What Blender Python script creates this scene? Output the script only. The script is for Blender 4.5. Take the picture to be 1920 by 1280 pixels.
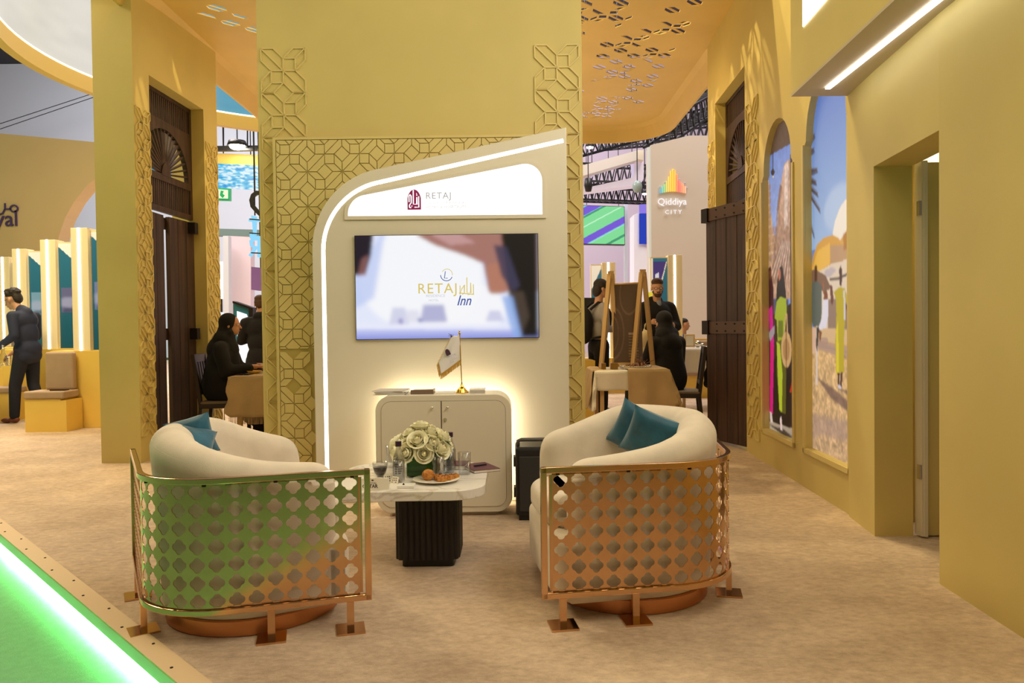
import bpy, bmesh, math, random
import numpy as np
from mathutils import Vector, Matrix
from mathutils.geometry import delaunay_2d_cdt
random.seed(7)
SC = bpy.context.scene
COL = SC.collection
PI = math.pi
for o in list(bpy.data.objects): bpy.data.objects.remove(o)

# ------------------------------------------------------------------ camera
CAM_H = 1.2; FPX = 1400.0
PITCH = math.radians(1.146); ROLL = math.radians(-0.72)
cd = bpy.data.cameras.new('camera'); cam = bpy.data.objects.new('camera', cd); COL.objects.link(cam)
cd.sensor_width = 36.0; cd.sensor_fit = 'HORIZONTAL'; cd.lens = 36.0*FPX/1920.0
cd.clip_start = 0.05; cd.clip_end = 200
cam.matrix_world = Matrix.Translation((0, 0, CAM_H)) @ Matrix.Rotation(PI/2-PITCH, 4, 'X') @ Matrix.Rotation(ROLL, 4, 'Z')
SC.camera = cam
# ------------------------------------------------------------------ colour management and world
SC.view_settings.view_transform = 'Standard'; SC.view_settings.look = 'None'
SC.view_settings.gamma = 1.0; SC.view_settings.use_curve_mapping = False
SC.view_settings.exposure = -0.08
w = bpy.data.worlds.new('hall_ambience'); SC.world = w; w.use_nodes = True
w.node_tree.nodes['Background'].inputs[0].default_value = (1.0, 0.78, 0.50, 1)
w.node_tree.nodes['Background'].inputs[1].default_value = 0.11
WARM = (1.0, 0.78, 0.42); MID = (1.0, 0.86, 0.64); COOL = (0.90, 0.93, 1.0); AMBER = (1.0, 0.66, 0.24)
def area(name, loc, target, size, power, color, size_y=None, spread=PI):
    d = bpy.data.lights.new(name, 'AREA'); d.energy = power; d.color = color; d.size = size
    if size_y: d.shape = 'RECTANGLE'; d.size_y = size_y
    d.spread = spread
    o = bpy.data.objects.new(name, d); COL.objects.link(o); o.location = loc
    o.rotation_euler = (Vector(target)-Vector(loc)).to_track_quat('-Z', 'Y').to_euler(); return o
def spot(name, loc, target, power, color, angle=60, blend=0.4, rad=0.05):
    d = bpy.data.lights.new(name, 'SPOT'); d.energy = power; d.color = color
    d.spot_size = math.radians(angle); d.spot_blend = blend; d.shadow_soft_size = rad
    o = bpy.data.objects.new(name, d); COL.objects.link(o); o.location = loc
    o.rotation_euler = (Vector(target)-Vector(loc)).to_track_quat('-Z', 'Y').to_euler(); return o
# stand lighting: soft warm light from the stand's own high ceiling, above and before the seats
area('lounge_ceiling_light', (0.1, 1.4, 4.3), (-0.1, 4.2, 0.6), 2.6, 52, WARM, 2.2)
area('lounge_left_light', (-3.2, 3.2, 4.6), (-1.8, 5.0, 0.0), 1.6, 30, WARM)
area('aisle_left_light', (-6.0, 6.6, 5.5), (-4.6, 7.0, 0), 1.8, 300, (1.0, 0.80, 0.46))
area('booth_left_light', (-7.4, 8.6, 6.0), (-6.4, 10.5, 0.8), 1.6, 150, (1.0, 0.80, 0.42))
area('under_canopy_fill', (-0.6, 8.6, 4.2), (-0.6, 9.0, 0), 1.4, 55, WARM, 1.6)  # added fill lamp under the canopy, out of view behind the central wall
area('canopy_fill_up', (-0.5, 8.6, 0.9), (-0.5, 8.8, 5), 1.4, 60, (1.0, 0.80, 0.42), 2.0)  # upward fill added behind the central wall, in place of bounced light
area('hall_light_right', (5.5, 15, 11.5), (5.0, 17, 0), 6, 1300, (1.0, 0.90, 0.84), 8)
area('hall_light_far', (1.5, 24, 11.8), (1.5, 30, 3), 10, 1500, (0.92, 0.86, 1.0), 6)
area('hall_wall_left_fill', (-14, 25, 12.4), (-14, 34, 6), 8, 850, (0.92, 0.94, 1.0), 5)  # added fill to brighten the far grey wall
area('hall_light_left', (-9, 17, 11.5), (-8.5, 20, 2), 6, 3200, (1.0, 0.90, 0.80), 8)
spot('canopy_spot_a', (0.3, 7.0, 7.4), (2.25, 6.9, 3.7), 850, (1.0, 0.80, 0.40), 62, 0.6, 0.05)
spot('canopy_spot_c', (0.7, 8.0, 7.8), (2.25, 7.3, 3.9), 850, (1.0, 0.80, 0.40), 62, 0.6, 0.05)
spot('canopy_spot_d', (-0.4, 7.6, 6.6), (2.25, 7.0, 3.5), 700, (1.0, 0.80, 0.40), 62, 0.6, 0.05)
spot('canopy_spot_b', (-1.4, 7.3, 7.2), (-3.3, 7.5, 3.8), 500, (1.0, 0.80, 0.36), 60, 0.5, 0.05)
area('canopy_top_light', (-0.2, 9.2, 9.5), (-0.2, 9.2, 4), 3.0, 420, (1.0, 0.84, 0.5), 4.0)
spot('portal_spot_right', (0.5, 7.2, 4.2), (2.3, 8.4, 3.0), 60, AMBER, 60, 0.8, 0.05)

# ------------------------------------------------------------------ helpers
_f = Vector((0, math.cos(PITCH), -math.sin(PITCH))); _u0 = Vector((1, 0, 0)).cross(_f)
_c, _s = math.cos(ROLL), math.sin(ROLL)
_r = Vector((1, 0, 0))*_c + _u0*_s; _u = -Vector((1, 0, 0))*_s + _u0*_c
def ray(x, y): return _f + _r*((x-960)/FPX) - _u*((y-640)/FPX)
def P(x, y, Y):
    d = ray(x, y); d = d/d.y*Y; return Vector((d.x, Y, d.z+CAM_H))
def FL(x, y, z=0.0):
    d = ray(x, y); d = d*((z-CAM_H)/d.z); return Vector((d.x, d.y, z))
def lin(c):
    return tuple(((v/255.0)/12.92 if v/255.0 <= 0.04045 else ((v/255.0+0.055)/1.055)**2.4) for v in c[:3])
def hexc(r, g, b): return lin((r, g, b))

def tag(o, label=None, cat=None, group=None, kind=None):
    if label: o['label'] = label
    if cat: o['category'] = cat
    if group: o['group'] = group
    if kind: o['kind'] = kind
    return o
def thing(name, label, cat, loc=(0, 0, 0), rz=0.0, group=None, kind=None):
    o = bpy.data.objects.new(name, None); COL.objects.link(o); o.empty_display_size = 0.1
    o.location = loc; o.rotation_euler = (0, 0, rz)
    return tag(o, label, cat, group, kind)
def root_loc(p):
    v = Vector((0, 0, 0))
    while p is not None: v += p.location; p = p.parent
    return v
def copy_tree(o, parent=None):
    c = o.copy(); COL.objects.link(c); c.parent = parent
    for ch in list(o.children): copy_tree(ch, c)
    return c

class MB:
    def __init__(s): s.v = []; s.f = []; s.sm = []
    def add(s, vs, fs, smooth=False):
        b = len(s.v); s.v += [tuple(p) for p in vs]; s.f += [tuple(i+b for i in f) for f in fs]; s.sm += [smooth]*len(fs); return s
    def box(s, x0, x1, y0, y1, z0, z1, M=None):
        vs = [Vector(p) for p in ((x0,y0,z0),(x1,y0,z0),(x1,y1,z0),(x0,y1,z0),(x0,y0,z1),(x1,y0,z1),(x1,y1,z1),(x0,y1,z1))]
        if M is not None: vs = [M @ p for p in vs]
        return s.add(vs, [(0,3,2,1),(4,5,6,7),(0,1,5,4),(1,2,6,5),(2,3,7,6),(3,0,4,7)])
    def bar(s, p, q, w, h=None, up=(0, 0, 1)):
        p = Vector(p); q = Vector(q); h = h or w; d = (q-p); L = d.length
        if L < 1e-6: return s
        d.normalize(); u = Vector(up)
        if abs(d.dot(u)) > 0.99: u = Vector((0, 1, 0))
        a = d.cross(u).normalized(); b = a.cross(d)
        vs = []
        for c in (p, q):
            for i, j in ((-1,-1),(1,-1),(1,1),(-1,1)): vs.append(c + a*(i*w/2) + b*(j*h/2))
        return s.add(vs, [(0,3,2,1),(4,5,6,7),(0,1,5,4),(1,2,6,5),(2,3,7,6),(3,0,4,7)])
    def cyl(s, p, q, r0, r1=None, n=16, caps=True):
        r1 = r0 if r1 is None else r1; p = Vector(p); q = Vector(q); d = (q-p).normalized()
        u = Vector((0, 0, 1)) if abs(d.z) < 0.9 else Vector((1, 0, 0))
        a = d.cross(u).normalized(); b = d.cross(a)
        vs = [c + (a*math.cos(2*PI*i/n) + b*math.sin(2*PI*i/n))*r for c, r in ((p, r0), (q, r1)) for i in range(n)]
        s.add(vs, [(i, (i+1) % n, n+(i+1) % n, n+i) for i in range(n)], True)
        if caps: s.add(vs[:n], [tuple(range(n))]); s.add(vs[n:], [tuple(range(n-1, -1, -1))])
        return s
    def lathe(s, prof, n=24, c=(0, 0, 0), closed=False, smooth=True):
        c = Vector(c); vs = []; m = len(prof)
        for i in range(n):
            a = 2*PI*i/n
            for r, z in prof: vs.append(c + Vector((r*math.cos(a), r*math.sin(a), z)))
        fs = []
        for i in range(n):
            j = (i+1) % n
            for k in range(m if closed else m-1):
                k2 = (k+1) % m
                fs.append((i*m+k, j*m+k, j*m+k2, i*m+k2))
        s.add(vs, fs, smooth)
        if not closed:
            if prof[0][0] > 1e-5: s.add([vs[i*m] for i in range(n)], [tuple(range(n-1, -1, -1))])
            if prof[-1][0] > 1e-5: s.add([vs[i*m+m-1] for i in range(n)], [tuple(range(n))])
        return s
    def tube(s, pts, r, n=8, closed=False, radii=None):
        pts = [Vector(p) for p in pts]; N = len(pts); rings = []; prev = None
        for i in range(N):
            if closed: t = pts[(i+1) % N]-pts[i-1]
            else: t = pts[min(i+1, N-1)]-pts[max(i-1, 0)]
            t.normalize()
            if prev is None:
                u = Vector((0, 0, 1)) if abs(t.z) < 0.9 else Vector((1, 0, 0)); a = t.cross(u).normalized()
            else: a = (prev - t*prev.dot(t)).normalized()
            prev = a; b = t.cross(a); rr = radii[i] if radii else r
            rings += [pts[i] + (a*math.cos(2*PI*k/n+PI/n)+b*math.sin(2*PI*k/n+PI/n))*rr for k in range(n)]
        fs = []
        for i in range(N if closed else N-1):
            j = (i+1) % N
            fs += [(i*n+k, i*n+(k+1) % n, j*n+(k+1) % n, j*n+k) for k in range(n)]
        if not closed: fs += [tuple(range(n-1, -1, -1)), tuple((N-1)*n+k for k in range(n))]
        return s.add(rings, fs, n > 5)
    def prism(s, poly, a, b, fn):
        """poly: 2-D outline; fn(x, y, d) -> world point; a, b the two depths"""
        n = len(poly); vs = [fn(x, y, a) for x, y in poly]+[fn(x, y, b) for x, y in poly]
        return s.add(vs, [tuple(range(n)), tuple(range(2*n-1, n-1, -1))]+[(i, n+i, n+(i+1) % n, (i+1) % n) for i in range(n)])
    def ellipsoid(s, c, r, n=14, m=9, M=None):
        vs = [Vector((0, 0, 1))]
        for j in range(1, m):
            t = PI*j/m
            for i in range(n): vs.append(Vector((math.sin(t)*math.cos(2*PI*i/n), math.sin(t)*math.sin(2*PI*i/n), math.cos(t))))
        vs.append(Vector((0, 0, -1)))
        vs = [Vector((p.x*r[0], p.y*r[1], p.z*r[2])) for p in vs]
        if M is not None: vs = [M @ p for p in vs]
        vs = [p+Vector(c) for p in vs]; fs = [(0, 1+i, 1+(i+1) % n) for i in range(n)]
        for j in range(m-2):
            fs += [(1+j*n+i, 1+(j+1)*n+i, 1+(j+1)*n+(i+1) % n, 1+j*n+(i+1) % n) for i in range(n)]
        L = len(vs)-1; fs += [(L, 1+(m-2)*n+(i+1) % n, 1+(m-2)*n+i) for i in range(n)]
        return s.add(vs, fs, True)
    def grid(s, fn, nu, nv, cu=False, cv=False, smooth=True):
        U = nu if cu else nu+1; V = nv if cv else nv+1
        vs = [fn(i/nu, j/nv) for i in range(U) for j in range(V)]
        fs = [(i*V+j, ((i+1) % U)*V+j, ((i+1) % U)*V+(j+1) % V, i*V+(j+1) % V) for i in range(nu) for j in range(nv)]
        return s.add(vs, fs, smooth)
    def mesh(s, name, off=Vector((0, 0, 0))):
        me = bpy.data.meshes.new(name)
        me.from_pydata([(p[0]-off[0], p[1]-off[1], p[2]-off[2]) for p in s.v], [], s.f)
        me.polygons.foreach_set('use_smooth', s.sm); me.update(); return me
    def build(s, name, mat, parent=None, bevel=0, seg=2, sharp=None, solid=0, subsurf=0, fixn=True):
        if parent is None:
            xs = [p[0] for p in s.v]; ys = [p[1] for p in s.v]; zs = [p[2] for p in s.v]
            off = Vector(((min(xs)+max(xs))/2, (min(ys)+max(ys))/2, min(zs)))
        else: off = root_loc(parent)
        me = s.mesh(name, off)
        if fixn:
            bm = bmesh.new(); bm.from_mesh(me); bmesh.ops.recalc_face_normals(bm, faces=bm.faces); bm.to_mesh(me); bm.free()
        if sharp is not None: me.set_sharp_from_angle(angle=math.radians(sharp))
        if mat: me.materials.append(mat)
        o = bpy.data.objects.new(name, me); COL.objects.link(o)
        if parent is None: o.location = off
        else: o.parent = parent
        if solid:
            m = o.modifiers.new('solid', 'SOLIDIFY'); m.thickness = solid; m.offset = 0
        if bevel:
            m = o.modifiers.new('bevel', 'BEVEL'); m.width = bevel; m.segments = seg; m.limit_method = 'ANGLE'; m.angle_limit = math.radians(40)
        if subsurf:
            m = o.modifiers.new('subdivision', 'SUBSURF'); m.levels = subsurf; m.render_levels = subsurf
        return o
def again(o, parent=None, loc=None, rot=None, scale=None, name=None):
    c = o.copy(); COL.objects.link(c)
    if parent is not None: c.parent = parent
    if loc is not None: c.location = loc
    if rot is not None: c.rotation_euler = rot
    if scale is not None: c.scale = scale
    return c

def fillet(poly, radii, n=10):
    out = []; N = len(poly)
    for i, p in enumerate(poly):
        r = radii[i]; p = Vector(p)
        if not r: out.append((p.x, p.y)); continue
        a = (Vector(poly[i-1])-p).normalized(); b = (Vector(poly[(i+1) % N])-p).normalized()
        ang = a.angle(b); t = r/math.tan(ang/2); c = p+(a+b).normalized()*(r/math.sin(ang/2))
        s0 = p+a*t-c; s1 = p+b*t-c; a0 = math.atan2(s0.y, s0.x); a1 = math.atan2(s1.y, s1.x); d = (a1-a0+PI) % (2*PI)-PI
        for k in range(n+1):
            q = a0+d*k/n; out.append((c.x+r*math.cos(q), c.y+r*math.sin(q)))
    return out
def ribbon(mb, pts, w_, d0, d1, fn):
    A, B = [], []
    for i in range(len(pts)):
        a = Vector(pts[max(0, i-1)]); b = Vector(pts[min(len(pts)-1, i+1)]); t = (b-a).normalized(); n = Vector((-t.y, t.x)); k = 1.0
        if 0 < i < len(pts)-1:
            e = (Vector(pts[i])-a).normalized(); k = 1/max(.6, abs(n.dot(Vector((-e.y, e.x)))))
        A.append(Vector(pts[i])+n*w_/2*k); B.append(Vector(pts[i])-n*w_/2*k)
    n = len(pts); vs = [fn(v.x, v.y, d0) for v in A]+[fn(v.x, v.y, d0) for v in B]+[fn(v.x, v.y, d1) for v in A]+[fn(v.x, v.y, d1) for v in B]; fs = []
    for i in range(n-1):
        j = i+1; fs += [(i, j, n+j, n+i), (2*n+i, 3*n+i, 3*n+j, 2*n+j), (i, 2*n+i, 2*n+j, j), (n+i, n+j, 3*n+j, 3*n+i)]
    fs += [(0, n, 3*n, 2*n), (n-1, 3*n-1, 4*n-1, 2*n-1)]
    return mb.add(vs, fs)
def offset_poly(poly, d):
    """inward offset for a clockwise or counter-clockwise outline"""
    N = len(poly); A = sum(poly[i-1][0]*poly[i][1]-poly[i][0]*poly[i-1][1] for i in range(N)); sg = 1 if A > 0 else -1; out = []
    for i in range(N):
        p0 = Vector(poly[i-1]); p1 = Vector(poly[i]); p2 = Vector(poly[(i+1) % N])
        e1 = (p1-p0); e2 = (p2-p1)
        e1 = e1.normalized() if e1.length > 1e-9 else e2.normalized(); e2 = e2.normalized() if e2.length > 1e-9 else e1
        n1 = Vector((-e1.y, e1.x))*sg; n2 = Vector((-e2.y, e2.x))*sg; nn = (n1+n2).normalized()
        k = d/max(0.3, nn.dot(n1)); out.append((p1.x+nn.x*k, p1.y+nn.y*k))
    return out
def ring_prism(mb, outer, inner, a, b, fn):
    n = len(outer); O0 = [fn(x, y, a) for x, y in outer]; I0 = [fn(x, y, a) for x, y in inner]
    O1 = [fn(x, y, b) for x, y in outer]; I1 = [fn(x, y, b) for x, y in inner]
    fs = []
    for i in range(n):
        j = (i+1) % n
        fs += [(i, j, n+j, n+i), (2*n+i, 3*n+i, 3*n+j, 2*n+j), (i, 2*n+i, 2*n+j, j), (n+i, n+j, 3*n+j, 3*n+i)]
    return mb.add(O0+I0+O1+I1, fs)
def clip_rect(poly, x0, x1, y0, y1):
    for ax, lim, sg in ((0, x0, 1), (0, x1, -1), (1, y0, 1), (1, y1, -1)):
        out = []
        for i in range(len(poly)):
            a = poly[i-1]; b = poly[i]; da = (a[ax]-lim)*sg; db = (b[ax]-lim)*sg
            if (da >= 0) != (db >= 0):
                t = da/(da-db); out.append((a[0]+(b[0]-a[0])*t, a[1]+(b[1]-a[1])*t))
            if db >= 0: out.append(b)
        poly = out
        if len(poly) < 3: return []
    return poly
def smooth01(t): t = max(0, min(1, t)); return t*t*(3-2*t)

# ------------------------------------------------------------------ materials
def mat(name, col, rough=0.6, metal=0.0, emit=None, es=0.0, var=0.0, vs=6.0, bump=0.0, bs=60.0, col2=None, trans=0.0, ior=1.45, alpha=1.0, coat=0.0, sheen=0.0, stretch=(1, 1, 1), spec=0.5, detail=3.0, wide=0.3):
    m = bpy.data.materials.new(name); m.use_nodes = True; nt = m.node_tree; N = nt.nodes; L = nt.links
    b = N['Principled BSDF']; b.inputs['Base Color'].default_value = (*col, 1); b.inputs['Roughness'].default_value = rough
    b.inputs['Metallic'].default_value = metal; b.inputs['Specular IOR Level'].default_value = spec
    b.inputs['Transmission Weight'].default_value = trans; b.inputs['IOR'].default_value = ior; b.inputs['Alpha'].default_value = alpha
    b.inputs['Coat Weight'].default_value = coat; b.inputs['Sheen Weight'].default_value = sheen
    if emit: b.inputs['Emission Color'].default_value = (*emit, 1); b.inputs['Emission Strength'].default_value = es
    if var or col2 or bump:
        tc = N.new('ShaderNodeTexCoord'); mp = N.new('ShaderNodeMapping'); mp.inputs['Scale'].default_value = stretch
        L.new(tc.outputs['Object'], mp.inputs['Vector'])
    if var or col2:
        nz = N.new('ShaderNodeTexNoise'); nz.inputs['Scale'].default_value = vs; nz.inputs['Detail'].default_value = detail
        L.new(mp.outputs['Vector'], nz.inputs['Vector'])
        rp = N.new('ShaderNodeValToRGB'); rp.color_ramp.elements[0].position = 0.5-wide/2; rp.color_ramp.elements[1].position = 0.5+wide/2
        c2 = col2 if col2 else tuple(min(1, c*(1+var)) for c in col)
        c1 = col if col2 else tuple(c*(1-var) for c in col)
        rp.color_ramp.elements[0].color = (*c1, 1); rp.color_ramp.elements[1].color = (*c2, 1)
        L.new(nz.outputs['Fac'], rp.inputs['Fac']); L.new(rp.outputs['Color'], b.inputs['Base Color'])
    if bump:
        n2 = N.new('ShaderNodeTexNoise'); n2.inputs['Scale'].default_value = bs; n2.inputs['Detail'].default_value = 4
        L.new(mp.outputs['Vector'], n2.inputs['Vector'])
        bp = N.new('ShaderNodeBump'); bp.inputs['Strength'].default_value = bump; bp.inputs['Distance'].default_value = 0.01
        L.new(n2.outputs['Fac'], bp.inputs['Height']); L.new(bp.outputs['Normal'], b.inputs['Normal'])
    return m
def glow(name, col, s):
    m = bpy.data.materials.new(name); m.use_nodes = True; N = m.node_tree.nodes; N.remove(N['Principled BSDF'])
    e = N.new('ShaderNodeEmission'); e.inputs[0].default_value = (*col, 1); e.inputs[1].default_value = s
    m.node_tree.links.new(e.outputs[0], N['Material Output'].inputs[0]); return m
def picture_mat(name, emit=1.0, rough=0.3, base=0.6):
    m = bpy.data.materials.new(name); m.use_nodes = True; nt = m.node_tree; b = nt.nodes['Principled BSDF']
    a = nt.nodes.new('ShaderNodeAttribute'); a.attribute_name = 'Col'
    b.inputs['Roughness'].default_value = rough
    if base > 0:
        mx = nt.nodes.new('ShaderNodeMix'); mx.data_type = 'RGBA'; mx.blend_type = 'MULTIPLY'; mx.inputs[0].default_value = 1
        mx.inputs[7].default_value = (base, base, base, 1); nt.links.new(a.outputs['Color'], mx.inputs[6]); nt.links.new(mx.outputs[2], b.inputs['Base Color'])
    else: b.inputs['Base Color'].default_value = (0.01, 0.01, 0.01, 1)
    if emit > 0:
        nt.links.new(a.outputs['Color'], b.inputs['Emission Color']); b.inputs['Emission Strength'].default_value = emit
    return m

M = {}
M['gold_wall'] = mat('gold_wall_paint', (0.64, 0.515, 0.185), 0.55, var=0.05, vs=1.3, bump=0.05, bs=180)
M['gold_tile'] = mat('gold_tile_paint', (0.69, 0.56, 0.22), 0.5, var=0.04, vs=2)
M['gold_dark'] = mat('gold_recess_paint', (0.50, 0.40, 0.12), 0.6)
M['canopy'] = mat('canopy_gold', (0.70, 0.49, 0.15), 0.5, var=0.05, vs=1.2)
M['white_panel'] = mat('cream_lacquer', (0.74, 0.68, 0.56), 0.35, var=0.02, vs=1.5)
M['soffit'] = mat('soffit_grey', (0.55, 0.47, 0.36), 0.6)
M['upholstery'] = mat('cream_velvet', (0.70, 0.61, 0.50), 0.85, var=0.06, vs=9, bump=0.12, bs=260, sheen=0.3)
M['bronze'] = mat('rose_bronze_metal', (0.66, 0.40, 0.22), 0.16, 1.0)
M['bronze_sheet'] = mat('rose_bronze_sheet', (0.60, 0.36, 0.20), 0.17, 1.0, bump=0.03, bs=8)
M['copper_base'] = mat('copper_plinth', (0.62, 0.27, 0.11), 0.3, 0.9)
M['teal_velvet'] = mat('teal_velvet', (0.006, 0.095, 0.17), 0.6, var=0.25, vs=9, sheen=0.4, bump=0.2, bs=40)
M['led'] = glow('led_white', (1.0, 0.95, 0.84), 9.0)
M['led_halo'] = glow('led_halo_warm', (1.0, 0.86, 0.58), 11.0)
M['lightbox'] = glow('lightbox_white', (1.0, 0.99, 0.98), 1.5)
M['green_led'] = glow('green_led', (0.32, 1.0, 0.42), 230.0)
M['black'] = mat('black_plastic', (0.012, 0.012, 0.014), 0.4)
M['black_wood'] = mat('black_fluted_wood', (0.012, 0.010, 0.010), 0.45)
M['wood'] = mat('dark_stained_wood', (0.026, 0.012, 0.008), 0.5, col2=(0.070, 0.032, 0.020), vs=2.2, bump=0.25, bs=40, stretch=(9, 9, 0.5), detail=8)
M['iron'] = mat('brown_iron_strap', (0.10, 0.06, 0.05), 0.45, 0.4)
M['iron_dark'] = mat('dark_iron', (0.02, 0.013, 0.012), 0.5, 0.5)
M['pale_wood'] = mat('pale_pine_wood', (0.62, 0.42, 0.20), 0.5, col2=(0.50, 0.32, 0.14), vs=4, stretch=(1, 1, 0.2))
M['chrome'] = mat('chrome', (0.8, 0.78, 0.74), 0.15, 1.0)
M['brass'] = mat('polished_brass', (0.95, 0.62, 0.12), 0.15, 1.0)
def thin_glass(name, tint=(1, 1, 1), edge=0.55, base=0.06):
    m = bpy.data.materials.new(name); m.use_nodes = True; N = m.node_tree.nodes; L = m.node_tree.links; N.remove(N['Principled BSDF'])
    t = N.new('ShaderNodeBsdfTransparent'); t.inputs[0].default_value = (*tint, 1); g = N.new('ShaderNodeBsdfGlossy'); g.inputs['Roughness'].default_value = 0.03
    lw = N.new('ShaderNodeLayerWeight'); lw.inputs[0].default_value = 0.35; mp = N.new('ShaderNodeMapRange'); mp.inputs[3].default_value = base; mp.inputs[4].default_value = edge
    L.new(lw.outputs['Facing'], mp.inputs[0]); mx = N.new('ShaderNodeMixShader'); L.new(mp.outputs[0], mx.inputs[0]); L.new(t.outputs[0], mx.inputs[1]); L.new(g.outputs[0], mx.inputs[2])
    L.new(mx.outputs[0], N['Material Output'].inputs[0]); return m
M['glass'] = thin_glass('clear_glass', (0.93, 0.93, 0.93), 0.40, 0.02)
M['black_cloth'] = mat('black_cloth', (0.006, 0.005, 0.006), 0.9)
M['skin'] = mat('skin', (0.50, 0.26, 0.16), 0.5)
M['hair'] = mat('dark_hair', (0.018, 0.011, 0.008), 0.7, bump=0.6, bs=90)
M['white_gloss'] = mat('white_gloss', (0.82, 0.80, 0.76), 0.3)
def carpet_mat():
    m = mat('beige_carpet', (0.60, 0.45, 0.33), 0.95, bump=0.5, bs=260, sheen=0.2); nt = m.node_tree; N = nt.nodes; L = nt.links
    b = N['Principled BSDF']; tc = N['Texture Coordinate']
    def noise(sc, det, stretch=(1, 1, 1), rough=0.6):
        mp = N.new('ShaderNodeMapping'); mp.inputs['Scale'].default_value = stretch; L.new(tc.outputs['Object'], mp.inputs[0])
        n = N.new('ShaderNodeTexNoise'); n.inputs['Scale'].default_value = sc; n.inputs['Detail'].default_value = det; n.inputs['Roughness'].default_value = rough
        L.new(mp.outputs[0], n.inputs['Vector']); return n.outputs['Fac']
    a = N.new('ShaderNodeMath'); a.operation = 'MULTIPLY_ADD'; a.inputs[1].default_value = 0.6; L.new(noise(2.2, 6, (0.9, 1.1, 1)), a.inputs[0]); L.new(noise(22, 6, (0.8, 1.25, 1), 0.8), a.inputs[2])
    rp = N.new('ShaderNodeValToRGB'); e = rp.color_ramp.elements
    e[0].position = 0.62; e[0].color = (0.43, 0.30, 0.20, 1); e[1].position = 0.98; e[1].color = (0.72, 0.55, 0.39, 1)
    L.new(a.outputs[0], rp.inputs[0]); L.new(rp.outputs[0], b.inputs['Base Color'])
    return m
M['carpet'] = carpet_mat()
# ================================================================== pattern geometry
def star_pieces(s, flip=False):
    """one 2s x 2s unit (y down) of the eight-ray star pattern: list of polygons"""
    k = 0.45; L = []
    def hexq(ox, oy, sx, sy):   # quadrant running from the far corner to the star point
        A = lambda x, y: (ox+sx*x, oy+sy*y)
        L.append([A(0, 0), A(1-k, 0), A(1, k), A(1, 1)]); L.append([A(0, 0), A(1, 1), A(k, 1), A(0, 1-k)])
    hexq(0, 0, 1, 1); hexq(2, 2, -1, -1)
    def cube(ox, oy, sx, sy):   # corner (0,0) is the star point, (1,1) the far corner
        A = lambda x, y: (ox+sx*x, oy+sy*y)
        L.append([A(0, 0), A(.55, 0), A(.55, .55), A(0, .55)])
        L.append([A(0, .55), A(.55, .55), A(1, 1), A(.45, 1)]); L.append([A(.55, 0), A(1, .45), A(1, 1), A(.55, .55)])
    cube(1, 1, 1, -1); cube(1, 1, -1, 1)
    if flip: L = [[(2-x, y) for x, y in p] for p in L]
    return [[(x*s, y*s) for x, y in p] for p in L]
def diamond(s): return [(0, -.45*s), (.45*s, 0), (0, .45*s), (-.45*s, 0)]
def edges_of(pieces):
    seen = {}
    for p in pieces:
        for i in range(len(p)):
            a = tuple(round(c, 4) for c in p[i-1]); b = tuple(round(c, 4) for c in p[i]); seen[tuple(sorted((a, b)))] = (a, b)
    return list(seen.values())
def lattice_mesh(s, wd, dep, along=1.0):
    """bars of one unit; local x to the right, z up (unit hangs down from 0), y = depth towards the viewer (-y)"""
    mb = MB()
    for a, b in edges_of(star_pieces(s)):
        mb.bar((a[0]*along, -dep/2, -a[1]), (b[0]*along, -dep/2, -b[1]), wd, dep, up=(0, 1, 0))
    return mb
def inside(pt, poly):
    x, y = pt; c = False
    for i in range(len(poly)):
        x1, y1 = poly[i-1]; x2, y2 = poly[i]
        if (y1 > y) != (y2 > y) and x < (x2-x1)*(y-y1)/(y2-y1)+x1: c = not c
    return c
def plate(name, outer, holes, a, b, fn, mt, parent=None, kind='structure'):
    vs = [Vector(p) for p in outer]; ed = [(i, (i+1) % len(outer)) for i in range(len(outer))]; loops = [list(outer)]
    for h in holes:
        k = len(vs); vs += [Vector(p) for p in h]; ed += [(k+i, k+(i+1) % len(h)) for i in range(len(h))]; loops.append(list(h))
    V, E_, F, *_x = delaunay_2d_cdt(vs, ed, [], 1, 1e-6)
    bb = [(min(p[0] for p in h), max(p[0] for p in h), min(p[1] for p in h), max(p[1] for p in h), h) for h in holes]
    keep = []
    for f in F:
        cx = sum(V[i].x for i in f)/len(f); cy = sum(V[i].y for i in f)/len(f)
        if not inside((cx, cy), outer): continue
        if any(x0 < cx < x1 and y0 < cy < y1 and inside((cx, cy), h) for x0, x1, y0, y1, h in bb): continue
        keep.append(tuple(f))
    mb = MB()
    mb.add([fn(p.x, p.y, a) for p in V], keep); mb.add([fn(p.x, p.y, b) for p in V], keep)
    for lp in loops:
        n = len(lp); mb.add([fn(x, y, a) for x, y in lp]+[fn(x, y, b) for x, y in lp], [(i, (i+1) % n, n+(i+1) % n, n+i) for i in range(n)])
    o = mb.build(name, mt, parent, fixn=False); me = o.data
    bm = bmesh.new(); bm.from_mesh(me); bmesh.ops.remove_doubles(bm, verts=bm.verts, dist=1e-5); bmesh.ops.recalc_face_normals(bm, faces=bm.faces); bm.to_mesh(me); bm.free()
    if kind and parent is None: o['kind'] = kind
    return o

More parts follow.
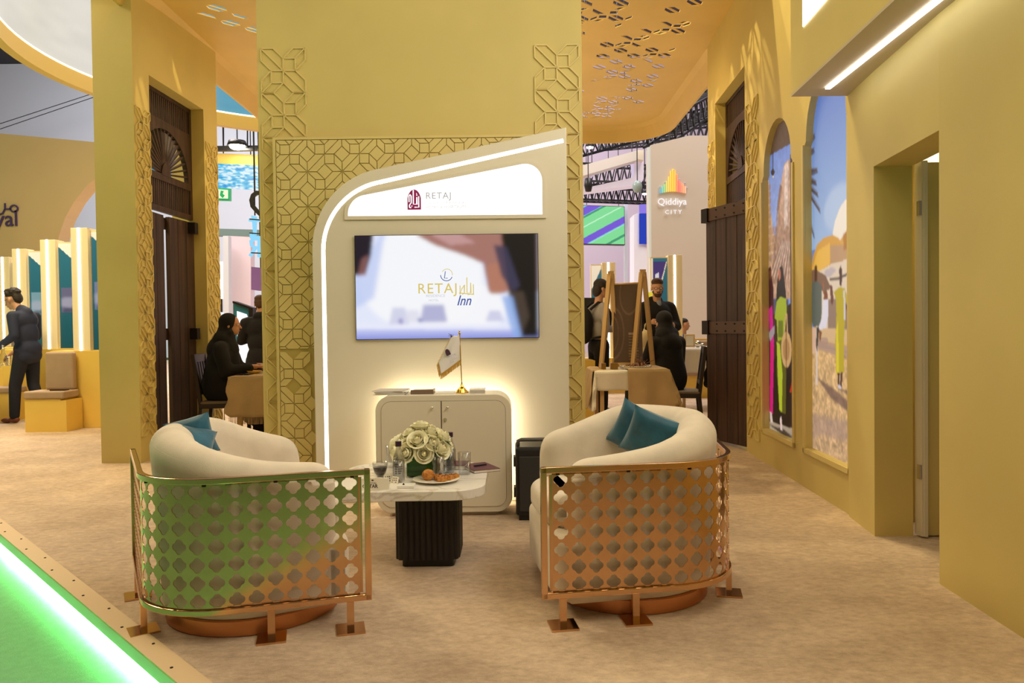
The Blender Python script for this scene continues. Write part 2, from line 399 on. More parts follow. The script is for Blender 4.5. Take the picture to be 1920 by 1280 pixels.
# ================================================================== floors and platform
K = 0.0443
def WR(u, v, z): return Vector((2.177+K*(u-6.571)+v, u-K*v, z))     # right portal wall: u along, v outwards
def WL(u, v, z): return Vector((-3.387+K*(u-6.773)-v, u+K*v, z))    # left portal wall
EDGE = 1.36
plate('floor', [(EDGE+0.1+1.4, -1.4), (14, -1.4), (14, 34), (-14, 34), (-14, EDGE+0.1+14)], [], 0.0, -0.04, lambda x, y, d: Vector((x, y, d)), M['carpet'])
g = mat('green_aisle_carpet', (0.20, 0.52, 0.25), 0.95, var=0.05, vs=30, bump=0.3, bs=200)
plate('floor_aisle', [(-16, -3), (16, -3), (16, 40), (-16, 40)], [], -0.102, -0.14, lambda x, y, d: Vector((x, y, d)), g)
mb = MB(); r2 = math.sqrt(.5)
def along(t, o, z): return Vector((EDGE/2-t*r2+o*r2, EDGE/2+t*r2+o*r2, z))   # o: into the platform
mb.box(-6, 14, 0, 0.085, -0.002, 0.006, Matrix(((-r2, r2, 0, EDGE/2), (r2, r2, 0, EDGE/2), (0, 0, 1, 0), (0, 0, 0, 1))))
trim = mb.build('trim_1', mat('trim_beige_metal', (0.70, 0.52, 0.31), 0.5)); trim['kind'] = 'structure'
mb = MB(); mb.box(-6, 14, 0.0, 0.02, -0.05, -0.002, Matrix(((-r2, r2, 0, EDGE/2), (r2, r2, 0, EDGE/2), (0, 0, 1, 0), (0, 0, 0, 1))))
mb.build('riser', mat('riser_white_lip', (0.75, 0.75, 0.7), 0.4), trim)
mb = MB(); mb.box(-6, 14, 0.06, 0.09, -0.102, -0.03, Matrix(((-r2, r2, 0, EDGE/2), (r2, r2, 0, EDGE/2), (0, 0, 1, 0), (0, 0, 0, 1))))
mb.build('riser_board', M['white_gloss'], trim)
mb = MB(); mb.box(-6, 14, 0.022, 0.036, -0.046, -0.036, Matrix(((-r2, r2, 0, EDGE/2), (r2, r2, 0, EDGE/2), (0, 0, 1, 0), (0, 0, 0, 1))))
mb.build('led_strip', M['green_led'], trim)['label'] = 'glowing green light strip under the platform edge'
scr = MB().lathe([(0.006, 0), (0.006, 0.002), (0.004, 0.003)], 8)
s0 = scr.build('screw', M['iron_dark'], trim)
for k in range(24):
    q = along(0.9+k*0.26, 0.03 if k % 2 else 0.06, 0.006); c = s0 if k == 0 else again(s0, trim); c.location = q

# ================================================================== central wall with relief
cw = MB().box(-1.822, 0.531, 5.45, 6.25, 0, 4.45).build('wall_center', M['gold_wall']); cw['kind'] = 'structure'
lat = lattice_mesh(0.16, 0.009, 0.012)
lm = None
for x0 in (-1.790, 0.19):
    for k in range(10):
        if lm is None: lm = lat.build('relief_lattice', M['gold_tile'], cw)
        c = lm if (k == 0 and x0 < -1) else again(lm, cw)
        c.location = Vector((x0, 5.45, 3.232-k*0.32))
# raised tile panel
tp = MB().box(-1.696, 0.25, 5.385, 5.45, 0, 2.574).build('tile_board', M['gold_dark'], cw)
mb = MB()
for a in ((-1.696, -1.676, 0, 2.574), (-1.676, 0.25, 2.556, 2.574)): mb.box(a[0], a[1], 5.370, 5.386, a[2], a[3])
mb.build('edge_trim', M['gold_tile'], tp)
S2 = 0.125
def hidden(px, pz):      # behind the white display panel
    if px < -1.33: return False
    top = 2.555+(px-0.39)*0.2065
    if px < -0.93:
        top = min(top, 1.73+math.sqrt(max(0, 0.553**2-(px+0.807)**2))-0.03)
    return pz < top-0.18
SEAM = 1.058; n_t = 0
done = set()
for part_ in (0, 1):
    for ix in range(-1, 9):
        for iz in range(-1, 10):
            cx = -1.576+ix*2*S2; cz = 2.451-iz*2*S2
            ps = star_pieces(S2, flip=True)
            polys = [[(cx-S2+x, cz+S2-y) for x, y in p] for p in ps]
            polys.append([(cx+x, cz+S2+y) for x, y in diamond(S2)]); polys.append([(cx+S2+x, cz+y) for x, y in diamond(S2)])
            for p in polys:
                if part_: p = [(x, 2*SEAM-z) for x, z in p]
                p = clip_rect(p, -1.674, 0.25, 0.0 if part_ else SEAM, SEAM if part_ else 2.554)
                if len(p) < 3: continue
                q = []
                for v_ in p:
                    if not q or (Vector(v_)-Vector(q[-1])).length > 1e-4: q.append(v_)
                if len(q) > 2 and (Vector(q[0])-Vector(q[-1])).length < 1e-4: q.pop()
                if len(q) < 3: continue
                mx = sum(v_[0] for v_ in q)/len(q); mz = sum(v_[1] for v_ in q)/len(q)
                if hidden(mx, mz): continue
                A = abs(sum(q[i-1][0]*q[i][1]-q[i][0]*q[i-1][1] for i in range(len(q)))/2)
                if A < 2e-4 or n_t >= 300: continue
                q = offset_poly(q, 0.0028)
                t_ = MB().prism(q, 5.385, 5.373, lambda x, z, d: Vector((x, d, z)))
                t_.build('tile', M['gold_tile'], tp); n_t += 1

# ================================================================== white display panel
core = [(-1.36, -0.0), (-1.36, 2.194), (0.389, 2.555), (0.389, 0.0)]
outl = fillet(core, [0, 0.553, 0, 0], 18)
pan = thing('display_wall', 'tall cream display wall with curved corner and glowing outline behind the cabinet', 'display panel', (-0.48, 5.15, 0))
FX = lambda x, z, d: Vector((x, d, z))
MB().prism(outl, 5.12, 5.30, FX).build('board', M['white_panel'], pan, bevel=0.006)
MB().box(-1.2, 0.3, 5.30, 5.372, 0, 1.9).build('back_frame', M['white_panel'], pan)
pth = fillet([(-1.283, 0.02), (-1.283, 2.113), (0.366, 2.463)], [0, 0.47, 0], 18)
mb = MB()
def strip_pts(pts, w_):
    A, B = [], []
    for i in range(len(pts)):
        a = Vector(pts[max(0, i-1)]); b = Vector(pts[min(len(pts)-1, i+1)]); t = (b-a).normalized(); n = Vector((-t.y, t.x))
        A.append(Vector(pts[i])+n*w_/2); B.append(Vector(pts[i])-n*w_/2)
    return A, B
ribbon(mb, pth, 0.025, 5.122, 5.1192, FX).build('led_outline', M['led'], pan)['label'] = 'white light line following the panel outline'
sg_core = [(-1.108, 1.966), (-1.108, 2.088), (0.219, 2.330), (0.219, 1.961)]
sg = fillet(sg_core, [0, 0.13, 0.115, 0], 12)
sg_o = offset_poly(sg, -0.024)
mb = MB(); ring_prism(mb, sg_o, sg, 5.121, 5.106, FX)
lb = MB().prism(sg, 5.121, 5.112, FX).build('sign_lightbox', M['lightbox'], pan); lb['label'] = 'white backlit sign with a maroon arch emblem'
mb.build('sign_frame', M['white_panel'], pan)
# emblem: pointed arch with white lettering strokes
def arch_shape(cx, z0, w_, h):
    pts = [(cx-w_/2, z0), (cx-w_/2, z0+h*0.55)]
    for k in range(1, 9): t = k/8; pts.append((cx-w_/2+w_/2*(t**1.5), z0+h*0.55+h*0.45*math.sin(t*PI/2)**1.0))
    R_ = [(2*cx-x, z) for x, z in reversed(pts)]
    return pts+R_[1:]
maroon = mat('maroon_print', (0.20, 0.008, 0.06), 0.5, emit=(0.22, 0.006, 0.08), es=0.5)
silver = mat('silver_letter', (0.36, 0.36, 0.38), 0.4, 0.2, emit=(0.3, 0.3, 0.36), es=0.5)
MB().prism(arch_shape(-0.655, 2.005, 0.092, 0.137), 5.112, 5.110, FX).build('arch_emblem', maroon, lb)
def strokes(mb, lines, w_, fn, d0, d1):
    for ln in lines:
        ribbon(mb, ln, w_, d0, d1, fn)
    return mb
E0 = lambda x, y: (-0.655-0.046+x*0.092, 2.005+y*0.137)
st = [[(.12, .38), (.12, .68), (.20, .74), (.28, .68), (.28, .34), (.20, .28), (.14, .20), (.16, .11), (.28, .10)],
      [(.44, .97), (.44, .27), (.70, .27), (.70, .62)], [(.84, .66), (.84, .12), (.52, .12)], [(.66, .72), (.74, .72)], [(.66, .79), (.70, .80)], [(.30, .19), (.35, .17)]]
strokes(MB(), [[E0(*p) for p in l] for l in st], 0.0070, FX, 5.110, 5.1085).build('arch_lettering', glow('emblem_white', (1, 1, 1), 1.5), lb)
def text_mb(mb, s, size, O, R_, U_, N_, ext=0.002, align='LEFT', shear=0.0, sx=1.0, bold=0.0, space=1.0):
    cu = bpy.data.curves.new('t', 'FONT'); cu.body = s; cu.size = size; cu.extrude = ext/2; cu.align_x = align; cu.shear = shear; cu.resolution_u = 3; cu.offset = bold; cu.space_character = space
    ob = bpy.data.objects.new('t', cu); COL.objects.link(ob)
    me = bpy.data.meshes.new_from_object(ob.evaluated_get(bpy.context.evaluated_depsgraph_get()))
    O = Vector(O); R_ = Vector(R_); U_ = Vector(U_); N_ = Vector(N_)
    mb.add([O+R_*(v.co.x*sx)+U_*v.co.y+N_*v.co.z for v in me.vertices], [tuple(p.vertices) for p in me.polygons])
    bpy.data.objects.remove(ob); bpy.data.curves.remove(cu); bpy.data.meshes.remove(me); return mb
X_, Z_, NY = (1, 0, 0), (0, 0, 1), (0, -1, 0)
text_mb(MB(), 'RETAJ', 0.062, (-0.578, 5.110, 2.078), X_, Z_, NY, space=1.12).build('sign_lettering', silver, lb)
faint = mat('faint_silver_letter', (0.45, 0.45, 0.45), 0.4, emit=(0.5, 0.52, 0.56), es=0.5)
mb = text_mb(MB(), 'HOTELS & HOSPITALITY', 0.026, (-0.578, 5.110, 2.012), X_, Z_, NY)
random.seed(3); x = -0.555; ls = []
while x < -0.31:
    ls.append([(x, 2.046), (x+0.014, 2.045), (x+0.014, 2.052+random.random()*0.013)]); x += 0.016+random.random()*0.012
strokes(mb, ls, 0.0022, FX, 5.110, 5.1085); mb.build('sign_lettering', faint, lb)

# ------------------------------------------------------------------ painting flat pictures on a grid
class Canvas:
    def __init__(s, w_, h, col=(0, 0, 0)):
        s.w, s.h = w_, h; s.a = np.zeros((h+1, w_+1, 3)); s.a[:] = lin(col)
        s.X, s.Y = np.meshgrid(np.linspace(0, 1, w_+1), np.linspace(0, 1, h+1))     # y: 0 top, 1 bottom
    def put(s, m, col, al=1.0):
        m = (m*al)[..., None]; s.a = s.a*(1-m)+np.array(lin(col))*m; return s
    def mask(s, poly):
        c = np.zeros(s.X.shape, bool)
        for i in range(len(poly)):
            x1, y1 = poly[i-1]; x2, y2 = poly[i]
            if y1 == y2: continue
            c ^= ((y1 > s.Y) != (y2 > s.Y)) & (s.X < (x2-x1)*(s.Y-y1)/(y2-y1)+x1)
        return c.astype(float)
    def blur(s, m, k):
        for _ in range(k):
            m = np.pad(m, [(1, 1), (1, 1)]+[(0, 0)]*(m.ndim-2), mode='edge'); m = (m[:-2, 1:-1]+m[2:, 1:-1]+m[1:-1, :-2]+m[1:-1, 2:]+2*m[1:-1, 1:-1])/6
        return m
    def poly(s, p, col, al=1.0, soft=0):
        m = s.mask(p); m = s.blur(m, soft) if soft else m; return s.put(m, col, al)
    def ell(s, cx, cy, rx, ry, col, al=1.0, soft=0):
        m = (((s.X-cx)/rx)**2+((s.Y-cy)/ry)**2 < 1).astype(float); m = s.blur(m, soft) if soft else m; return s.put(m, col, al)
    def vgrad(s, y0, y1, c0, c1, m=None):
        t = np.clip((s.Y-y0)/(y1-y0), 0, 1)[..., None]; g_ = np.array(lin(c0))*(1-t)+np.array(lin(c1))*t
        mm = ((s.Y >= y0) & (s.Y <= y1)).astype(float) if m is None else m
        mm = mm[..., None]; s.a = s.a*(1-mm)+g_*mm; return s
    def line(s, pts, w_, col, al=1.0, asp=1.0):
        for (x0, y0), (x1, y1) in zip(pts[:-1], pts[1:]):
            dx, dy = x1-x0, (y1-y0)*asp; L2 = dx*dx+dy*dy+1e-12; t = np.clip(((s.X-x0)*dx+(s.Y-y0)*asp*dy)/L2, 0, 1)
            d = np.hypot(s.X-x0-t*dx, (s.Y-y0)*asp-t*dy); s.put(np.clip((w_-d)/(0.6/s.w)+0.5, 0, 1), col, al)
        return s
    def noise(s, seed, n=24, m=None, asp=1.0):
        r = np.random.RandomState(seed); g_ = r.rand(int(n*asp)+3, n+3); x = s.X*n; y = s.Y*n*asp; i = x.astype(int); j = y.astype(int); fx = x-i; fy = y-j
        fx = fx*fx*(3-2*fx); fy = fy*fy*(3-2*fy)
        return (g_[j, i]*(1-fx)*(1-fy)+g_[j, i+1]*fx*(1-fy)+g_[j+1, i]*(1-fx)*fy+g_[j+1, i+1]*fx*fy)
    def grain(s, seed, n, amt, asp=1.0, m=None):
        v = 1+amt*(s.noise(seed, n, asp=asp)-0.5)*2
        v = v if m is None else 1+(v-1)*m
        s.a = np.clip(s.a*v[..., None], 0, 1); return s
    def build(s, name, fn, mt, parent=None, keep=None):
        """fn(u, v) with v = 0 at the top -> point"""
        vs = []; H_, W_ = s.X.shape
        for j in range(H_):
            for i in range(W_): vs.append(fn(i/s.w, j/s.h))
        fs = [(j*W_+i, j*W_+i+1, (j+1)*W_+i+1, (j+1)*W_+i) for j in range(s.h) for i in range(s.w) if keep is None or keep((i+.5)/s.w, (j+.5)/s.h)]
        mb = MB(); mb.add(vs, fs); o = mb.build(name, mt, parent, fixn=False)
        at = o.data.color_attributes.new('Col', 'FLOAT_COLOR', 'POINT')
        a4 = np.ones((H_*W_, 4)); a4[:, :3] = s.a.reshape(-1, 3); at.data.foreach_set('color', a4.ravel()); return o
SCREEN = picture_mat('screen_picture', 1.0, 0.25, 0.0); PRINT = picture_mat('print_picture', 0.0, 0.5, 1.0)

# ------------------------------------------------------------------ television
tv = thing('television', 'wide flat television on the cream panel showing a blurred blue-white picture', 'television', (-0.44, 5.1, 1.1))
x0, x1, z0, z1 = -1.061, 0.183, 1.126, 1.829
MB().box(x0-.004, x1+.004, 5.098, 5.119, z0-.004, z1+.004).build('case', M['black'], tv, bevel=0.002)
c = Canvas(220, 124, (226, 234, 255)); asp = 0.565
X, Y = c.X, c.Y
c.a[:] = np.array([0.80, 0.84, 1.0])
c.ell(.36, .42, .34, .50, (250, 251, 255), 1, 16); c.ell(.62, .72, .2, .25, (252, 252, 255), .9, 14)
c.poly([(0, .30), (.14, 0), (.16, 0), (.10, .6), (0, .7)], (190, 205, 248), .8, 16)
c.vgrad(.90, 1.0, (205, 210, 250), (140, 150, 225))
c.poly([(0, .84), (1, .88), (1, .93), (0, .90)], (236, 238, 255), .8, 4)
c.poly([(0, 0), (.10, 0), (.085, .20), (.055, .36), (0, .38)], (30, 22, 38), 1, 5)
c.poly([(.035, .22), (.075, .18), (.055, .38), (.01, .39)], (150, 100, 95), .7, 4)
c.poly([(.34, 0), (1, 0), (1, .55), (.73, .56), (.70, .28), (.60, .20), (.44, .10)], (168, 118, 108), 1, 6)
c.poly([(.42, 0), (.58, 0), (.66, .08), (.52, .10)], (205, 160, 160), .8, 5)
c.poly([(.72, .30), (.82, .25), (.82, .57), (.74, .58)], (185, 125, 100), .8, 5)
c.poly([(.80, 0), (1, 0), (1, 1), (.90, 1), (.84, .55)], (22, 18, 18), 1, 6)
c.poly([(.76, .10), (.83, .12), (.90, .5), (.86, .56), (.80, .40)], (62, 58, 84), .9, 5)
c.poly([(.83, .55), (.92, .55), (.95, .8), (.90, 1), (.89, 1)], (84, 70, 60), .7, 8)
c.poly([(.80, .6), (.86, .6), (.91, 1), (.86, 1)], (140, 175, 235), .8, 6)
for (a, b, d, e, col) in ((.37, .67, .48, .84, (150, 150, 205)), (.20, .70, .27, .86, (200, 202, 232)), (.28, .72, .34, .84, (222, 222, 240)), (.73, .74, .79, .84, (196, 196, 232))):
    c.poly([(a, b), (d, b), (d+.02, e), (a-.02, e)], col, .75, 5)
c.ell(.245, .83, .014, .03, (150, 145, 200), .8, 2); c.ell(.35, .82, .014, .02, (130, 130, 190), .8, 2)
c.a = c.blur(c.a, 7)
scr_ = c.build('screen', lambda u, v: Vector((x0+(x1-x0)*u, 5.0975, z1+(z0-z1)*v)), SCREEN, tv)
ygold = glow('screen_gold_text', (0.78, 0.62, 0.16), 0.95); yblue = glow('screen_blue_text', (0.07, 0.12, 0.38), 1.0); ygrey = glow('screen_grey_text', (0.62, 0.64, 0.72), 1.0)
wx = lambda px: (px-960)/FPX*5.10; wz = lambda py: CAM_H-(py-613)*5.10/FPX
text_mb(MB(), 'RETAJ', 0.098, (wx(784), 5.097, wz(549)), X_, Z_, NY, ext=0.0006, sx=0.98, space=1.12).build('screen_lettering', ygold, scr_)
text_mb(MB(), 'Inn', 0.098, (wx(857), 5.096, wz(572)), X_, Z_, NY, ext=0.0006, shear=0.35, sx=0.8, bold=0.0008).build('screen_lettering', yblue, scr_)
zz = lambda l: [(wx(a), wz(b)) for a, b in l]
mb = MB(); strokes(mb, [zz(l) for l in ([(864, 535), (864, 552), (868, 540), (872, 534), (872, 549), (868, 552)], [(877, 520), (877, 549), (884, 549), (884, 530)], [(889, 533), (889, 551), (878, 552)], [(862, 549), (890, 552)])], 0.006, FX, 5.0972, 5.0966)
mb.build('screen_lettering', ygold, scr_)
arc = [(839+11*math.cos(t), 515+11*math.sin(t)) for t in [math.radians(d) for d in range(20, 190, 10)]]
strokes(MB(), [zz(arc), zz([(837, 508), (835, 521), (841, 521)])], 0.005, FX, 5.0972, 5.0966).build('screen_emblem', yblue, scr_)
arc = [(840+10*math.cos(t), 514+10*math.sin(t)) for t in [math.radians(d) for d in range(-150, 20, 10)]]
strokes(MB(), [zz(arc)], 0.004, FX, 5.0972, 5.0966).build('screen_emblem', ygold, scr_)
mb = text_mb(MB(), 'RESIDENCE', 0.026, (wx(800), 5.097, wz(556)), X_, Z_, NY, ext=0.0006); text_mb(mb, 'HOTEL', 0.022, (wx(805), 5.097, wz(564)), X_, Z_, NY, ext=0.0006)
mb.build('screen_lettering', ygrey, scr_)

# ================================================================== portals and side walls
lp = plate('wall_left', [(6.773, 0), (8.50, 0), (8.50, 4.6), (6.773, 4.6)], [[(7.05, 0.001), (8.17, 0.001), (8.17, 3.60), (7.05, 3.60)]], 0, 0.37, lambda u, z, v: WL(u, v, z), M['gold_wall'])
def arch_hole(u0, u1, z0, zs, ins=0.035, asc=1.0):
    c_ = (u0+u1)/2; r = (u1-u0)/2-ins; pts = [(u0, z0), (u1, z0), (u1, zs), (u1-ins, zs+0.03)]
    for k in range(0, 15): t = PI*k/14; pts.append((c_+r*math.cos(t), zs+0.05+r*1.0*asc*math.sin(t)))
    return pts+[(u0+ins, zs+0.03), (u0, zs)]
MU1 = (5.672, 6.452); MU2 = (4.632, 5.412)
h1 = arch_hole(*MU1, 0.292, 2.43, asc=1.03); h2 = arch_hole(*MU2, 0.292, 2.47, asc=1.05)
rw = plate('wall_right', [(4.47, 0), (8.56, 0), (8.56, 4.6), (4.47, 4.6)], [[(7.0, 0.001), (8.2, 0.001), (8.2, 3.60), (7.0, 3.60)], h1, h2], 0, 0.37, lambda u, z, v: WR(u, v, z), M['gold_wall'])
# relief strips on the portals
def strip_on(parent, F, u0, u1, ztop, n, sgn):
    """F wall frame; the unit is built along u and stands proud of the face"""
    W2 = (u1-u0); s_ = W2/2; first = None
    for k in range(n):
        if first is None:
            mb = MB()
            for a, b in edges_of(star_pieces(s_)):
                p = F(u0+a[0], -0.006, ztop-a[1]); q = F(u0+b[0], -0.006, ztop-b[1]); mb.bar(p, q, 0.0075, 0.012, up=F(0, 1, 0)-F(0, 0, 0))
            first = mb.build('relief_lattice', M['gold_tile'], parent)
        else: again(first, parent, loc=first.location-Vector((0, 0, k*W2)))
strip_on(lp, WL, 6.79, 7.04, 3.24, 12, 1)
strip_on(lp, WL, 8.20, 8.48, 3.26, 11, 1)
strip_on(rw, WR, 6.56, 6.94, 3.20, 8, 1)
strip_on(rw, WR, 8.24, 8.54, 3.22, 10, 1)

# transoms with sunburst fans and plank leaves
def transom(parent, F, u0, u1, v, zb=2.40, zt=3.60):
    c_ = (u0+u1)/2; H_ = (u1-u0)/2
    mb = MB()
    def bx(a, b, c0, c1, v0=v, v1=v+0.05): mb.prism([(a, c0), (b, c0), (b, c1), (a, c1)], v0, v1, lambda u, z, d: F(u, d, z))
    fz, fr, rr = 2.78, H_*0.86, H_*0.86
    ol = [(u0, zb), (u1, zb), (u1, zt), (u0, zt)]
    fan = [(c_+fr*math.cos(t), fz+0.46*math.sin(t)) for t in [PI*k/20 for k in range(21)]]
    low = [(u0+0.05, zb+0.05), (u1-0.05, zb+0.05), (u1-0.05, fz-0.07), (u0+0.05, fz-0.07)]
    up = [(u0+0.05, fz+0.54), (u1-0.05, fz+0.54), (u1-0.05, zt-0.04), (u0+0.05, zt-0.04)]
    t_ = plate('transom', ol, [fan, low, up], v, v+0.05, lambda u, z, d: F(u, d, z), M['wood'], parent, None)
    sl = MB()
    for (a, b, c0, c1) in ((u0+.05, u1-.05, zb+.05, fz-.07), (u0+.05, u1-.05, fz+.54, zt-.04)):
        n = 26
        for k in range(n):
            u = a+(k+.5)*(b-a)/n; sl.prism([(u-.012, c0), (u+.012, c0), (u+.012, c1), (u-.012, c1)], v+.01, v+.04, lambda u_, z, d: F(u_, d, z))
    s_ = sl.build('slats', M['wood'], t_); s_['kind'] = 'stuff'
    hub = [(c_+0.09*math.cos(t), fz-.01+0.13*math.sin(t)) for t in [PI*k/12 for k in range(13)]]
    MB().prism(hub, v-.004, v+.054, lambda u, z, d: F(u, d, z)).build('fan_hub', M['wood'], t_)
    ray_first = None
    for k in range(1, 20):
        t = PI*k/20; p = F(c_+0.08*math.cos(t), v+.025, fz+0.12*math.sin(t)); q = F(c_+fr*1.02*math.cos(t), v+.025, fz+0.47*math.sin(t))
        MB().bar(p, q, 0.016, 0.034, up=F(0, 1, 0)-F(0, 0, 0)).build('fan_ray', M['wood'], t_)
    return t_
transom(lp, WL, 7.05, 8.17, 0.14)
transom(rw, WR, 7.0, 8.2, 0.11)
def leaf(name, F_, width, h, label, extra=None):
    """F_(a, d, z): a across the leaf from the hinge, d depth, z up"""
    r = thing(name, None, None, F_(0, 0, 0)); r['kind'] = 'structure'
    n = max(3, round(width/0.16)); pw = width/n
    for k in range(n):
        MB().prism([(k*pw+.003, 0.03), ((k+1)*pw-.003, 0.03), ((k+1)*pw-.003, h), (k*pw+.003, h)], 0.0, 0.045, lambda a, z, d: F_(a, d, z)).build('plank', M['wood'], r, bevel=0.004)
    for zc in (h-0.07, h/2-0.02):
        s_ = MB().prism([(-0.03, zc-.06), (width+.01, zc-.06), (width+.01, zc+.06), (-0.03, zc+.06)], -0.014, 0.0, lambda a, z, d: F_(a, d, z)).build('strap', M['iron'], r)
        for k in range(5):
            for dz in (-.035, .035):
                p = F_(0.05+k*(width-.1)/4, -0.014, zc+dz); q = F_(0.05+k*(width-.1)/4, -0.020, zc+dz)
                MB().cyl(p, q, 0.009, n=8).build('rivet', M['iron_dark'], s_)
    return r
def lin_frame(p, q):
    p = Vector(p); q = Vector(q); t = (q-p).normalized(); n = Vector((t.y, -t.x, 0))
    return lambda a, d, z: p+t*a+n*d+Vector((0, 0, z))
# left portal: two leaves standing ajar in the opening
a1 = WL(7.07, 0.18, 0); b1 = WL(7.56, 0.20, 0)
a2 = WL(8.15, 0.17, 0); b2 = WL(7.68, 0.20, 0)
Fa = lin_frame(a1, b1); l1 = leaf('door_1', Fa, 0.50, 2.37, '')
Fb_ = lin_frame(b2, a2); l2 = leaf('door_2', Fb_, 0.48, 2.37, '')
for r_, p_ in ((l2, WL(8.13, 0.13, 0)),):
    for zc in (2.30, 1.165): MB().box(p_.x-.02, p_.x+.07, p_.y-.10, p_.y-.02, zc-.06, zc+.06).build('hinge_block', M['iron_dark'], r_)
# right portal: one leaf swung into the passage
hg = Vector((2.226, 7.02, 0)); fe = Vector((1.99, 7.64, 0))
t_ = (fe-hg).normalized(); n_ = Vector((t_.y, -t_.x, 0))
Fc = lambda a, d, z: hg+t_*a+n_*d+Vector((0, 0, z))
l3 = leaf('door_3', Fc, 0.66, 2.37, '')
MB().prism([(0.64, 0.03), (0.66, 0.03), (0.66, 2.2), (0.64, 2.2)], 0.046, 0.075, lambda a, z, d: Fc(a, d, z)).build('edge_batten', M['pale_wood'], l3)
for zc in (2.30, 1.165): MB().prism([(0.60, zc-.07), (0.70, zc-.07), (0.70, zc+.07), (0.60, zc+.07)], -0.03, 0.10, lambda a, z, d: Fc(a, d, z)).build('end_clasp', M['iron_dark'], l3)

# near right wall, doorway, bulkhead
XY = lambda x, y, d: Vector((x, y, d))
nw = plate('wall_near_right', [(1.75, -1.2), (1.941, 3.392), (2.15, 3.385), (1.96, -1.2)], [], 0, 2.60, XY, M['gold_wall'])
plate('wall_door_side', [(2.019, 4.162), (2.072, 4.60), (2.30, 4.60), (2.229, 4.152)], [], 0, 2.60, XY, M['gold_wall'])
plate('wall_lintel', [(1.941, 3.392), (2.019, 4.162), (2.229, 4.152), (2.15, 3.385)], [], 2.062, 2.60, XY, M['gold_wall'])
dr = thing('door_4', None, None, (2.25, 4.13, 0)); dr['kind'] = 'structure'
MB().box(2.262, 3.02, 4.13, 4.172, 0.01, 2.075).build('door_leaf', M['gold_tile'], dr)
MB().box(2.250, 2.263, 4.10, 4.170, 0.012, 2.078).build('door_edge', M['white_panel'], dr)
MB().box(2.262, 2.282, 4.095, 4.13, 0.012, 2.078).build('door_edge', M['white_panel'], dr)
h_ = MB().box(2.238, 2.252, 4.10, 4.128, 1.78, 1.86).build('hinge', M['chrome'], dr); again(h_, dr, loc=(0, 0, -1.45))
bk = MB().box(2.30, 4.4, 5.0, 5.08, 0, 2.9).build('wall_back_room', mat('cream_room_wall', (0.85, 0.80, 0.68), 0.6)); bk['kind'] = 'structure'
area('back_room_light', (3.1, 4.6, 2.8), (3.2, 5.0, 1.8), 0.5, 25, MID)
kf = lambda y, x0: x0+K*(y-4.594)
bh = thing('trim_2', None, None, (1.9, 2, 2.585)); bh['kind'] = 'structure'
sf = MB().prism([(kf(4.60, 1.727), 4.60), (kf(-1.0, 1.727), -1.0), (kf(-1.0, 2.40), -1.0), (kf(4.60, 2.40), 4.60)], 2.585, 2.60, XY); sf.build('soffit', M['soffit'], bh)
MB().prism([(kf(4.60, 1.727), 4.60), (kf(-1.0, 1.727), -1.0), (kf(-1.0, 2.40), -1.0), (kf(4.60, 2.40), 4.60)], 2.60, 4.9, XY).build('fascia', M['gold_wall'], bh)
p0 = FL(1552, 164, 2.585); p1 = FL(1752, 4, 2.585)
d_ = (p1-p0).normalized(); e_ = p0+d_*((p1-p0).length+2.2); n2 = Vector((d_.y, -d_.x, 0))*0.014
MB().prism([(p0+n2)[:2], (p0-n2)[:2], (e_-n2)[:2], (e_+n2)[:2]], 2.5845, 2.575, XY).build('led_strip', M['led'], bh)['label'] = 'white light strip along the underside'
def onf(px, py):
    d = ray(px, py); x0_ = 1.727-K*4.594; t = x0_/(d.x-K*d.y); q = d*t; return q.y, q.z+CAM_H
ya, za = onf(1507, 50)
MB().prism([(kf(ya, 1.727), ya), (kf(0.5, 1.727), 0.5), (kf(0.5, 1.721), 0.5), (kf(ya, 1.721), ya)], za, za+0.9, XY).build('window_light', M['led'], bh)

# ================================================================== canopy with cut-out stars
xa, xb, ya_, yb_ = -3.30, 2.27, 6.27, 11.9
can_core = fillet([(xa, ya_), (xb, ya_), (xb, yb_), (xa, yb_)], [0, 0, 0.7, 0.7], 8)
random.seed(11); holes = []; s_ = 0.18
nx = int((xb-xa-0.3)/(2*s_)); ny = int((yb_-ya_-0.2)/(2*s_))
for i in range(nx):
    for j in range(ny):
        ox = xa+0.18+i*2*s_; oy = ya_+0.12+j*2*s_; r = random.random()
        ps = star_pieces(s_)
        if r < 0.30: sel = [p for p in ps if random.random() < 0.92]
        elif r < 0.42: sel = [p for p in ps[:4] if random.random() < 0.8]
        elif r < 0.78: k = random.choice((0, 1, 2, 3, 5, 6, 8, 9)); sel = [ps[k]]+([ps[(k ^ 1)]] if k < 4 and random.random() < .8 else [])
        else: sel = []
        for p in sel:
            q = [(ox+x, oy+y) for x, y in p]
            cx = sum(v[0] for v in q)/4; cy = sum(v[1] for v in q)/4
            if inside((cx-.25, cy+.25), can_core) and inside((cx+.25, cy+.25), can_core) and not (-1.9 < cx < 0.6 and cy < 6.5):
                A = sum(q[m-1][0]*q[m][1]-q[m][0]*q[m-1][1] for m in range(len(q)))
                holes.append(offset_poly(q, 0.010))
cn = plate('ceiling', can_core, holes, 4.35, 4.360, XY, M['canopy'])
sk = MB(); prev = None; prof = [(0, 4.35), (0.06, 4.30), (0.17, 4.13), (0.20, 4.13), (0.20, 4.55), (0.17, 4.55), (0.15, 4.35)]
loop = fillet([(xa, ya_), (xb, ya_), (xb, yb_), (xa, yb_)], [0, 0, 0.7, 0.7], 8)
loops_ = []
for o_, z in prof:
    q = offset_poly(loop, -o_) if o_ else loop
    loops_.append([Vector((x, max(y, ya_), z)) for x, y in q])
n = len(loop); vs = [v for l in loops_ for v in l]
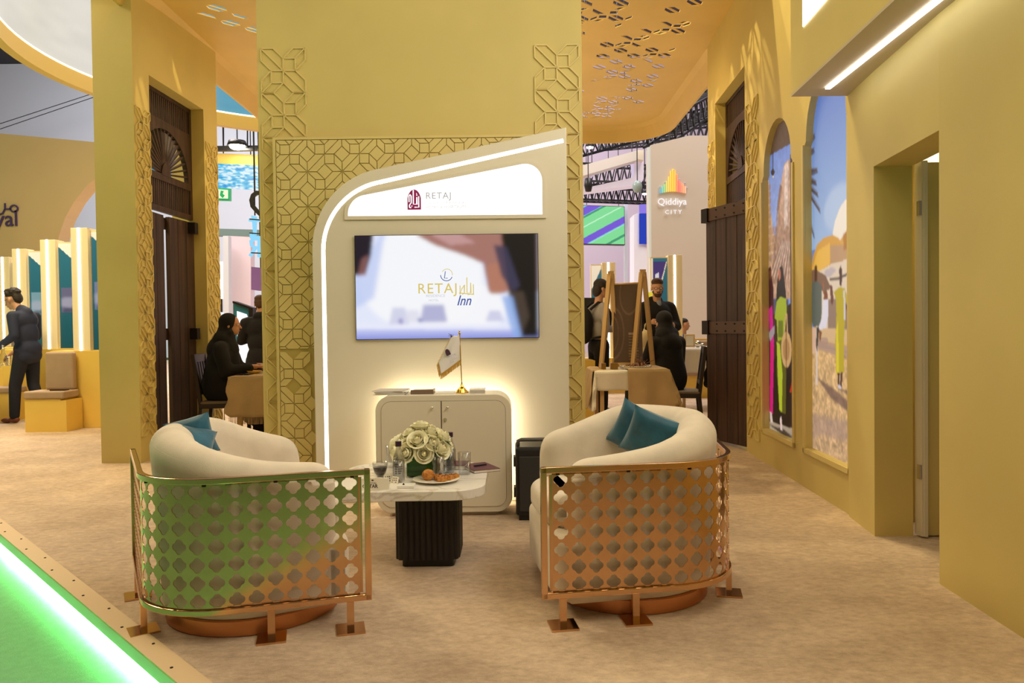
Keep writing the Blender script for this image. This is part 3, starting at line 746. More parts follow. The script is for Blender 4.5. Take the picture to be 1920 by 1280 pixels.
sk.add(vs, [(r_*n+i, r_*n+(i+1) % n, (r_+1)*n+(i+1) % n, (r_+1)*n+i) for r_ in range(len(prof)-1) for i in range(1, n)], False)
sk.build('canopy_rim', M['canopy'], cn)
# ================================================================== armchairs
def u_path(wd, ls, rad, xf=0.0, n=14):
    """open U: from (xf,-wd/2) back round to (xf, wd/2)"""
    pts = []
    for k in range(9): pts.append(Vector((xf-(ls+xf)*k/8, -wd/2)))
    for k in range(1, n+1): t = PI/2*k/n; pts.append(Vector((-ls-rad*math.sin(t), -wd/2+rad*(1-math.cos(t)))))
    m = wd-2*rad
    if m > 1e-4:
        for k in range(1, 3): pts.append(Vector((-ls-rad, -wd/2+rad+m*k/2)))
    for k in range(1, n+1): t = PI/2*(1-k/n); pts.append(Vector((-ls-rad*math.sin(t), wd/2-rad*(1-math.cos(t)))))
    for k in range(1, 9): pts.append(Vector((-ls+(ls+xf)*k/8, wd/2)))
    return pts
class Path:
    def __init__(s, pts):
        s.p = pts; s.c = [0]
        for a, b in zip(pts[:-1], pts[1:]): s.c.append(s.c[-1]+(b-a).length)
        s.L = s.c[-1]
    def at(s, d):
        d = max(0, min(s.L, d)); i = 0
        while i < len(s.c)-2 and s.c[i+1] < d: i += 1
        return s.p[i].lerp(s.p[i+1], (d-s.c[i])/(s.c[i+1]-s.c[i]))
    def nrm(s, d):
        t = (s.at(min(s.L, d+.004))-s.at(max(0, d-.004))).normalized(); return Vector((-t.y, t.x))
C0 = Vector((-0.47, 0.412))       # centre of the round seat, measured from the near front end of the frame
def armchair(label, mir, swivel, loc, rz, AF=0.345):
    """local x faces the way the frame opens; the frame runs back along the near side and round the back"""
    r = thing('armchair', label, 'armchair', (0, 0, 0), group='armchairs in bronze lattice frames')
    core_ = [(0, 0), (-0.83, 0), (-1.05, 0.88)]
    P_ = Path([Vector(p) for p in fillet(core_, [0, 0.34, 0], 16)])
    ZT, ZB, bw = 0.640, 0.115, 0.024
    MY = lambda x, y: (x, y*mir)
    NR_ = 64
    def rail(z):
        mb = MB(); rings = []
        for k in range(NR_+1):
            d = P_.L*k/NR_; p = P_.at(d); n = P_.nrm(d)
            for a, b in ((-1, -1), (1, -1), (1, 1), (-1, 1)): rings.append((*MY(p.x+n.x*a*bw/2, p.y+n.y*a*bw/2), z+b*bw/2))
        m = NR_*4; fs = [(i*4+k, i*4+(k+1) % 4, (i+1)*4+(k+1) % 4, (i+1)*4+k) for i in range(NR_) for k in range(4)]+[(3, 2, 1, 0), (m, m+1, m+2, m+3)]
        return mb.add(rings, fs)
    rail(ZT-bw/2).build('top_rail', M['bronze'], r, bevel=0.003); rail(ZB+bw/2).build('bottom_rail', M['bronze'], r, bevel=0.003)
    for d in (0.0, P_.L):
        p = P_.at(d); n = P_.nrm(d); t = Vector((n.y, -n.x)); p = p+t*(bw/2 if d == 0 else -bw/2)
        Mx = Matrix(((t.x, n.x, 0, p.x), (t.y*mir, n.y*mir, 0, p.y*mir), (0, 0, 1, 0), (0, 0, 0, 1)))
        MB().box(-bw/2, bw/2, -bw/2, bw/2, ZB, ZT, Mx).build('end_post', M['bronze'], r, bevel=0.002)
    for d in (0.085, 0.385, 0.985, 1.44):
        p = P_.at(d); n = P_.nrm(d); t = Vector((n.y, -n.x))
        Mx = Matrix(((t.x, n.x, 0, p.x), (t.y*mir, n.y*mir, 0, p.y*mir), (0, 0, 1, 0), (0, 0, 0, 1)))
        lg = MB().box(-.014, .014, -.012, .012, 0.006, ZB, Mx).build('leg', M['bronze'], r)
        MB().box(-.055, .055, -.055, .055, 0, 0.008, Mx).build('foot_plate', M['bronze'], lg)
    rows = 7; gap = 0.014; z0 = ZB+bw+gap*.5; hz = ZT-bw-gap*.5-z0; pz = 0.0700; mz = (hz-rows*pz)/2
    d0 = 0.012+0.022; span = P_.L-2*d0-0.024; cols = round(span/0.0715); pit = span/cols
    nn = 40
    def hole(t):
        t = t % (PI/2); t = t-PI/2 if t > PI/4 else t
        dd, rr = 0.0142, 0.0152; return dd*math.cos(t)+math.sqrt(rr*rr-(dd*math.sin(t))**2)
    def to3(d, z):
        p = P_.at(d); return (*MY(p.x, p.y), z)
    V = []; F = []; dA = d0+0.012
    for i in range(cols):
        for j in range(rows):
            cd_ = dA+(i+.5)*pit; cz = z0+mz+(j+.5)*pz; b = len(V)
            for k in range(nn):
                t = 2*PI*(k+.5)/nn; h_ = hole(t)
                V.append(to3(cd_+h_*math.cos(t), cz+h_*math.sin(t)))
                q = max(abs(math.cos(t)), abs(math.sin(t))); V.append(to3(cd_+pit/2*math.cos(t)/q, cz+pz/2*math.sin(t)/q))
            F += [(b+2*k, b+2*((k+1) % nn), b+2*((k+1) % nn)+1, b+2*k+1) for k in range(nn)]
            for sx, sy, ks in ((1, 1, nn//8-1), (-1, 1, 3*nn//8-1), (-1, -1, 5*nn//8-1), (1, -1, 7*nn//8-1)):
                V.append(to3(cd_+sx*pit/2, cz+sy*pz/2)); F.append((b+2*ks+1, b+2*(ks+1)+1, len(V)-1))
    for za, zb in ((z0, z0+mz), (z0+mz+rows*pz, z0+hz)):
        for i in range(cols*2):
            b = len(V); da = dA+i*pit/2
            V += [to3(da, za), to3(da+pit/2, za), to3(da+pit/2, zb), to3(da, zb)]; F.append((b, b+1, b+2, b+3))
    for da in (d0, dA+span):
        b = len(V); V += [to3(da, z0), to3(da+0.012, z0), to3(da+0.012, z0+hz), to3(da, z0+hz)]; F.append((b, b+1, b+2, b+3))
    me = MB().add(V, F, True).mesh('pierced_sheet'); bm = bmesh.new(); bm.from_mesh(me); bmesh.ops.remove_doubles(bm, verts=bm.verts, dist=2e-4); bmesh.ops.recalc_face_normals(bm, faces=bm.faces); bm.to_mesh(me); bm.free()
    me.materials.append(M['bronze_sheet']); o = bpy.data.objects.new('pierced_sheet', me); COL.objects.link(o); o.parent = r; o['label'] = 'curved bronze sheet pierced with rows of four-lobed holes'
    md = o.modifiers.new('solid', 'SOLIDIFY'); md.thickness = 0.003; md.offset = 0
    nm = bpy.data.meshes.new_from_object(o.evaluated_get(bpy.context.evaluated_depsgraph_get())); o.modifiers.clear(); o.data = nm; nm.name = 'pierced_sheet'
    nm.polygons.foreach_set('use_smooth', [True]*len(nm.polygons)); nm.set_sharp_from_angle(angle=math.radians(35))
    for d in (0.07, 0.36, 0.62, 0.9, 1.2, 1.5):
        p = P_.at(d); x, y = MY(p.x, p.y)
        MB().box(x-.007, x+.007, y-.005, y+.005, ZT-bw-gap*.6, ZT-bw+.002).build('tab', M['iron_dark'], r)
    # upholstered body, turned on its round plinth
    cs, sn_ = math.cos(swivel), math.sin(swivel)
    def S(x, y):      # seat coordinates (x forward, y sideways away from the near side) -> chair local
        return MY(C0.x+x*cs-y*sn_, C0.y+x*sn_+y*cs)
    RB = 0.388
    def HT(d, L): return 0.650+0.155*smooth01(d/1.05) if d < L/2 else 0.675+0.130*smooth01((L-d)/0.50)
    UP = Path(u_path(2*RB, 0.0, RB, xf=AF, n=20)); NS = 80; T0 = 0.15
    mb = MB(); rings = []; m = 22
    for i in range(NS+1):
        e = i/NS; d = UP.L*e; dm = min(d, UP.L-d)
        q = math.sqrt(max(0.0, 1-(1-min(1, dm/0.10))**2)); q = max(q, 0.03)
        ht = HT(d, UP.L); T = T0+0.03*smooth01(dm/0.8)
        p = UP.at(d); n = UP.nrm(d); n = -n if (Vector((0, 0))-p).dot(n) < 0 else n
        top = 0.34+(ht-0.34)*(0.74+0.26*q); Tq = T*(0.12+0.88*q); mid = T/2; R = min(Tq/2, 0.088); zb = 0.085
        lean = -0.022*smooth01(dm/.6)      # the wall swells outwards above the rail
        ring = [(mid-Tq/2+0.06*q, zb), (mid-Tq/2+0.02*q, zb+0.03), (mid-Tq/2, zb+0.12), (mid-Tq/2, 0.42), (mid-Tq/2+lean*.5, 0.60)]
        for k in range(m-9): t = PI-PI*k/(m-10); ring.append((mid+lean+Tq/2*math.cos(t), top-R+R*math.sin(t)))
        ring += [(mid+Tq/2+lean*.4, 0.56), (mid+Tq/2, 0.44), (mid+Tq/2, 0.30), (mid, 0.2)]
        for a, z in ring: rings.append((*S(p.x+n.x*a, p.y+n.y*a), z))
    fs = [(i*m+k, i*m+(k+1) % m, (i+1)*m+(k+1) % m, (i+1)*m+k) for i in range(NS) for k in range(m)]
    fs += [tuple(range(m-1, -1, -1)), tuple(NS*m+k for k in range(m))]
    mb.add(rings, fs, True).build('shell', M['upholstery'], r, subsurf=1)
    mb = MB(); prev = []
    for i in range(NS+1):     # seam bead on the outer shoulder
        d = UP.L*i/NS; dm = min(d, UP.L-d)
        if dm < .16: continue
        p = UP.at(d); n = UP.nrm(d); n = -n if (-p).dot(n) < 0 else n; ht = HT(d, UP.L)
        a = 0.012-0.022*smooth01(dm/.6); prev.append((*S(p.x+n.x*a, p.y+n.y*a), ht-0.052))
    mb.tube(prev, 0.003, 6).build('piping', M['upholstery'], r)
    def slab(name, xf, rad, za, zb, rnd, mt, seg=8):
        base = [Vector(p) for p in fillet([tuple(p) for p in u_path(2*rad, 0.0, rad, xf=xf, n=12)], [0.10]+[0]*(9+12+12+8-2)+[0.10], 5)]
        rg_ = []; pr = [(rnd*(1-math.sin(PI/2*k/seg)), za+rnd*(1-math.cos(PI/2*k/seg))) for k in range(seg+1)]+[(rnd*(1-math.cos(PI/2*k/seg)), zb-rnd*(1-math.sin(PI/2*k/seg))) for k in range(seg+1)]
        nb = len(base)
        for ins, z in pr:
            for b in base: rg_.append((*S(b.x*(1-ins/b.length), b.y*(1-ins/b.length)), z))
        fs = [(i*nb+k, i*nb+(k+1) % nb, (i+1)*nb+(k+1) % nb, (i+1)*nb+k) for i in range(len(pr)-1) for k in range(nb)]
        fs += [tuple(range(nb-1, -1, -1)), tuple((len(pr)-1)*nb+k for k in range(nb))]
        return MB().add(rg_, fs, True).build(name, mt, r, sharp=50)
    slab('body', AF+0.06, RB-0.012, 0.062, 0.34, 0.045, M['upholstery'])
    slab('seat_cushion', AF+0.075, RB-0.155, 0.335, 0.48, 0.055, M['upholstery'])
    MB().lathe([(0.355, 0.0), (0.362, 0.004), (0.362, 0.060), (0.355, 0.066)], 56, (*MY(C0.x, C0.y), 0)).build('plinth', M['copper_base'], r, sharp=40)
    r.location = loc; r.rotation_euler = (0, 0, rz); r['S'] = 0; del r['S']
    bpy.context.view_layer.update(); Mw = r.matrix_basis.copy()
    return r, (lambda x, y, z: Mw @ Vector((*S(x, y), z))), rz+swivel*mir
ch1, in1, face1 = armchair('cream armchair with bronze lattice frame left of the marble table, green reflections in its bronze', 1, math.radians(14), (-0.575, 2.975, 0), math.radians(15), 0.27)
ch2, in2, face2 = armchair('cream armchair with bronze lattice frame right of the marble table, holding two teal cushions', -1, math.radians(0), (0.1055, 2.95, 0), math.radians(188))

# cushions
def cushion_mesh(w_, h, t):
    mb = MB(); n = 22
    for sg in (1, -1):
        def fn(u, v):
            x = u*2-1; y = v*2-1; k = 1-0.10*(1-y*y)*(abs(x)**3); k2 = 1-0.10*(1-x*x)*(abs(y)**3)
            z = t/2*((1-x**2)*(1-y**2))**0.42*(1+0.07*math.sin(5*x+2*y)*math.cos(4*y-x))
            return (x*w_/2*k, sg*z, y*h/2*k2)
        mb.grid(fn, n, n)
    return mb
def cushion(label, c, rot, w_=0.36, grp='teal cushions on the armchairs'):
    r = cushion_mesh(w_, w_, 0.12).build('cushion', M['teal_velvet']); me = r.data; me.transform(Matrix.Translation((0, 0, -w_/2)))
    r.location = c; r.rotation_euler = rot
    tag(r, label, 'cushion', grp); return r
D = math.radians
# a cushion's own face normal is y; it leans with its back to the shell
ca = cushion('teal cushion with one corner up, leaning in the left armchair', P(360, 820, 3.24), (D(12), D(-14), D(20)), 0.19)
cc = cushion('flatter teal cushion lying below the upright one in the left armchair', P(356, 838, 3.16), (D(-40), D(14), D(26)), 0.20)
cb = cushion('rear teal cushion of the pair in the right armchair', P(1195, 808, 3.58), (D(14), D(28), D(-20)), 0.25)
ce = cushion('front teal cushion of the pair in the right armchair', P(1222, 818, 3.46), (D(22), D(22), D(-12)), 0.25)

# ================================================================== coffee table
marble = mat('white_marble', (0.80, 0.76, 0.70), 0.18, col2=(0.80, 0.76, 0.70), coat=0.2)
def marble_mat():
    m = bpy.data.materials.new('veined_marble'); m.use_nodes = True; nt = m.node_tree; N = nt.nodes; L = nt.links; b = N['Principled BSDF']
    tc = N.new('ShaderNodeTexCoord'); n1 = N.new('ShaderNodeTexNoise'); n1.inputs['Scale'].default_value = 3.2; n1.inputs['Detail'].default_value = 8; n1.inputs['Distortion'].default_value = 1.3
    L.new(tc.outputs['Object'], n1.inputs[0]); a = N.new('ShaderNodeMath'); a.operation = 'SUBTRACT'; a.inputs[1].default_value = 0.5; L.new(n1.outputs[0], a.inputs[0])
    ab = N.new('ShaderNodeMath'); ab.operation = 'ABSOLUTE'; L.new(a.outputs[0], ab.inputs[0])
    rp = N.new('ShaderNodeValToRGB'); e = rp.color_ramp.elements; e[0].position = 0.0; e[0].color = (0.60, 0.55, 0.48, 1); e[1].position = 0.03; e[1].color = (0.82, 0.79, 0.76, 1)
    L.new(ab.outputs[0], rp.inputs[0]); L.new(rp.outputs[0], b.inputs['Base Color']); b.inputs['Roughness'].default_value = 0.18
    return m
TX, TY, TZ = -0.505, 3.90, 0.425
tb = thing('coffee_table', 'low white marble coffee table on a black fluted pedestal between the armchairs', 'table', (TX, TY, 0))
a = 0.385
ol = fillet([(TX-a-.02, TY-a), (TX+a-.02, TY-a), (TX+a-.02, TY+a), (TX-a-.02, TY+a)], [0.17]*4, 12)
MB().prism(ol, TZ-0.045, TZ, XY).build('tabletop', marble_mat(), tb, bevel=0.003)
def pedestal():
    b_ = 0.155; pts = []; base = fillet([(-b_, -b_), (b_, -b_), (b_, b_), (-b_, b_)], [0.045]*4, 6)
    pp = Path([Vector(p) for p in base+[base[0]]]); nf = 40
    for k in range(nf):
        for q in range(5):
            d = pp.L*(k+q/5)/nf; p = pp.at(d); n = pp.nrm(d); n = n if n.dot(p) > 0 else -n
            p = p+n*0.007*abs(math.sin(PI*q/5)); pts.append((p.x-0.437, p.y+3.86))
    return pts
MB().prism(pedestal(), 0.04, TZ-0.045, XY).build('pedestal', M['black_wood'], tb)
MB().prism(fillet([(-0.437-.13, 3.86-.13), (-0.437+.13, 3.86-.13), (-0.437+.13, 3.86+.13), (-0.437-.13, 3.86+.13)], [0.02]*4, 3), 0, 0.04, XY).build('pedestal_foot', M['black'], tb)
def T(px, py, z=TZ): v = FL(px, py, z); return v
# flower arrangement
vp = Vector((-0.475, 3.93, TZ)); fa = thing('flower_arrangement', 'cream roses in a square glass vase lined with green leaf on the marble table', 'flowers', vp)
vg = 0.084
MB().box(vp.x-vg, vp.x+vg, vp.y-vg, vp.y+vg, TZ, TZ+0.135).build('vase', M['glass'], fa, bevel=0.004)
leafm = mat('dark_leaf', (0.015, 0.09, 0.012), 0.35, col2=(0.03, 0.17, 0.02), vs=5, stretch=(0.6, 0.6, 9))
MB().box(vp.x-vg+.005, vp.x+vg-.005, vp.y-vg+.005, vp.y+vg-.005, TZ+.006, TZ+0.128).build('leaf_lining', leafm, fa, bevel=0.006)
roseM = mat('cream_rose', (0.93, 0.90, 0.68), 0.7, var=0.04, vs=12); roseC = mat('rose_heart', (0.86, 0.78, 0.45), 0.7)
def petal_mesh(r, h, cup):
    def fn(u, v):
        t = (u-.5)*2.6; z = v*h; rr = r*(0.35+0.65*math.sin(min(1, v*1.25)*PI/2))+cup*max(0, v-.7)**1.5
        zz = z*(1-0.22*(abs(u-.5)*2)**2.2); return (rr*math.cos(t), rr*math.sin(t), zz)
    return MB().grid(fn, 8, 6)
pm = []
for r_, h, cup in ((0.012, 0.043, -0.01), (0.018, 0.042, 0.0), (0.024, 0.038, 0.03), (0.030, 0.030, 0.07)):
    pm.append(petal_mesh(r_, h, cup).mesh('petal'))
for me in pm: me.materials.append(roseM)
bud = MB().ellipsoid((0, 0, 0.018), (0.011, 0.011, 0.020), 10, 7).mesh('rose'); bud.materials.append(roseC)
random.seed(5); spots = []
for ring_, (cnt, rad, hh) in enumerate(((1, 0, 0.115), (6, 0.052, 0.098), (10, 0.094, 0.055), (9, 0.112, 0.012))):
    for k in range(cnt):
        t = 2*PI*k/cnt+ring_*0.5+random.uniform(-.1, .1); spots.append((rad*math.cos(t), rad*math.sin(t)*0.9, hh+random.uniform(-.016, .014)))
for x, y, z in spots:
    ro = bpy.data.objects.new('rose', bud); COL.objects.link(ro); ro.parent = fa
    ro.location = (x*1.05-0.012, y, 0.135+z*0.85-0.01)
    dirv = Vector((x, y, 0.03+z*0.75)).normalized() if (x or y) else Vector((0, 0, 1))
    ro.rotation_euler = dirv.to_track_quat('Z', 'Y').to_euler(); s_ = random.uniform(1.0, 1.45); ro.scale = (s_, s_, s_)
    for lv, cnt in ((0, 3), (1, 3), (2, 3), (3, 4)):
        for k in range(cnt):
            pe = bpy.data.objects.new('petal', pm[lv]); COL.objects.link(pe); pe.parent = ro
            pe.rotation_euler = (0, 0, 2*PI*k/cnt+lv*0.9+random.uniform(-.2, .2)); pe.location = (0, 0, -0.002*lv)
def leaf_blade(p, q, w_, bend):
    p = Vector(p); q = Vector(q); d = q-p; s2 = d.cross(Vector((0, 0, 1))).normalized()
    return MB().grid(lambda u, v: p+d*u+s2*((v-.5)*w_*math.sin(PI*min(1, .12+u*.9)))+Vector((0, 0, bend*math.sin(PI*u)+0.01*abs(v-.5))), 8, 4)
leaf_blade(vp+Vector((.045, -.02, .135)), vp+Vector((.15, -.04, .155)), 0.06, 0.035).build('leaf', leafm, fa)
leaf_blade(vp+Vector((.03, -.05, .13)), vp+Vector((.10, -.09, .13)), 0.035, 0.015).build('leaf', leafm, fa)
leaf_blade(vp+Vector((-.03, -.06, .13)), vp+Vector((.03, -.075, .135)), 0.03, 0.01).build('leaf', leafm, fa)
# bottles, glasses
water = thin_glass('water', (0.80, 0.82, 0.84), 0.35, 0.08)
capm = mat('plum_cap', (0.03, 0.006, 0.03), 0.4); inkm = mat('dark_print', (0.05, 0.04, 0.05), 0.6)
def bottle(label, c, h=0.205):
    r = thing('water_bottle', label, 'bottle', c, group='water bottles on the marble table')
    k = h/0.205
    pr = [(0.002, 0.001), (0.029, 0.002), (0.031, 0.008), (0.031, 0.105*k), (0.028, 0.125*k), (0.016, 0.155*k), (0.0125, 0.175*k), (0.0125, 0.19*k), (0.0105, 0.19*k), (0.0105, 0.175*k), (0.014, 0.154*k), (0.026, 0.122*k), (0.029, 0.105*k), (0.029, 0.01), (0.002, 0.008)]
    MB().lathe(pr, 24, c).build('bottle_glass', M['glass'], r)
    MB().lathe([(0.001, 0.009), (0.0285, 0.0105), (0.0285, 0.112*k), (0.001, 0.112*k)], 24, c).build('water', water, r)
    MB().lathe([(0.001, 0.180*k), (0.0155, 0.180*k), (0.0155, 0.205*k), (0.001, 0.205*k)], 20, c, smooth=False).build('cap', capm, r)
    mb = MB(); random.seed(int(c[0]*1000) % 97)
    for j in range(5):
        z = 0.045+j*0.011; t = -2.0
        while t < -0.9:
            dt = random.uniform(.05, .14)
            if random.random() < .75: mb.add([Vector(c)+Vector((0.0316*math.cos(q), 0.0316*math.sin(q), zz)) for q, zz in ((t, z), (t+dt, z), (t+dt, z+.006), (t, z+.006))], [(0, 1, 2, 3)])
            t += dt+0.05
    mb.build('printed_label', inkm, r)['kind'] = 'stuff'
    return r
B1 = T(748, 903); B2 = T(826, 884)
bottle('water bottle with a dark cap in front of the roses, left of the vase', B1)
bottle('water bottle with a dark cap standing right of the vase behind the tall glasses', B2+Vector((0.05, 0.05, 0)))
def glass_tumbler(label, c, r0=0.030, r1=0.034, h=0.115):
    r = thing('drinking_glass', label, 'glass', c, group='glasses on the marble table')
    MB().lathe([(0.001, 0.0), (r0, 0.001), (r1, h), (r1-.0018, h), (r0-.002, 0.010), (0.001, 0.009)], 28, c).build('tumbler', M['glass'], r)
    return r
glass_tumbler('empty clear tumbler nearest the right edge of the marble table', T(871, 889), 0.031, 0.035, 0.118)
glass_tumbler('clear tumbler close to the right side of the flower vase', T(822, 898), 0.030, 0.033, 0.118)
glass_tumbler('clear tumbler between the bottle and the notebook', T(840, 889)+Vector((0, 0.05, 0)), 0.028, 0.031, 0.105)
glass_tumbler('faint clear tumbler behind the tea glass at the left of the table', T(733, 880)+Vector((0, 0.06, 0)), 0.034, 0.037, 0.125)
tg = T(713, 893); tea = thing('tea_glass', 'small glass half full of dark coffee at the left of the marble table', 'cup', tg, group=None)
MB().lathe([(0.001, 0.0), (0.018, 0.0), (0.030, 0.018), (0.040, 0.055), (0.041, 0.075), (0.0395, 0.075), (0.038, 0.055), (0.028, 0.019), (0.001, 0.004)], 28, tg).build('bowl', M['glass'], tea)
MB().lathe([(0.001, 0.005), (0.0175, 0.007), (0.028, 0.020), (0.0372, 0.050), (0.001, 0.050)], 28, tg).build('coffee', mat('dark_coffee', (0.02, 0.006, 0.004), 0.1), tea)
# plate with pastries
pc = T(818, 902); pl_ = thing('plate', 'round cream plate of golden pastries at the front of the marble table', 'plate', pc)
MB().lathe([(0.001, 0.0), (0.06, 0.0), (0.075, 0.004), (0.118, 0.014), (0.118, 0.017), (0.075, 0.008), (0.001, 0.005)], 40, pc).build('dish', mat('cream_ceramic', (0.84, 0.80, 0.68), 0.25), pl_)
pastry = mat('golden_pastry', (0.45, 0.14, 0.02), 0.6, col2=(0.66, 0.30, 0.06), vs=40, bump=0.8, bs=90)
seeds = mat('dark_seeds', (0.06, 0.02, 0.01), 0.6)
def pastry_at(name, label, dx, dy, shape, rz=0, seed=0):
    random.seed(seed); c = pc+Vector((dx, dy, 0.006))
    if shape == 'ball':
        mb = MB(); mb.ellipsoid((0, 0, 0.027), (0.032, 0.028, 0.028), 18, 12)
        mb.v = [(x*(1+random.uniform(-.04, .04)), y*(1+random.uniform(-.04, .04)), z*(1+random.uniform(-.03, .03))) for x, y, z in mb.v]
    else:
        mb = MB(); mb.box(-.024, .024, -.02, .02, 0, 0.026)
    o = mb.build(name, pastry, bevel=0 if shape == 'ball' else 0.007, seg=3); o.location = c; o.rotation_euler = (0, 0, rz)
    tag(o, label, 'pastry', 'pastries on the plate')
    if shape != 'ball':
        mb = MB()
        for _ in range(9): mb.ellipsoid((random.uniform(-.017, .017), random.uniform(-.014, .014), 0.0265), (0.004, 0.003, 0.0015), 6, 4)
        s_ = mb.build('seeds', seeds, o); s_['kind'] = 'stuff'; s_.location = (0, 0, 0)
        s_.data.transform(Matrix.Translation(o.location)); 
    return o
pastry_at('pastry', 'round golden fried pastry at the left of the plate', -0.04, 0.0, 'ball', 0, 1)
pastry_at('pastry', 'square pastry next to the round one, dark seeds on top', 0.012, 0.012, 'sq', .3, 2)
pastry_at('pastry', 'second square seeded pastry, middle of the row', 0.058, 0.004, 'sq', -.2, 3)
pastry_at('pastry', 'square seeded pastry at the right end of the row', 0.10-.012, 0.022, 'sq', .5, 4)
pastry_at('pastry', 'small front square pastry overlapping the middle of the row', 0.032, -0.032, 'sq', .1, 5)
# notebooks
bkc = T(884, 872); paper = mat('cream_paper', (0.85, 0.80, 0.68), 0.8); plum = mat('plum_cover', (0.10, 0.02, 0.035), 0.45)
def notebook(label, c, rz, w_, d, h, z):
    r = thing('notebook', label, 'notebook', Vector((c[0], c[1], z)), 0, 'notebooks on the marble table')
    Mx = Matrix.Translation((c[0], c[1], z)) @ Matrix.Rotation(rz, 4, 'Z')
    MB().box(-w_/2+.003, w_/2-.002, -d/2+.003, d/2-.003, .002, h-.002, Mx).build('pages', paper, r)
    MB().box(-w_/2, w_/2, -d/2, d/2, 0, .002, Mx).build('cover', plum, r); MB().box(-w_/2, w_/2, -d/2, d/2, h-.002, h, Mx).build('cover', plum, r)
    return r
notebook('plum notebook with cream page edges at the right rear of the marble table', (-0.185, 4.06), D(25), 0.15, 0.21, 0.016, TZ)
notebook('small plum notebook behind the tumblers', (-0.315, 4.12), D(-8), 0.12, 0.15, 0.024, TZ)
pn = MB().cyl((-0.215, 4.045, TZ+.021), (-0.15, 4.09, TZ+.021), 0.0045, n=8).build('pen', M['black']); tag(pn, 'dark pen lying on the plum notebook', 'pen')
# tissue box / cards at the left front
cb_ = T(762, 913); b_ = thing('card_box', 'small flat white box at the front edge of the marble table', 'box', cb_)
MB().box(cb_.x-.04, cb_.x+.042, cb_.y-.035, cb_.y+.03, TZ, TZ+.014).build('box_body', M['white_gloss'], b_, bevel=0.002)
cn_ = MB().cyl((cb_.x-.012, cb_.y-.01, TZ+.014), (cb_.x-.012, cb_.y-.01, TZ+.022), 0.006, 0.002, n=8).build('lid_knob', M['iron_dark'], b_)
q0 = P(672, 908, 3.56); q0.z = TZ
sn = thing('table_sign', 'white folded card sign with black lettering at the left of the marble table', 'sign', q0+Vector((0.07, 0, 0)))
MB().prism([(q0.x, TZ), (q0.x+.145, TZ), (q0.x+.145, TZ+.052), (q0.x+.10, TZ+.058), (q0.x, TZ+.055)], 3.57, 3.576, FX).build('card', paper, sn)
MB().add([(q0.x, 3.576, TZ+.055), (q0.x+.13, 3.576, TZ+.05), (q0.x+.13, 3.62, TZ), (q0.x, 3.62, TZ)], [(0, 1, 2, 3)]).build('back_fold', paper, sn, solid=.001)
cdm = text_mb(MB(), 'QATAR', 0.023, (q0.x+.017, 3.5695, TZ+.010), X_, Z_, NY, ext=.0005, bold=.0006, sx=.95)
text_mb(cdm, 'ROYAL', 0.013, (q0.x+.045, 3.5695, TZ+.028), X_, Z_, NY, ext=.0005)
cdm.ellipsoid((q0.x+.066, 3.5695, TZ+.046), (.006, .0006, .004), 8, 5); cdm.build('lettering', inkm, sn)
for k, (px, py, rz, lb_) in enumerate(((727, 903, .3, 'small white folded paper slip leaning beside the card sign'), (741, 906, -.4, 'small white paper slip under the front water bottle'))):
    c = T(px, py); mb = MB(); Mx = Matrix.Translation(c) @ Matrix.Rotation(rz, 4, 'Z')
    mb.add([Mx @ Vector(p) for p in ((-.022, -.01, 0), (.022, -.01, 0), (.018, .006, .032), (-.018, .006, .034), (.022, .03, .0), (-.022, .03, .0))], [(0, 1, 2, 3), (3, 2, 4, 5)])
    o = mb.build('paper_slip', paper, solid=.0006); tag(o, lb_, 'paper')
    mb = MB(); random.seed(k)
    for j in range(3):
        for i in range(3):
            if random.random() < .8: mb.box(-.014+i*.010, -.014+i*.010+.006, -.0105+.005*j, -.0100+.005*j, .006+j*.009, .010+j*.009, Mx)
    mb.build('printed_marks', inkm, o)['kind'] = 'stuff'

# ================================================================== cabinet and what stands on it
cx0, cx1, cz0, cz1, cyf, cyb = -0.872, -0.010, 0.025, 0.772, 4.72, 5.03
cab = thing('cabinet', 'low cream two-door cabinet with rounded corners, glowing behind, under the television', 'cabinet', ((cx0+cx1)/2, 4.86, 0))
co = fillet([(cx0, cz0), (cx1, cz0), (cx1, cz1), (cx0, cz1)], [0.10]*4, 10)
MB().prism(co, cyf, cyb, FX).build('body', M['white_panel'], cab, bevel=0.004)
ci = offset_poly(co, 0.036); cxm = (cx0+cx1)/2-0.012
groove = mat('groove_shadow_brown', (0.16, 0.12, 0.08), 0.7)
MB().prism(ci, cyf+.001, cyf-.0005, FX).build('door_gap', groove, cab)
L_ = [p for p in clip_rect(ci, cx0, cxm-.0015, 0, 2)]; R_ = [p for p in clip_rect(ci, cxm+.0015, cx1, 0, 2)]
for pts, kx in ((L_, -.055), (R_, .042)):
    d_o = MB().prism(offset_poly(pts, .0022), cyf+.001, cyf-.006, FX).build('door', M['white_panel'], cab)
    MB().cyl((cxm+kx, cyf-.006, .695), (cxm+kx, cyf-.022, .695), .005, n=10).ellipsoid((cxm+kx, cyf-.026, .695), (.009, .007, .009), 12, 8).build('knob', M['chrome'], d_o)
MB().cyl((cxm+.025, cyf-.006, .617), (cxm+.025, cyf-.016, .617), .011, n=16).build('lock', M['chrome'], cab)
MB().box(cx0+.09, cx1-.09, cyf+.05, cyb, 0, cz0).build('plinth', M['white_panel'], cab)
hl = offset_poly(co, 0.014); hi = offset_poly(co, 0.030); mb = MB(); ring_prism(mb, hl, hi, cyb+.001, cyb+.045, FX)
mb.build('halo_light', M['led_halo'], cab)['label'] = 'warm light band glowing round the back edge'
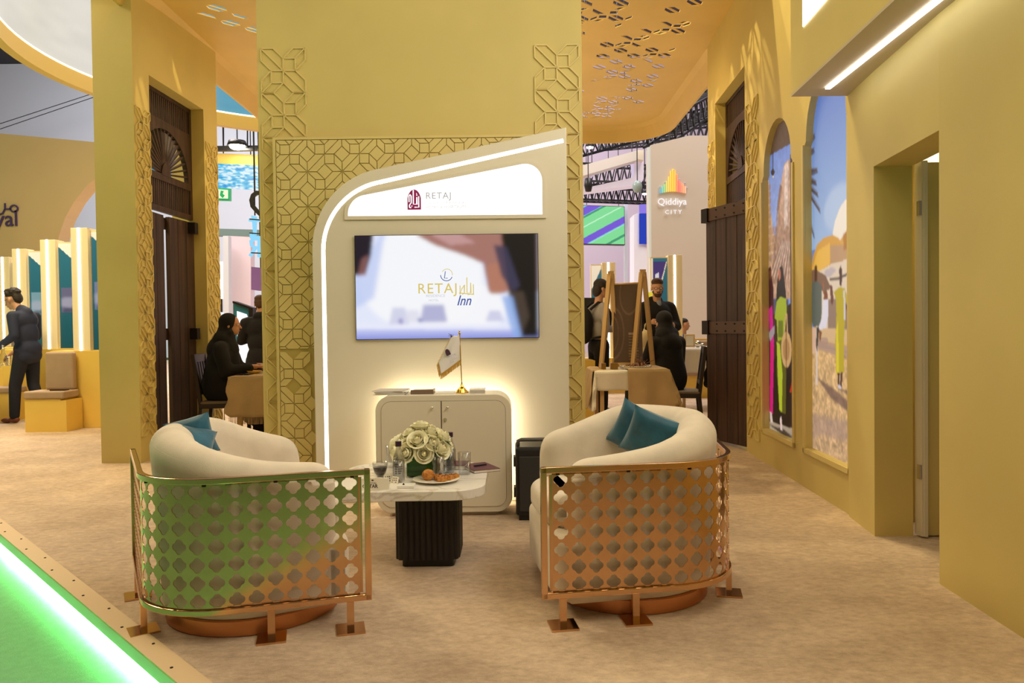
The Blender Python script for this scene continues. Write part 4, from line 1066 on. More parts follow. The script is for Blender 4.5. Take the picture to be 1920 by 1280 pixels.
# flag
fp = P(866, 731, 4.86); fp.z = cz1
fl = thing('desk_flag', 'small white desk flag with gold fringe on a brass stand, on the cabinet', 'flag', fp)
MB().lathe([(0.001, 0), (0.042, 0), (0.043, .006), (0.036, .010), (0.037, .016), (0.028, .022), (0.028, .027), (0.018, .034), (0.010, .046), (0.005, .060), (0.004, .07)], 28, fp).build('stand', M['brass'], fl)
tip = fp+Vector((-0.010, 0, 0.400))
MB().cyl(fp+Vector((0, 0, .05)), tip, .0035, n=10).build('pole', M['brass'], fl)
MB().lathe([(0.001, 0), (.006, .004), (.004, .012), (.007, .02), (.007, .028), (.003, .034), (.005, .04), (.001, .046)], 14, tip-Vector((0, 0, .036))).build('finial', M['brass'], fl)
def wzc(px, py): v = P(px, py, 4.85); return v.x, v.z
flag_pts = [(859, 628), (862, 676), (829, 703), (822, 682), (839, 649)]
TLc, TRc, BRc, BLc = [Vector(wzc(*p)) for p in ((847, 630), (861, 629), (865, 674), (827, 702))]
LM = Vector(wzc(822, 680))
def flagf(u, v):
    top = TLc.lerp(TRc, u); bot = LM.lerp(BLc, min(1, u*2.6)) if u < .385 else BLc.lerp(BRc, (u-.385)/.615)
    p = top.lerp(bot, v); return Vector((p.x, 4.852+0.014*math.sin(u*7+v*2)*v-0.012*v*(1-u), p.y))
cloth = mat('white_flag_cloth', (0.82, 0.80, 0.82), 0.7)
MB().grid(flagf, 22, 20).build('flag_cloth', cloth, fl, solid=.001)
mb = MB(); fr = [flagf(u/40, 1) for u in range(41)]
for i in range(160):
    u = i/160; p = flagf(u, 1); l = .030 if u > .385 else .022; dirn = Vector((0, 0, -1)) if u > .385 else Vector((-.45, 0, -.75))
    mb.bar(p+Vector((0, -.001, .004)), p+dirn*l+Vector((random.uniform(-.004, .004), -.001, 0)), .0026, .0016)
for i in range(40): p = flagf(0, i/40); mb.bar(p, p+Vector((-.008, 0, random.uniform(-.004, .003))), .002, .002)
fr_ = mb.build('gold_fringe', mat('gold_fringe', (0.62, 0.36, 0.06), 0.5, 0.3), fl); fr_['kind'] = 'stuff'
ep = flagf(.46, .52)
emb = arch_shape(0, 0, .030, .042); Rr = Vector((.85, 0, .35)).normalized(); Uu = Vector((-.35, 0, .85)).normalized()
MB().prism(emb, -.004, -.0055, lambda x, z, d: ep+Rr*x+Uu*z+Vector((0, d-.006, 0))).build('flag_emblem', mat('plum_print', (0.08, 0.03, 0.06), 0.6), fl)
mb = MB(); text_mb(mb, 'RETAJ', .018, ep+Vector((.004, -.016, -.016)), Rr, Uu, NY, ext=.0005)
for k in range(3): text_mb(mb, ['HOTELS &', 'HOSPITALITY', 'QATAR'][k], .009, ep+Vector((.002+.003*k, -.016, -.030-.011*k)), Rr, Uu, NY, ext=.0005)
mb.build('flag_lettering', silver, fl)
mb = MB(); random.seed(2)
for k in range(12): a_ = flagf(.1, .02); mb.bar(a_, a_+Vector((random.uniform(-.028, .006), random.uniform(-.01, .01), random.uniform(-.004, .03))), .0015)
mb.build('loose_threads', M['black_cloth'], fl)['kind'] = 'stuff'
# papers and trays on the cabinet
grey_paper = mat('grey_paper', (0.55, 0.50, 0.46), 0.6)
def on_cab(px): return P(px, 733, 4.86).x
random.seed(9)
for k in range(6):
    xL = on_cab(706)+random.uniform(-.01, .012); wd_ = 0.21+random.uniform(-.02, .02)
    Mx = Matrix.Translation((xL+wd_/2, 4.86, cz1+.0045*k)) @ Matrix.Rotation(random.uniform(-.12, .12), 4, 'Z')
    o = MB().box(-wd_/2, wd_/2, -.10, .10, 0, .004, Mx).build('brochure', grey_paper if k % 2 else M['white_gloss'])
    tag(o, ['grey brochure at the bottom of the stack on the left of the cabinet', 'white brochure second from the bottom of the stack on the cabinet', 'grey brochure third from the bottom of the stack on the cabinet', 'white brochure third from the top of the stack on the cabinet', 'grey brochure just under the top one of the stack on the cabinet', 'white brochure on top of the stack on the left of the cabinet'][k] if k != 1 else 'white brochure second from the bottom of the stack on the cabinet', 'brochure', 'brochures stacked on the cabinet')
cr = thing('card_tray', 'low dark-edged tray of cards between the brochures and the flag', 'tray', (on_cab(793), 4.86, cz1))
xc = on_cab(793)
MB().box(xc-.07, xc+.07, 4.80, 4.92, cz1, cz1+.010).build('tray_base', mat('brown_tray', (0.12, 0.07, 0.05), 0.4), cr)
MB().box(xc-.062, xc+.060, 4.81, 4.91, cz1+.010, cz1+.024).build('card_stack', mat('beige_cards', (0.5, 0.42, 0.32), .6), cr)
MB().box(xc-.072, xc+.072, 4.795, 4.802, cz1, cz1+.028).build('tray_front', mat('brown_tray_front', (0.2, 0.13, 0.09), 0.4), cr)
MB().box(xc+.066, xc+.074, 4.80, 4.92, cz1, cz1+.028).build('tray_end', mat('brown_tray_end', (0.2, 0.13, 0.09), 0.4), cr)
xl = on_cab(838); o = MB().box(xl-.065, xl+.05, 4.80, 4.93, cz1, cz1+.005).build('leaflet', paper); tag(o, 'single cream leaflet lying left of the flag stand', 'leaflet')
xl = on_cab(894); bxo = thing('letter_box', 'low grey box lying right of the flag stand on the cabinet', 'box', (xl, 4.88, cz1))
MB().box(xl-.045, xl+.052, 4.83, 4.95, cz1, cz1+.022).build('box_base', grey_paper, bxo, bevel=.002)
MB().box(xl-.047, xl+.054, 4.828, 4.952, cz1+.016, cz1+.026).build('box_lid', M['white_gloss'], bxo, bevel=.002)
# speaker case
sp = thing('speaker', 'tall black portable speaker case beside the cabinet, behind the right armchair', 'speaker', (0.13, 4.72, 0))
MB().box(0.012, 0.27, 4.58, 4.86, 0.03, 0.455).build('case', M['black'], sp, bevel=.02, seg=3)
MB().box(0.03, 0.25, 4.60, 4.84, 0, 0.03).build('foot', M['black'], sp)
gr = mat('dark_grille', (0.03, 0.03, 0.032), .5)
MB().box(0.035, 0.25, 4.572, 4.582, 0.06, 0.40).build('grille', gr, sp, bevel=.004)
mb = MB(); mb.tube([(0.03, 4.66, .45), (0.03, 4.66, .485), (0.05, 4.66, .492), (0.22, 4.66, .492), (0.25, 4.66, .485), (0.25, 4.66, .45)], .012, 8); mb.build('handle', mat('grey_handle', (.12, .11, .11), .35), sp)
for zc in (.36, .17): MB().box(0.0, 0.016, 4.62, 4.70, zc-.03, zc+.03).build('latch', gr, sp)
# ================================================================== lit murals in the right wall
def mural(name, label, MU, zt, paint, frame_label):
    zb = 0.285; v = 0.05; u0, u1 = MU; H_ = zt-zb; W_ = u1-u0+0.04
    x0_ = 2.177+v-K*6.571
    def m(px, py):
        d = ray(px, py); t = x0_/(d.x-K*d.y); q = d*t; return ((u1+.02-q.y)/W_, (zt-q.z-CAM_H)/H_)
    r = thing(name, label, 'mural', WR((u0+u1)/2, v, zb), group='backlit murals in arched niches of the gold wall')
    c = Canvas(96, 330); paint(c, m, H_/W_)
    c.build('picture', lambda a, b: WR(u1+.02-W_*a, v, zt-H_*b), picture_mat('mural_picture', 0.72, 0.5, 0.35), r)
    zs = zt-0.42
    for a, b, c0, c1 in ((u0-.035, u0-.0, zb-.03, zs), (u1, u1+.035, zb-.03, zs), (u0-.035, u1+.035, zb-.03, zb+.005)):
        MB().prism([(a, c0), (b, c0), (b, c1), (a, c1)], -.012, .004, lambda u, z, d: WR(u, d, z)).build('frame_bar', M['gold_tile'], r)
    return r
def paint1(c, m, asp):
    pm = lambda l: [m(*p) for p in l]
    c.a[:] = lin((126, 152, 222)); c.vgrad(0.05, .5, (110, 140, 215), (165, 185, 235))
    c.poly(pm([(1425, 225), (1495, 225), (1495, 262), (1425, 302)]), (88, 66, 52)); c.grain(4, 10, .1, asp)
    c.line(pm([(1449, 286), (1449, 320)]), .012, (40, 30, 40), 1, asp); c.poly(pm([(1445, 322), (1449, 314), (1453, 322), (1450, 330), (1446, 328)]), (45, 35, 40)); c.poly(pm([(1448, 330), (1451, 330), (1450, 334)]), (255, 235, 190))
    # spiral tower
    c.poly(pm([(1438, 330), (1440, 330), (1442, 345), (1443, 370), (1444, 395), (1447, 410), (1450, 440), (1455, 440), (1456, 470), (1448, 480), (1443, 500), (1430, 520), (1425, 520), (1428, 470), (1433, 455), (1434, 425), (1436, 395), (1437, 360)]), (205, 172, 140))
    for y in (352, 365, 378, 392, 405, 418, 434, 450, 466, 484): c.line(pm([(1430, y+3), (1456, y-4)]), .035, (165, 118, 84), .55, asp) if y > 430 else c.line(pm([(1436, y+2), (1444, y-1)]), .03, (165, 118, 84), .55, asp)
    c.poly(pm([(1430, 337), (1437, 337), (1437, 350), (1434, 350)]), (126, 152, 222), 0); c.poly(pm([(1437, 322), (1439, 318), (1441, 322), (1440, 336), (1438, 336)]), (70, 105, 95))
    # stone wall right and steps below
    c.poly(pm([(1464, 345), (1470, 308), (1477, 300), (1495, 296), (1495, 560), (1425, 560), (1425, 505), (1440, 500), (1455, 470), (1458, 380)]), (196, 158, 132))
    c.poly(pm([(1456, 395), (1462, 345), (1466, 350), (1460, 395)]), (120, 84, 62), .8)
    for k in range(26): x = 1457+k*1.3; c.line(pm([(x, 395+k*2), (x-10-k*.3, 530)]), .012, (130, 92, 70), .45, asp)
    for k in range(14): c.line(pm([(1442+k*3, 520), (1465+k*1.5, 455)]), .02, (225, 200, 185) if k % 2 else (120, 84, 66), .5, asp)
    c.poly(pm([(1471, 310), (1478, 300), (1476, 420), (1470, 430)]), (232, 214, 205), .7, 1)
    c.grain(2, 30, .28, asp, c.mask(pm([(1456, 400), (1470, 305), (1495, 296), (1495, 560), (1425, 560), (1425, 505)])))
    # dark pavement and shadow strip
    c.poly(pm([(1425, 500), (1430, 510), (1433, 650), (1433, 762), (1425, 762)]), (30, 20, 18))
    c.poly(pm([(1434, 600), (1495, 560), (1495, 870), (1425, 790)]), (24, 16, 14))
    c.poly(pm([(1425, 560), (1478, 560), (1480, 640), (1436, 690), (1425, 640)]), (60, 36, 26), .8, 2)
    c.poly(pm([(1481, 290), (1495, 288), (1495, 870), (1483, 866)]), (66, 46, 38))
    c.poly(pm([(1425, 784), (1495, 806), (1495, 870), (1425, 830)]), (176, 160, 142)); c.grain(8, 40, .1, asp)
    c.poly(pm([(1442, 795), (1470, 805), (1490, 822), (1470, 818)]), (22, 16, 16), .9, 1)
    c.poly(pm([(1433, 690), (1438, 700), (1440, 745), (1434, 740)]), (205, 130, 50), .9, 1); c.poly(pm([(1480, 735), (1486, 710), (1486, 735)]), (190, 50, 20))
    # woman in magenta: dark cloak over a long robe
    c.poly(pm([(1440, 502), (1445, 500), (1447, 520), (1450, 540), (1450, 600), (1447, 640), (1441, 650), (1436, 630), (1437, 560), (1439, 530)]), (62, 16, 34))
    c.poly(pm([(1442, 508), (1445, 506), (1446, 518), (1443, 526)]), (110, 62, 46)); c.poly(pm([(1441, 580), (1448, 572), (1449, 600), (1451, 640), (1450, 660), (1444, 640)]), (205, 24, 140))
    c.poly(pm([(1440, 625), (1452, 610), (1452, 625), (1444, 640)]), (160, 150, 160)); c.poly(pm([(1444, 640), (1451, 648), (1450, 700), (1449, 775), (1443, 772)]), (214, 12, 128)); c.poly(pm([(1443, 772), (1447, 774), (1449, 792), (1444, 790)]), (225, 205, 200))
    # woman in yellow-green with a round basket bag
    c.poly(pm([(1462, 500), (1467, 498), (1470, 520), (1473, 545), (1475, 570), (1455, 572), (1456, 540), (1458, 520)]), (20, 14, 16))
    c.poly(pm([(1459, 508), (1463, 504), (1464, 520), (1460, 528)]), (190, 110, 78)); c.poly(pm([(1456, 565), (1463, 556), (1474, 560), (1475, 590), (1472, 590), (1470, 620), (1468, 640), (1458, 640), (1456, 600), (1452, 596)]), (160, 178, 40))
    c.poly(pm([(1457, 640), (1469, 635), (1474, 700), (1473, 775), (1462, 772), (1456, 700)]), (92, 92, 26)); c.poly(pm([(1456, 640), (1462, 645), (1467, 700), (1466, 772), (1461, 768), (1458, 700)]), (182, 200, 44)); c.poly(pm([(1459, 600), (1468, 600), (1468, 632), (1459, 632)]), (70, 78, 24), .7)
    c.poly(pm([(1462, 784), (1465, 780), (1467, 808), (1463, 806)]), (232, 210, 205))
    cx, cy = m(1474, 655); c.ell(cx, cy, .16, .057, (208, 168, 112)); c.ell(cx, cy, .10, .035, (178, 134, 82)); c.line(pm([(1474, 618), (1474, 700)]), .012, (80, 52, 32), .8, asp)
    c.line(pm([(1471, 620), (1473, 590)]), .014, (214, 178, 120), 1, asp); c.line(pm([(1476, 620), (1475, 590)]), .014, (214, 178, 120), 1, asp)
    c.a = c.blur(c.a, 1)
def paint2(c, m, asp):
    pm = lambda l: [m(*p) for p in l]
    c.a[:] = lin((110, 140, 214)); c.vgrad(0, .45, (84, 120, 208), (160, 190, 232)); cx, cy = m(1575, 390); c.ell(cx, cy, .35, .06, (190, 208, 238), .6, 14)
    # palm fronds from the left
    random.seed(4)
    for (x, y, dx, dy, n) in ((1507, 275, 19, -22, 16), (1507, 290, 18, -10, 14), (1508, 322, 23, -4, 16), (1507, 330, 22, 12, 18), (1508, 348, 28, 46, 24), (1508, 340, 24, 24, 18), (1507, 385, 18, 56, 22), (1506, 300, 8, 20, 10)):
        c.line(pm([(x, y), (x+dx, y+dy)]), .008, (88, 74, 78), 1, asp)
        for k in range(n):
            t = (k+1)/n; px, py = x+dx*t, y+dy*t; L = 11*(1-t*.5); c.line(pm([(px, py), (px+L*.35, py+L)]), .0065, (74, 62, 70), .85, asp); c.line(pm([(px, py), (px+L*.25, py-L*.5)]), .006, (96, 84, 88), .7, asp)
    # shell roofs
    cx, cy = m(1594, 455); r_ = .37; c.ell(cx, cy, r_, r_*.30, (240, 232, 222)); 
    c.poly(pm([(1594, 420), (1596, 600), (1552, 470), (1575, 450), (1585, 435)]), (216, 168, 84)); c.poly(pm([(1521, 505), (1524, 480), (1532, 458), (1545, 445), (1560, 440), (1572, 446), (1578, 462), (1596, 470), (1596, 520), (1521, 520)]), (214, 160, 70))
    c.poly(pm([(1521, 508), (1533, 470), (1556, 455), (1556, 495), (1535, 510)]), (238, 190, 84), .8, 1); c.poly(pm([(1557, 460), (1590, 458), (1596, 490), (1557, 500)]), (186, 150, 118), .9, 1); c.poly(pm([(1580, 440), (1596, 425), (1596, 460), (1582, 470)]), (170, 112, 36), .8, 1)
    c.poly(pm([(1533, 510), (1560, 494), (1596, 484), (1596, 620), (1533, 620)]), (226, 208, 188)); c.poly(pm([(1545, 508), (1560, 500), (1568, 506), (1556, 520), (1548, 520)]), (186, 174, 186), .8, 1)
    c.poly(pm([(1506, 505), (1530, 506), (1548, 516), (1558, 540), (1545, 548), (1530, 535), (1520, 545), (1518, 620), (1506, 620)]), (128, 98, 80)); c.poly(pm([(1506, 525), (1516, 527), (1516, 620), (1506, 620)]), (98, 72, 60)); c.poly(pm([(1552, 560), (1580, 560), (1596, 545), (1596, 618), (1552, 618)]), (150, 126, 110), 1, 1)
    c.line(pm([(1556, 524), (1572, 522), (1592, 512)]), .01, (70, 56, 50), 1, asp)
    # ground: pale terrace, then pebbled shade
    c.poly(pm([(1506, 612), (1596, 618), (1596, 890), (1506, 890)]), (216, 184, 142)); c.vgrad(m(1550, 640)[1], m(1550, 900)[1], (222, 184, 128), (192, 160, 128))
    for a in ((1506, 640, 1596, 656), (1530, 648, 1596, 668), (1506, 632, 1550, 640)): c.line(pm([(a[0], a[1]), (a[2], a[3])]), .03, (168, 140, 132), .7, asp)
    g_ = c.mask(pm([(1506, 655), (1596, 668), (1596, 890), (1506, 890)])); c.grain(3, 48, .32, asp, g_); c.grain(6, 22, .25, asp, g_)
    c.poly(pm([(1506, 770), (1540, 780), (1596, 790), (1596, 830), (1540, 815), (1506, 830)]), (166, 140, 136), .55, 6); c.poly(pm([(1530, 706), (1560, 726), (1596, 756), (1596, 776), (1560, 748)]), (110, 84, 84), .8, 1); c.poly(pm([(1566, 725), (1596, 735), (1596, 745)]), (110, 84, 84), .8, 1)
    # man in grey-green shirt, child in white, woman in yellow
    c.poly(pm([(1527, 500), (1530, 496), (1532, 500), (1532, 520), (1531, 530), (1527, 530)]), (84, 50, 42)); c.poly(pm([(1523, 530), (1532, 526), (1540, 535), (1541, 580), (1538, 612), (1526, 616), (1521, 600), (1520, 560)]), (92, 102, 98)); c.poly(pm([(1521, 545), (1523, 600), (1513, 618), (1516, 590)]), (62, 62, 62))
    c.poly(pm([(1521, 614), (1529, 614), (1529, 660), (1523, 664)]), (226, 190, 168), .9); c.poly(pm([(1530, 612), (1533, 612), (1533, 722), (1529, 722)]), (222, 206, 196)); c.poly(pm([(1531, 612), (1536, 615), (1532, 660), (1530, 650)]), (66, 62, 62))
    c.poly(pm([(1542, 528), (1544, 526), (1545, 552), (1543, 552)]), (160, 100, 74)); c.poly(pm([(1545, 548), (1551, 545), (1552, 565), (1547, 572), (1544, 562)]), (130, 74, 50)); c.poly(pm([(1543, 562), (1553, 562), (1553, 590), (1548, 615), (1536, 618), (1535, 612), (1541, 595)]), (226, 224, 240)); c.poly(pm([(1536, 618), (1541, 622), (1538, 640), (1536, 636)]), (130, 78, 52)); c.poly(pm([(1556, 535), (1560, 535), (1563, 560), (1560, 574), (1557, 565)]), (112, 68, 58))
    c.poly(pm([(1573, 506), (1576, 498), (1579, 506), (1578, 535), (1574, 535)]), (74, 44, 44)); c.poly(pm([(1563, 548), (1573, 538), (1583, 540), (1590, 560), (1590, 572), (1584, 566), (1584, 600), (1582, 640), (1582, 698), (1567, 698), (1566, 640), (1568, 590), (1567, 560)]), (190, 172, 40)); c.poly(pm([(1567, 620), (1571, 600), (1573, 700), (1568, 700)]), (224, 206, 52)); c.poly(pm([(1585, 570), (1589, 572), (1593, 610), (1590, 600)]), (96, 60, 56)); c.poly(pm([(1581, 545), (1584, 545), (1585, 600), (1582, 600)]), (214, 208, 214))
    c.poly(pm([(1570, 698), (1574, 698), (1574, 722), (1571, 722)]), (66, 42, 44)); c.poly(pm([(1576, 698), (1580, 698), (1578, 728), (1574, 726)]), (84, 56, 54)); c.poly(pm([(1571, 720), (1577, 724), (1577, 730), (1571, 726)]), (214, 206, 220))
    c.a = c.blur(c.a, 1)
mural('arched_mural', 'arched backlit mural with a spiral tower and two women in magenta and yellow-green', MU1, 2.83, paint1, '')
mural('arched_mural', 'arched backlit mural with palm fronds, shell roofs and a walking family, nearest the doorway', MU2, 2.90, paint2, '')

# ================================================================== people
def blob(name, parts, mt, parent, voxel=0.012, smooth=3, label=None):
    mb = MB()
    for p in parts:
        if p[0] == 'c':
            a, b, r0, r1 = Vector(p[1]), Vector(p[2]), p[3], p[4]
            if (a-b).length > 1e-4: mb.cyl(a, b, r0, r1, n=14)
            mb.ellipsoid(a, (r0, r0, r0), 14, 8); mb.ellipsoid(b, (r1, r1, r1), 14, 8)
        else:
            Mx = p[3] if len(p) > 3 else None; mb.ellipsoid(p[1], p[2], 18, 12, Mx)
    me = mb.mesh(name); ob = bpy.data.objects.new(name, me); COL.objects.link(ob)
    m = ob.modifiers.new('r', 'REMESH'); m.mode = 'VOXEL'; m.voxel_size = voxel
    if smooth: s_ = ob.modifiers.new('s', 'SMOOTH'); s_.factor = 0.5; s_.iterations = smooth
    nm = bpy.data.meshes.new_from_object(ob.evaluated_get(bpy.context.evaluated_depsgraph_get()))
    nm.polygons.foreach_set('use_smooth', [True]*len(nm.polygons)); nm.materials.clear(); nm.materials.append(mt)
    bpy.data.objects.remove(ob); bpy.data.meshes.remove(me)
    nm.name = name; o = bpy.data.objects.new(name, nm); COL.objects.link(o); o.parent = parent
    if label: o['label'] = label
    return o
def hand_parts(wr, d, nrm, side, curl=0.5):
    """wrist, direction of the fingers, palm normal, thumb side vector sign"""
    wr = Vector(wr); d = Vector(d).normalized(); nrm = Vector(nrm); nrm = (nrm-d*nrm.dot(d)).normalized(); s_ = d.cross(nrm)*side
    L = [('c', wr-d*.03, wr+d*.01, .026, .026)]
    for k in range(4):
        b = wr+d*.085+s_*(.030-.020*k); L.append(('c', wr+d*.01+s_*(.018-.012*k), b, .014, .0105))
        l = (.038, .043, .040, .031)[k]; d1 = (d*math.cos(curl)+nrm*math.sin(curl)); d2 = (d*math.cos(curl*2)+nrm*math.sin(curl*2))
        L += [('c', b, b+d1*l, .0095, .0085), ('c', b+d1*l, b+d1*l+d2*l*.8, .0085, .0075)]
    t0 = wr+d*.02+s_*.02; t1 = t0+(d*.6+s_*.8).normalized()*.045+nrm*.012; L += [('c', t0, t1, .014, .011), ('c', t1, t1+(d*.85+s_*.3+nrm*.3).normalized()*.035, .010, .0085)]
    return L
def head_parts(c, fwd, s=1.0, tilt=0.0):
    """head centre, facing direction (horizontal), tilt down in radians"""
    c = Vector(c); f = Vector(fwd).normalized(); r = f.cross(Vector((0, 0, 1))).normalized(); u = r.cross(f)
    R = Matrix.Rotation(-tilt, 3, r); f = R @ f; u = R @ u
    Mx = Matrix(((r.x, f.x, u.x), (r.y, f.y, u.y), (r.z, f.z, u.z)))
    pt = lambda x, y, z: c+(r*x+f*y+u*z)*s
    M4 = Mx.to_4x4()
    L = [('e', pt(0, -.012, .022), (.074*s, .094*s, .090*s), M4), ('e', pt(0, .018, -.045), (.056*s, .068*s, .070*s), M4), ('e', pt(0, .058, -.088), (.028*s, .024*s, .022*s)),
         ('c', pt(0, .086, -.005), pt(0, .104, -.030), .009*s, .013*s), ('c', pt(0, .078, .020), pt(0, .088, -.01), .012*s, .010*s),
         ('e', pt(0, .080, -.062), (.022*s, .012*s, .008*s), M4), ('e', pt(.026, .072, .018), (.018*s, .012*s, .007*s), M4), ('e', pt(-.026, .072, .018), (.018*s, .012*s, .007*s), M4),
         ('e', pt(.076, -.012, -.010), (.010*s, .020*s, .030*s), M4), ('e', pt(-.076, -.012, -.010), (.010*s, .020*s, .030*s), M4)]
    return L, pt, M4
def eyes(parent, pt, M4, s=1.0):
    w_ = M['white_gloss']
    for sx in (-1, 1):
        e = MB().ellipsoid(pt(.029*sx, .079, .001), (.013*s, .007*s, .008*s), 10, 7, M4).build('eye', w_, parent)
        MB().ellipsoid(pt(.029*sx, .0855, .001), (.005*s, .003*s, .005*s), 8, 6, M4).build('iris', M['hair'], e)
    MB().ellipsoid(pt(0, .091, -.062), (.020*s, .005*s, .0045*s), 10, 6, M4).build('mouth', mat('lip', (0.30, 0.09, 0.07), .5), parent)
navy = mat('navy_suit_cloth', (0.018, 0.024, 0.06), .8); whitec = mat('white_shirt_cloth', (0.75, 0.72, 0.68), .8)

# --- standing man in the navy suit (built facing +Y, then turned to the left)
def man_suit():
    r = thing('person', 'man in a dark navy suit bending over the small table by the lit columns', 'person', (0, 0, 0))
    hc = (0, .19, 1.645); L, pt, M4 = head_parts(hc, (0, 1, 0), 1.08, .38)
    LH = Vector((-.20, .40, .90)); RH = Vector((.17, .36, .92))
    B = L+[('c', (0, .06, 1.44), (0, .14, 1.58), .062, .055), ('e', (0, .02, 1.30), (.15, .10, .20)), ('e', (0, 0, 1.02), (.14, .10, .14)),
           ('c', (-.19, .04, 1.42), (-.24, -.02, 1.16), .045, .038), ('c', (-.24, -.02, 1.16), LH-Vector((-.0, .03, -.02)), .036, .024),
           ('c', (.19, .04, 1.42), (.23, .04, 1.15), .045, .038), ('c', (.23, .04, 1.15), RH, .036, .024),
           ('c', (-.09, 0, .96), (-.10, .10, .52), .075, .052), ('c', (-.10, .10, .52), (-.10, .12, .09), .050, .035), ('c', (.09, 0, .96), (.10, .0, .52), .075, .052), ('c', (.10, .0, .52), (.10, -.14, .09), .050, .035)]
    B += hand_parts(LH, (.1, .75, -.6), (.3, -.5, -.7), -1, .5)+hand_parts(RH, (0, .8, -.5), (0, -.5, -.8), 1, .4)
    b = blob('body', B, M['skin'], r, .008, 2); eyes(b, pt, M4, 1.08)
    blob('suit_jacket', [('e', (0, .03, 1.36), (.205, .135, .15)), ('e', (0, .01, 1.18), (.175, .14, .22)), ('e', (0, -.015, .98), (.185, .155, .15)), ('c', (-.06, -.02, .90), (.06, -.02, .90), .125, .125), ('c', (-.17, .03, 1.43), (.17, .03, 1.43), .06, .06),
          ('c', (-.205, .03, 1.42), (-.25, -.03, 1.16), .068, .056), ('c', (-.25, -.03, 1.16), (-.215, .30, .97), .056, .040), ('c', (.205, .03, 1.42), (.245, .04, 1.15), .068, .056), ('c', (.245, .04, 1.15), (.19, .28, .97), .056, .040), ('c', (0, .0, 1.46), (0, .06, 1.50), .085, .075)], navy, r, .014, 4)
    blob('shirt', [('e', (0, .10, 1.33), (.07, .075, .17)), ('c', (0, .07, 1.46), (0, .095, 1.50), .068, .062)], whitec, r, .012, 2)
    blob('trousers', [('e', (0, -.01, .93), (.165, .13, .12)), ('c', (-.09, 0, .92), (-.10, .10, .50), .10, .075), ('c', (-.10, .10, .50), (-.10, .12, .10), .075, .062), ('c', (.09, 0, .92), (.10, .0, .50), .10, .075), ('c', (.10, .0, .50), (.10, -.14, .10), .075, .062)], mat('navy_trousers', (0.010, 0.012, 0.028), .8), r, .014, 4)
    br = mat('brown_leather', (0.16, 0.045, 0.02), .35)
    for x, y in ((-.10, .12), (.10, -.14)): blob('shoe', [('e', (x, y, .045), (.045, .07, .045)), ('e', (x, y+.11, .035), (.045, .085, .034))], br, r, .01, 2)
    random.seed(6); H_ = [('e', pt(0, -.03, .055), (.088, .100, .075), M4), ('e', pt(0, -.075, .0), (.075, .05, .085), M4)]
    for k in range(44):
        t = random.uniform(0, 2*PI); e = random.uniform(.1, 1.2)
        if math.sin(t)*math.cos(e) > .25 and e < .8: continue
        H_.append(('e', pt(.080*math.cos(t)*math.cos(e), -.02+.098*math.sin(t)*math.cos(e), .052+.078*math.sin(e)), (.024, .024, .022)))
    blob('hair', H_, M['hair'], r, .009, 1)
    gl = MB()
    for sx in (-1, 1): gl.tube([pt(.032*sx+.022*math.cos(a), .098, .002+.018*math.sin(a)) for a in [2*PI*k/12 for k in range(12)]], .0022, 6, closed=True); gl.bar(pt(.054*sx, .096, .004), pt(.078*sx, -.01, .004), .003)
    gl.bar(pt(-.010, .10, .004), pt(.010, .10, .004), .003); gl.build('glasses', M['iron_dark'], r)
    la = MB(); lan = mat('pink_lanyard', (.55, .30, .30), .6)
    for sx in (-1, 1): la.bar((sx*.06, .10, 1.48), (sx*.015, .20, 1.14), .012, .003)
    la.build('lanyard', lan, r); MB().box(-.035, .035, .195, .200, 1.02, 1.13).build('badge', paper, r)
    return r
m1 = man_suit(); m1.location = (-6.50, 10.0, 0); m1.rotation_euler = (0, 0, D(84))

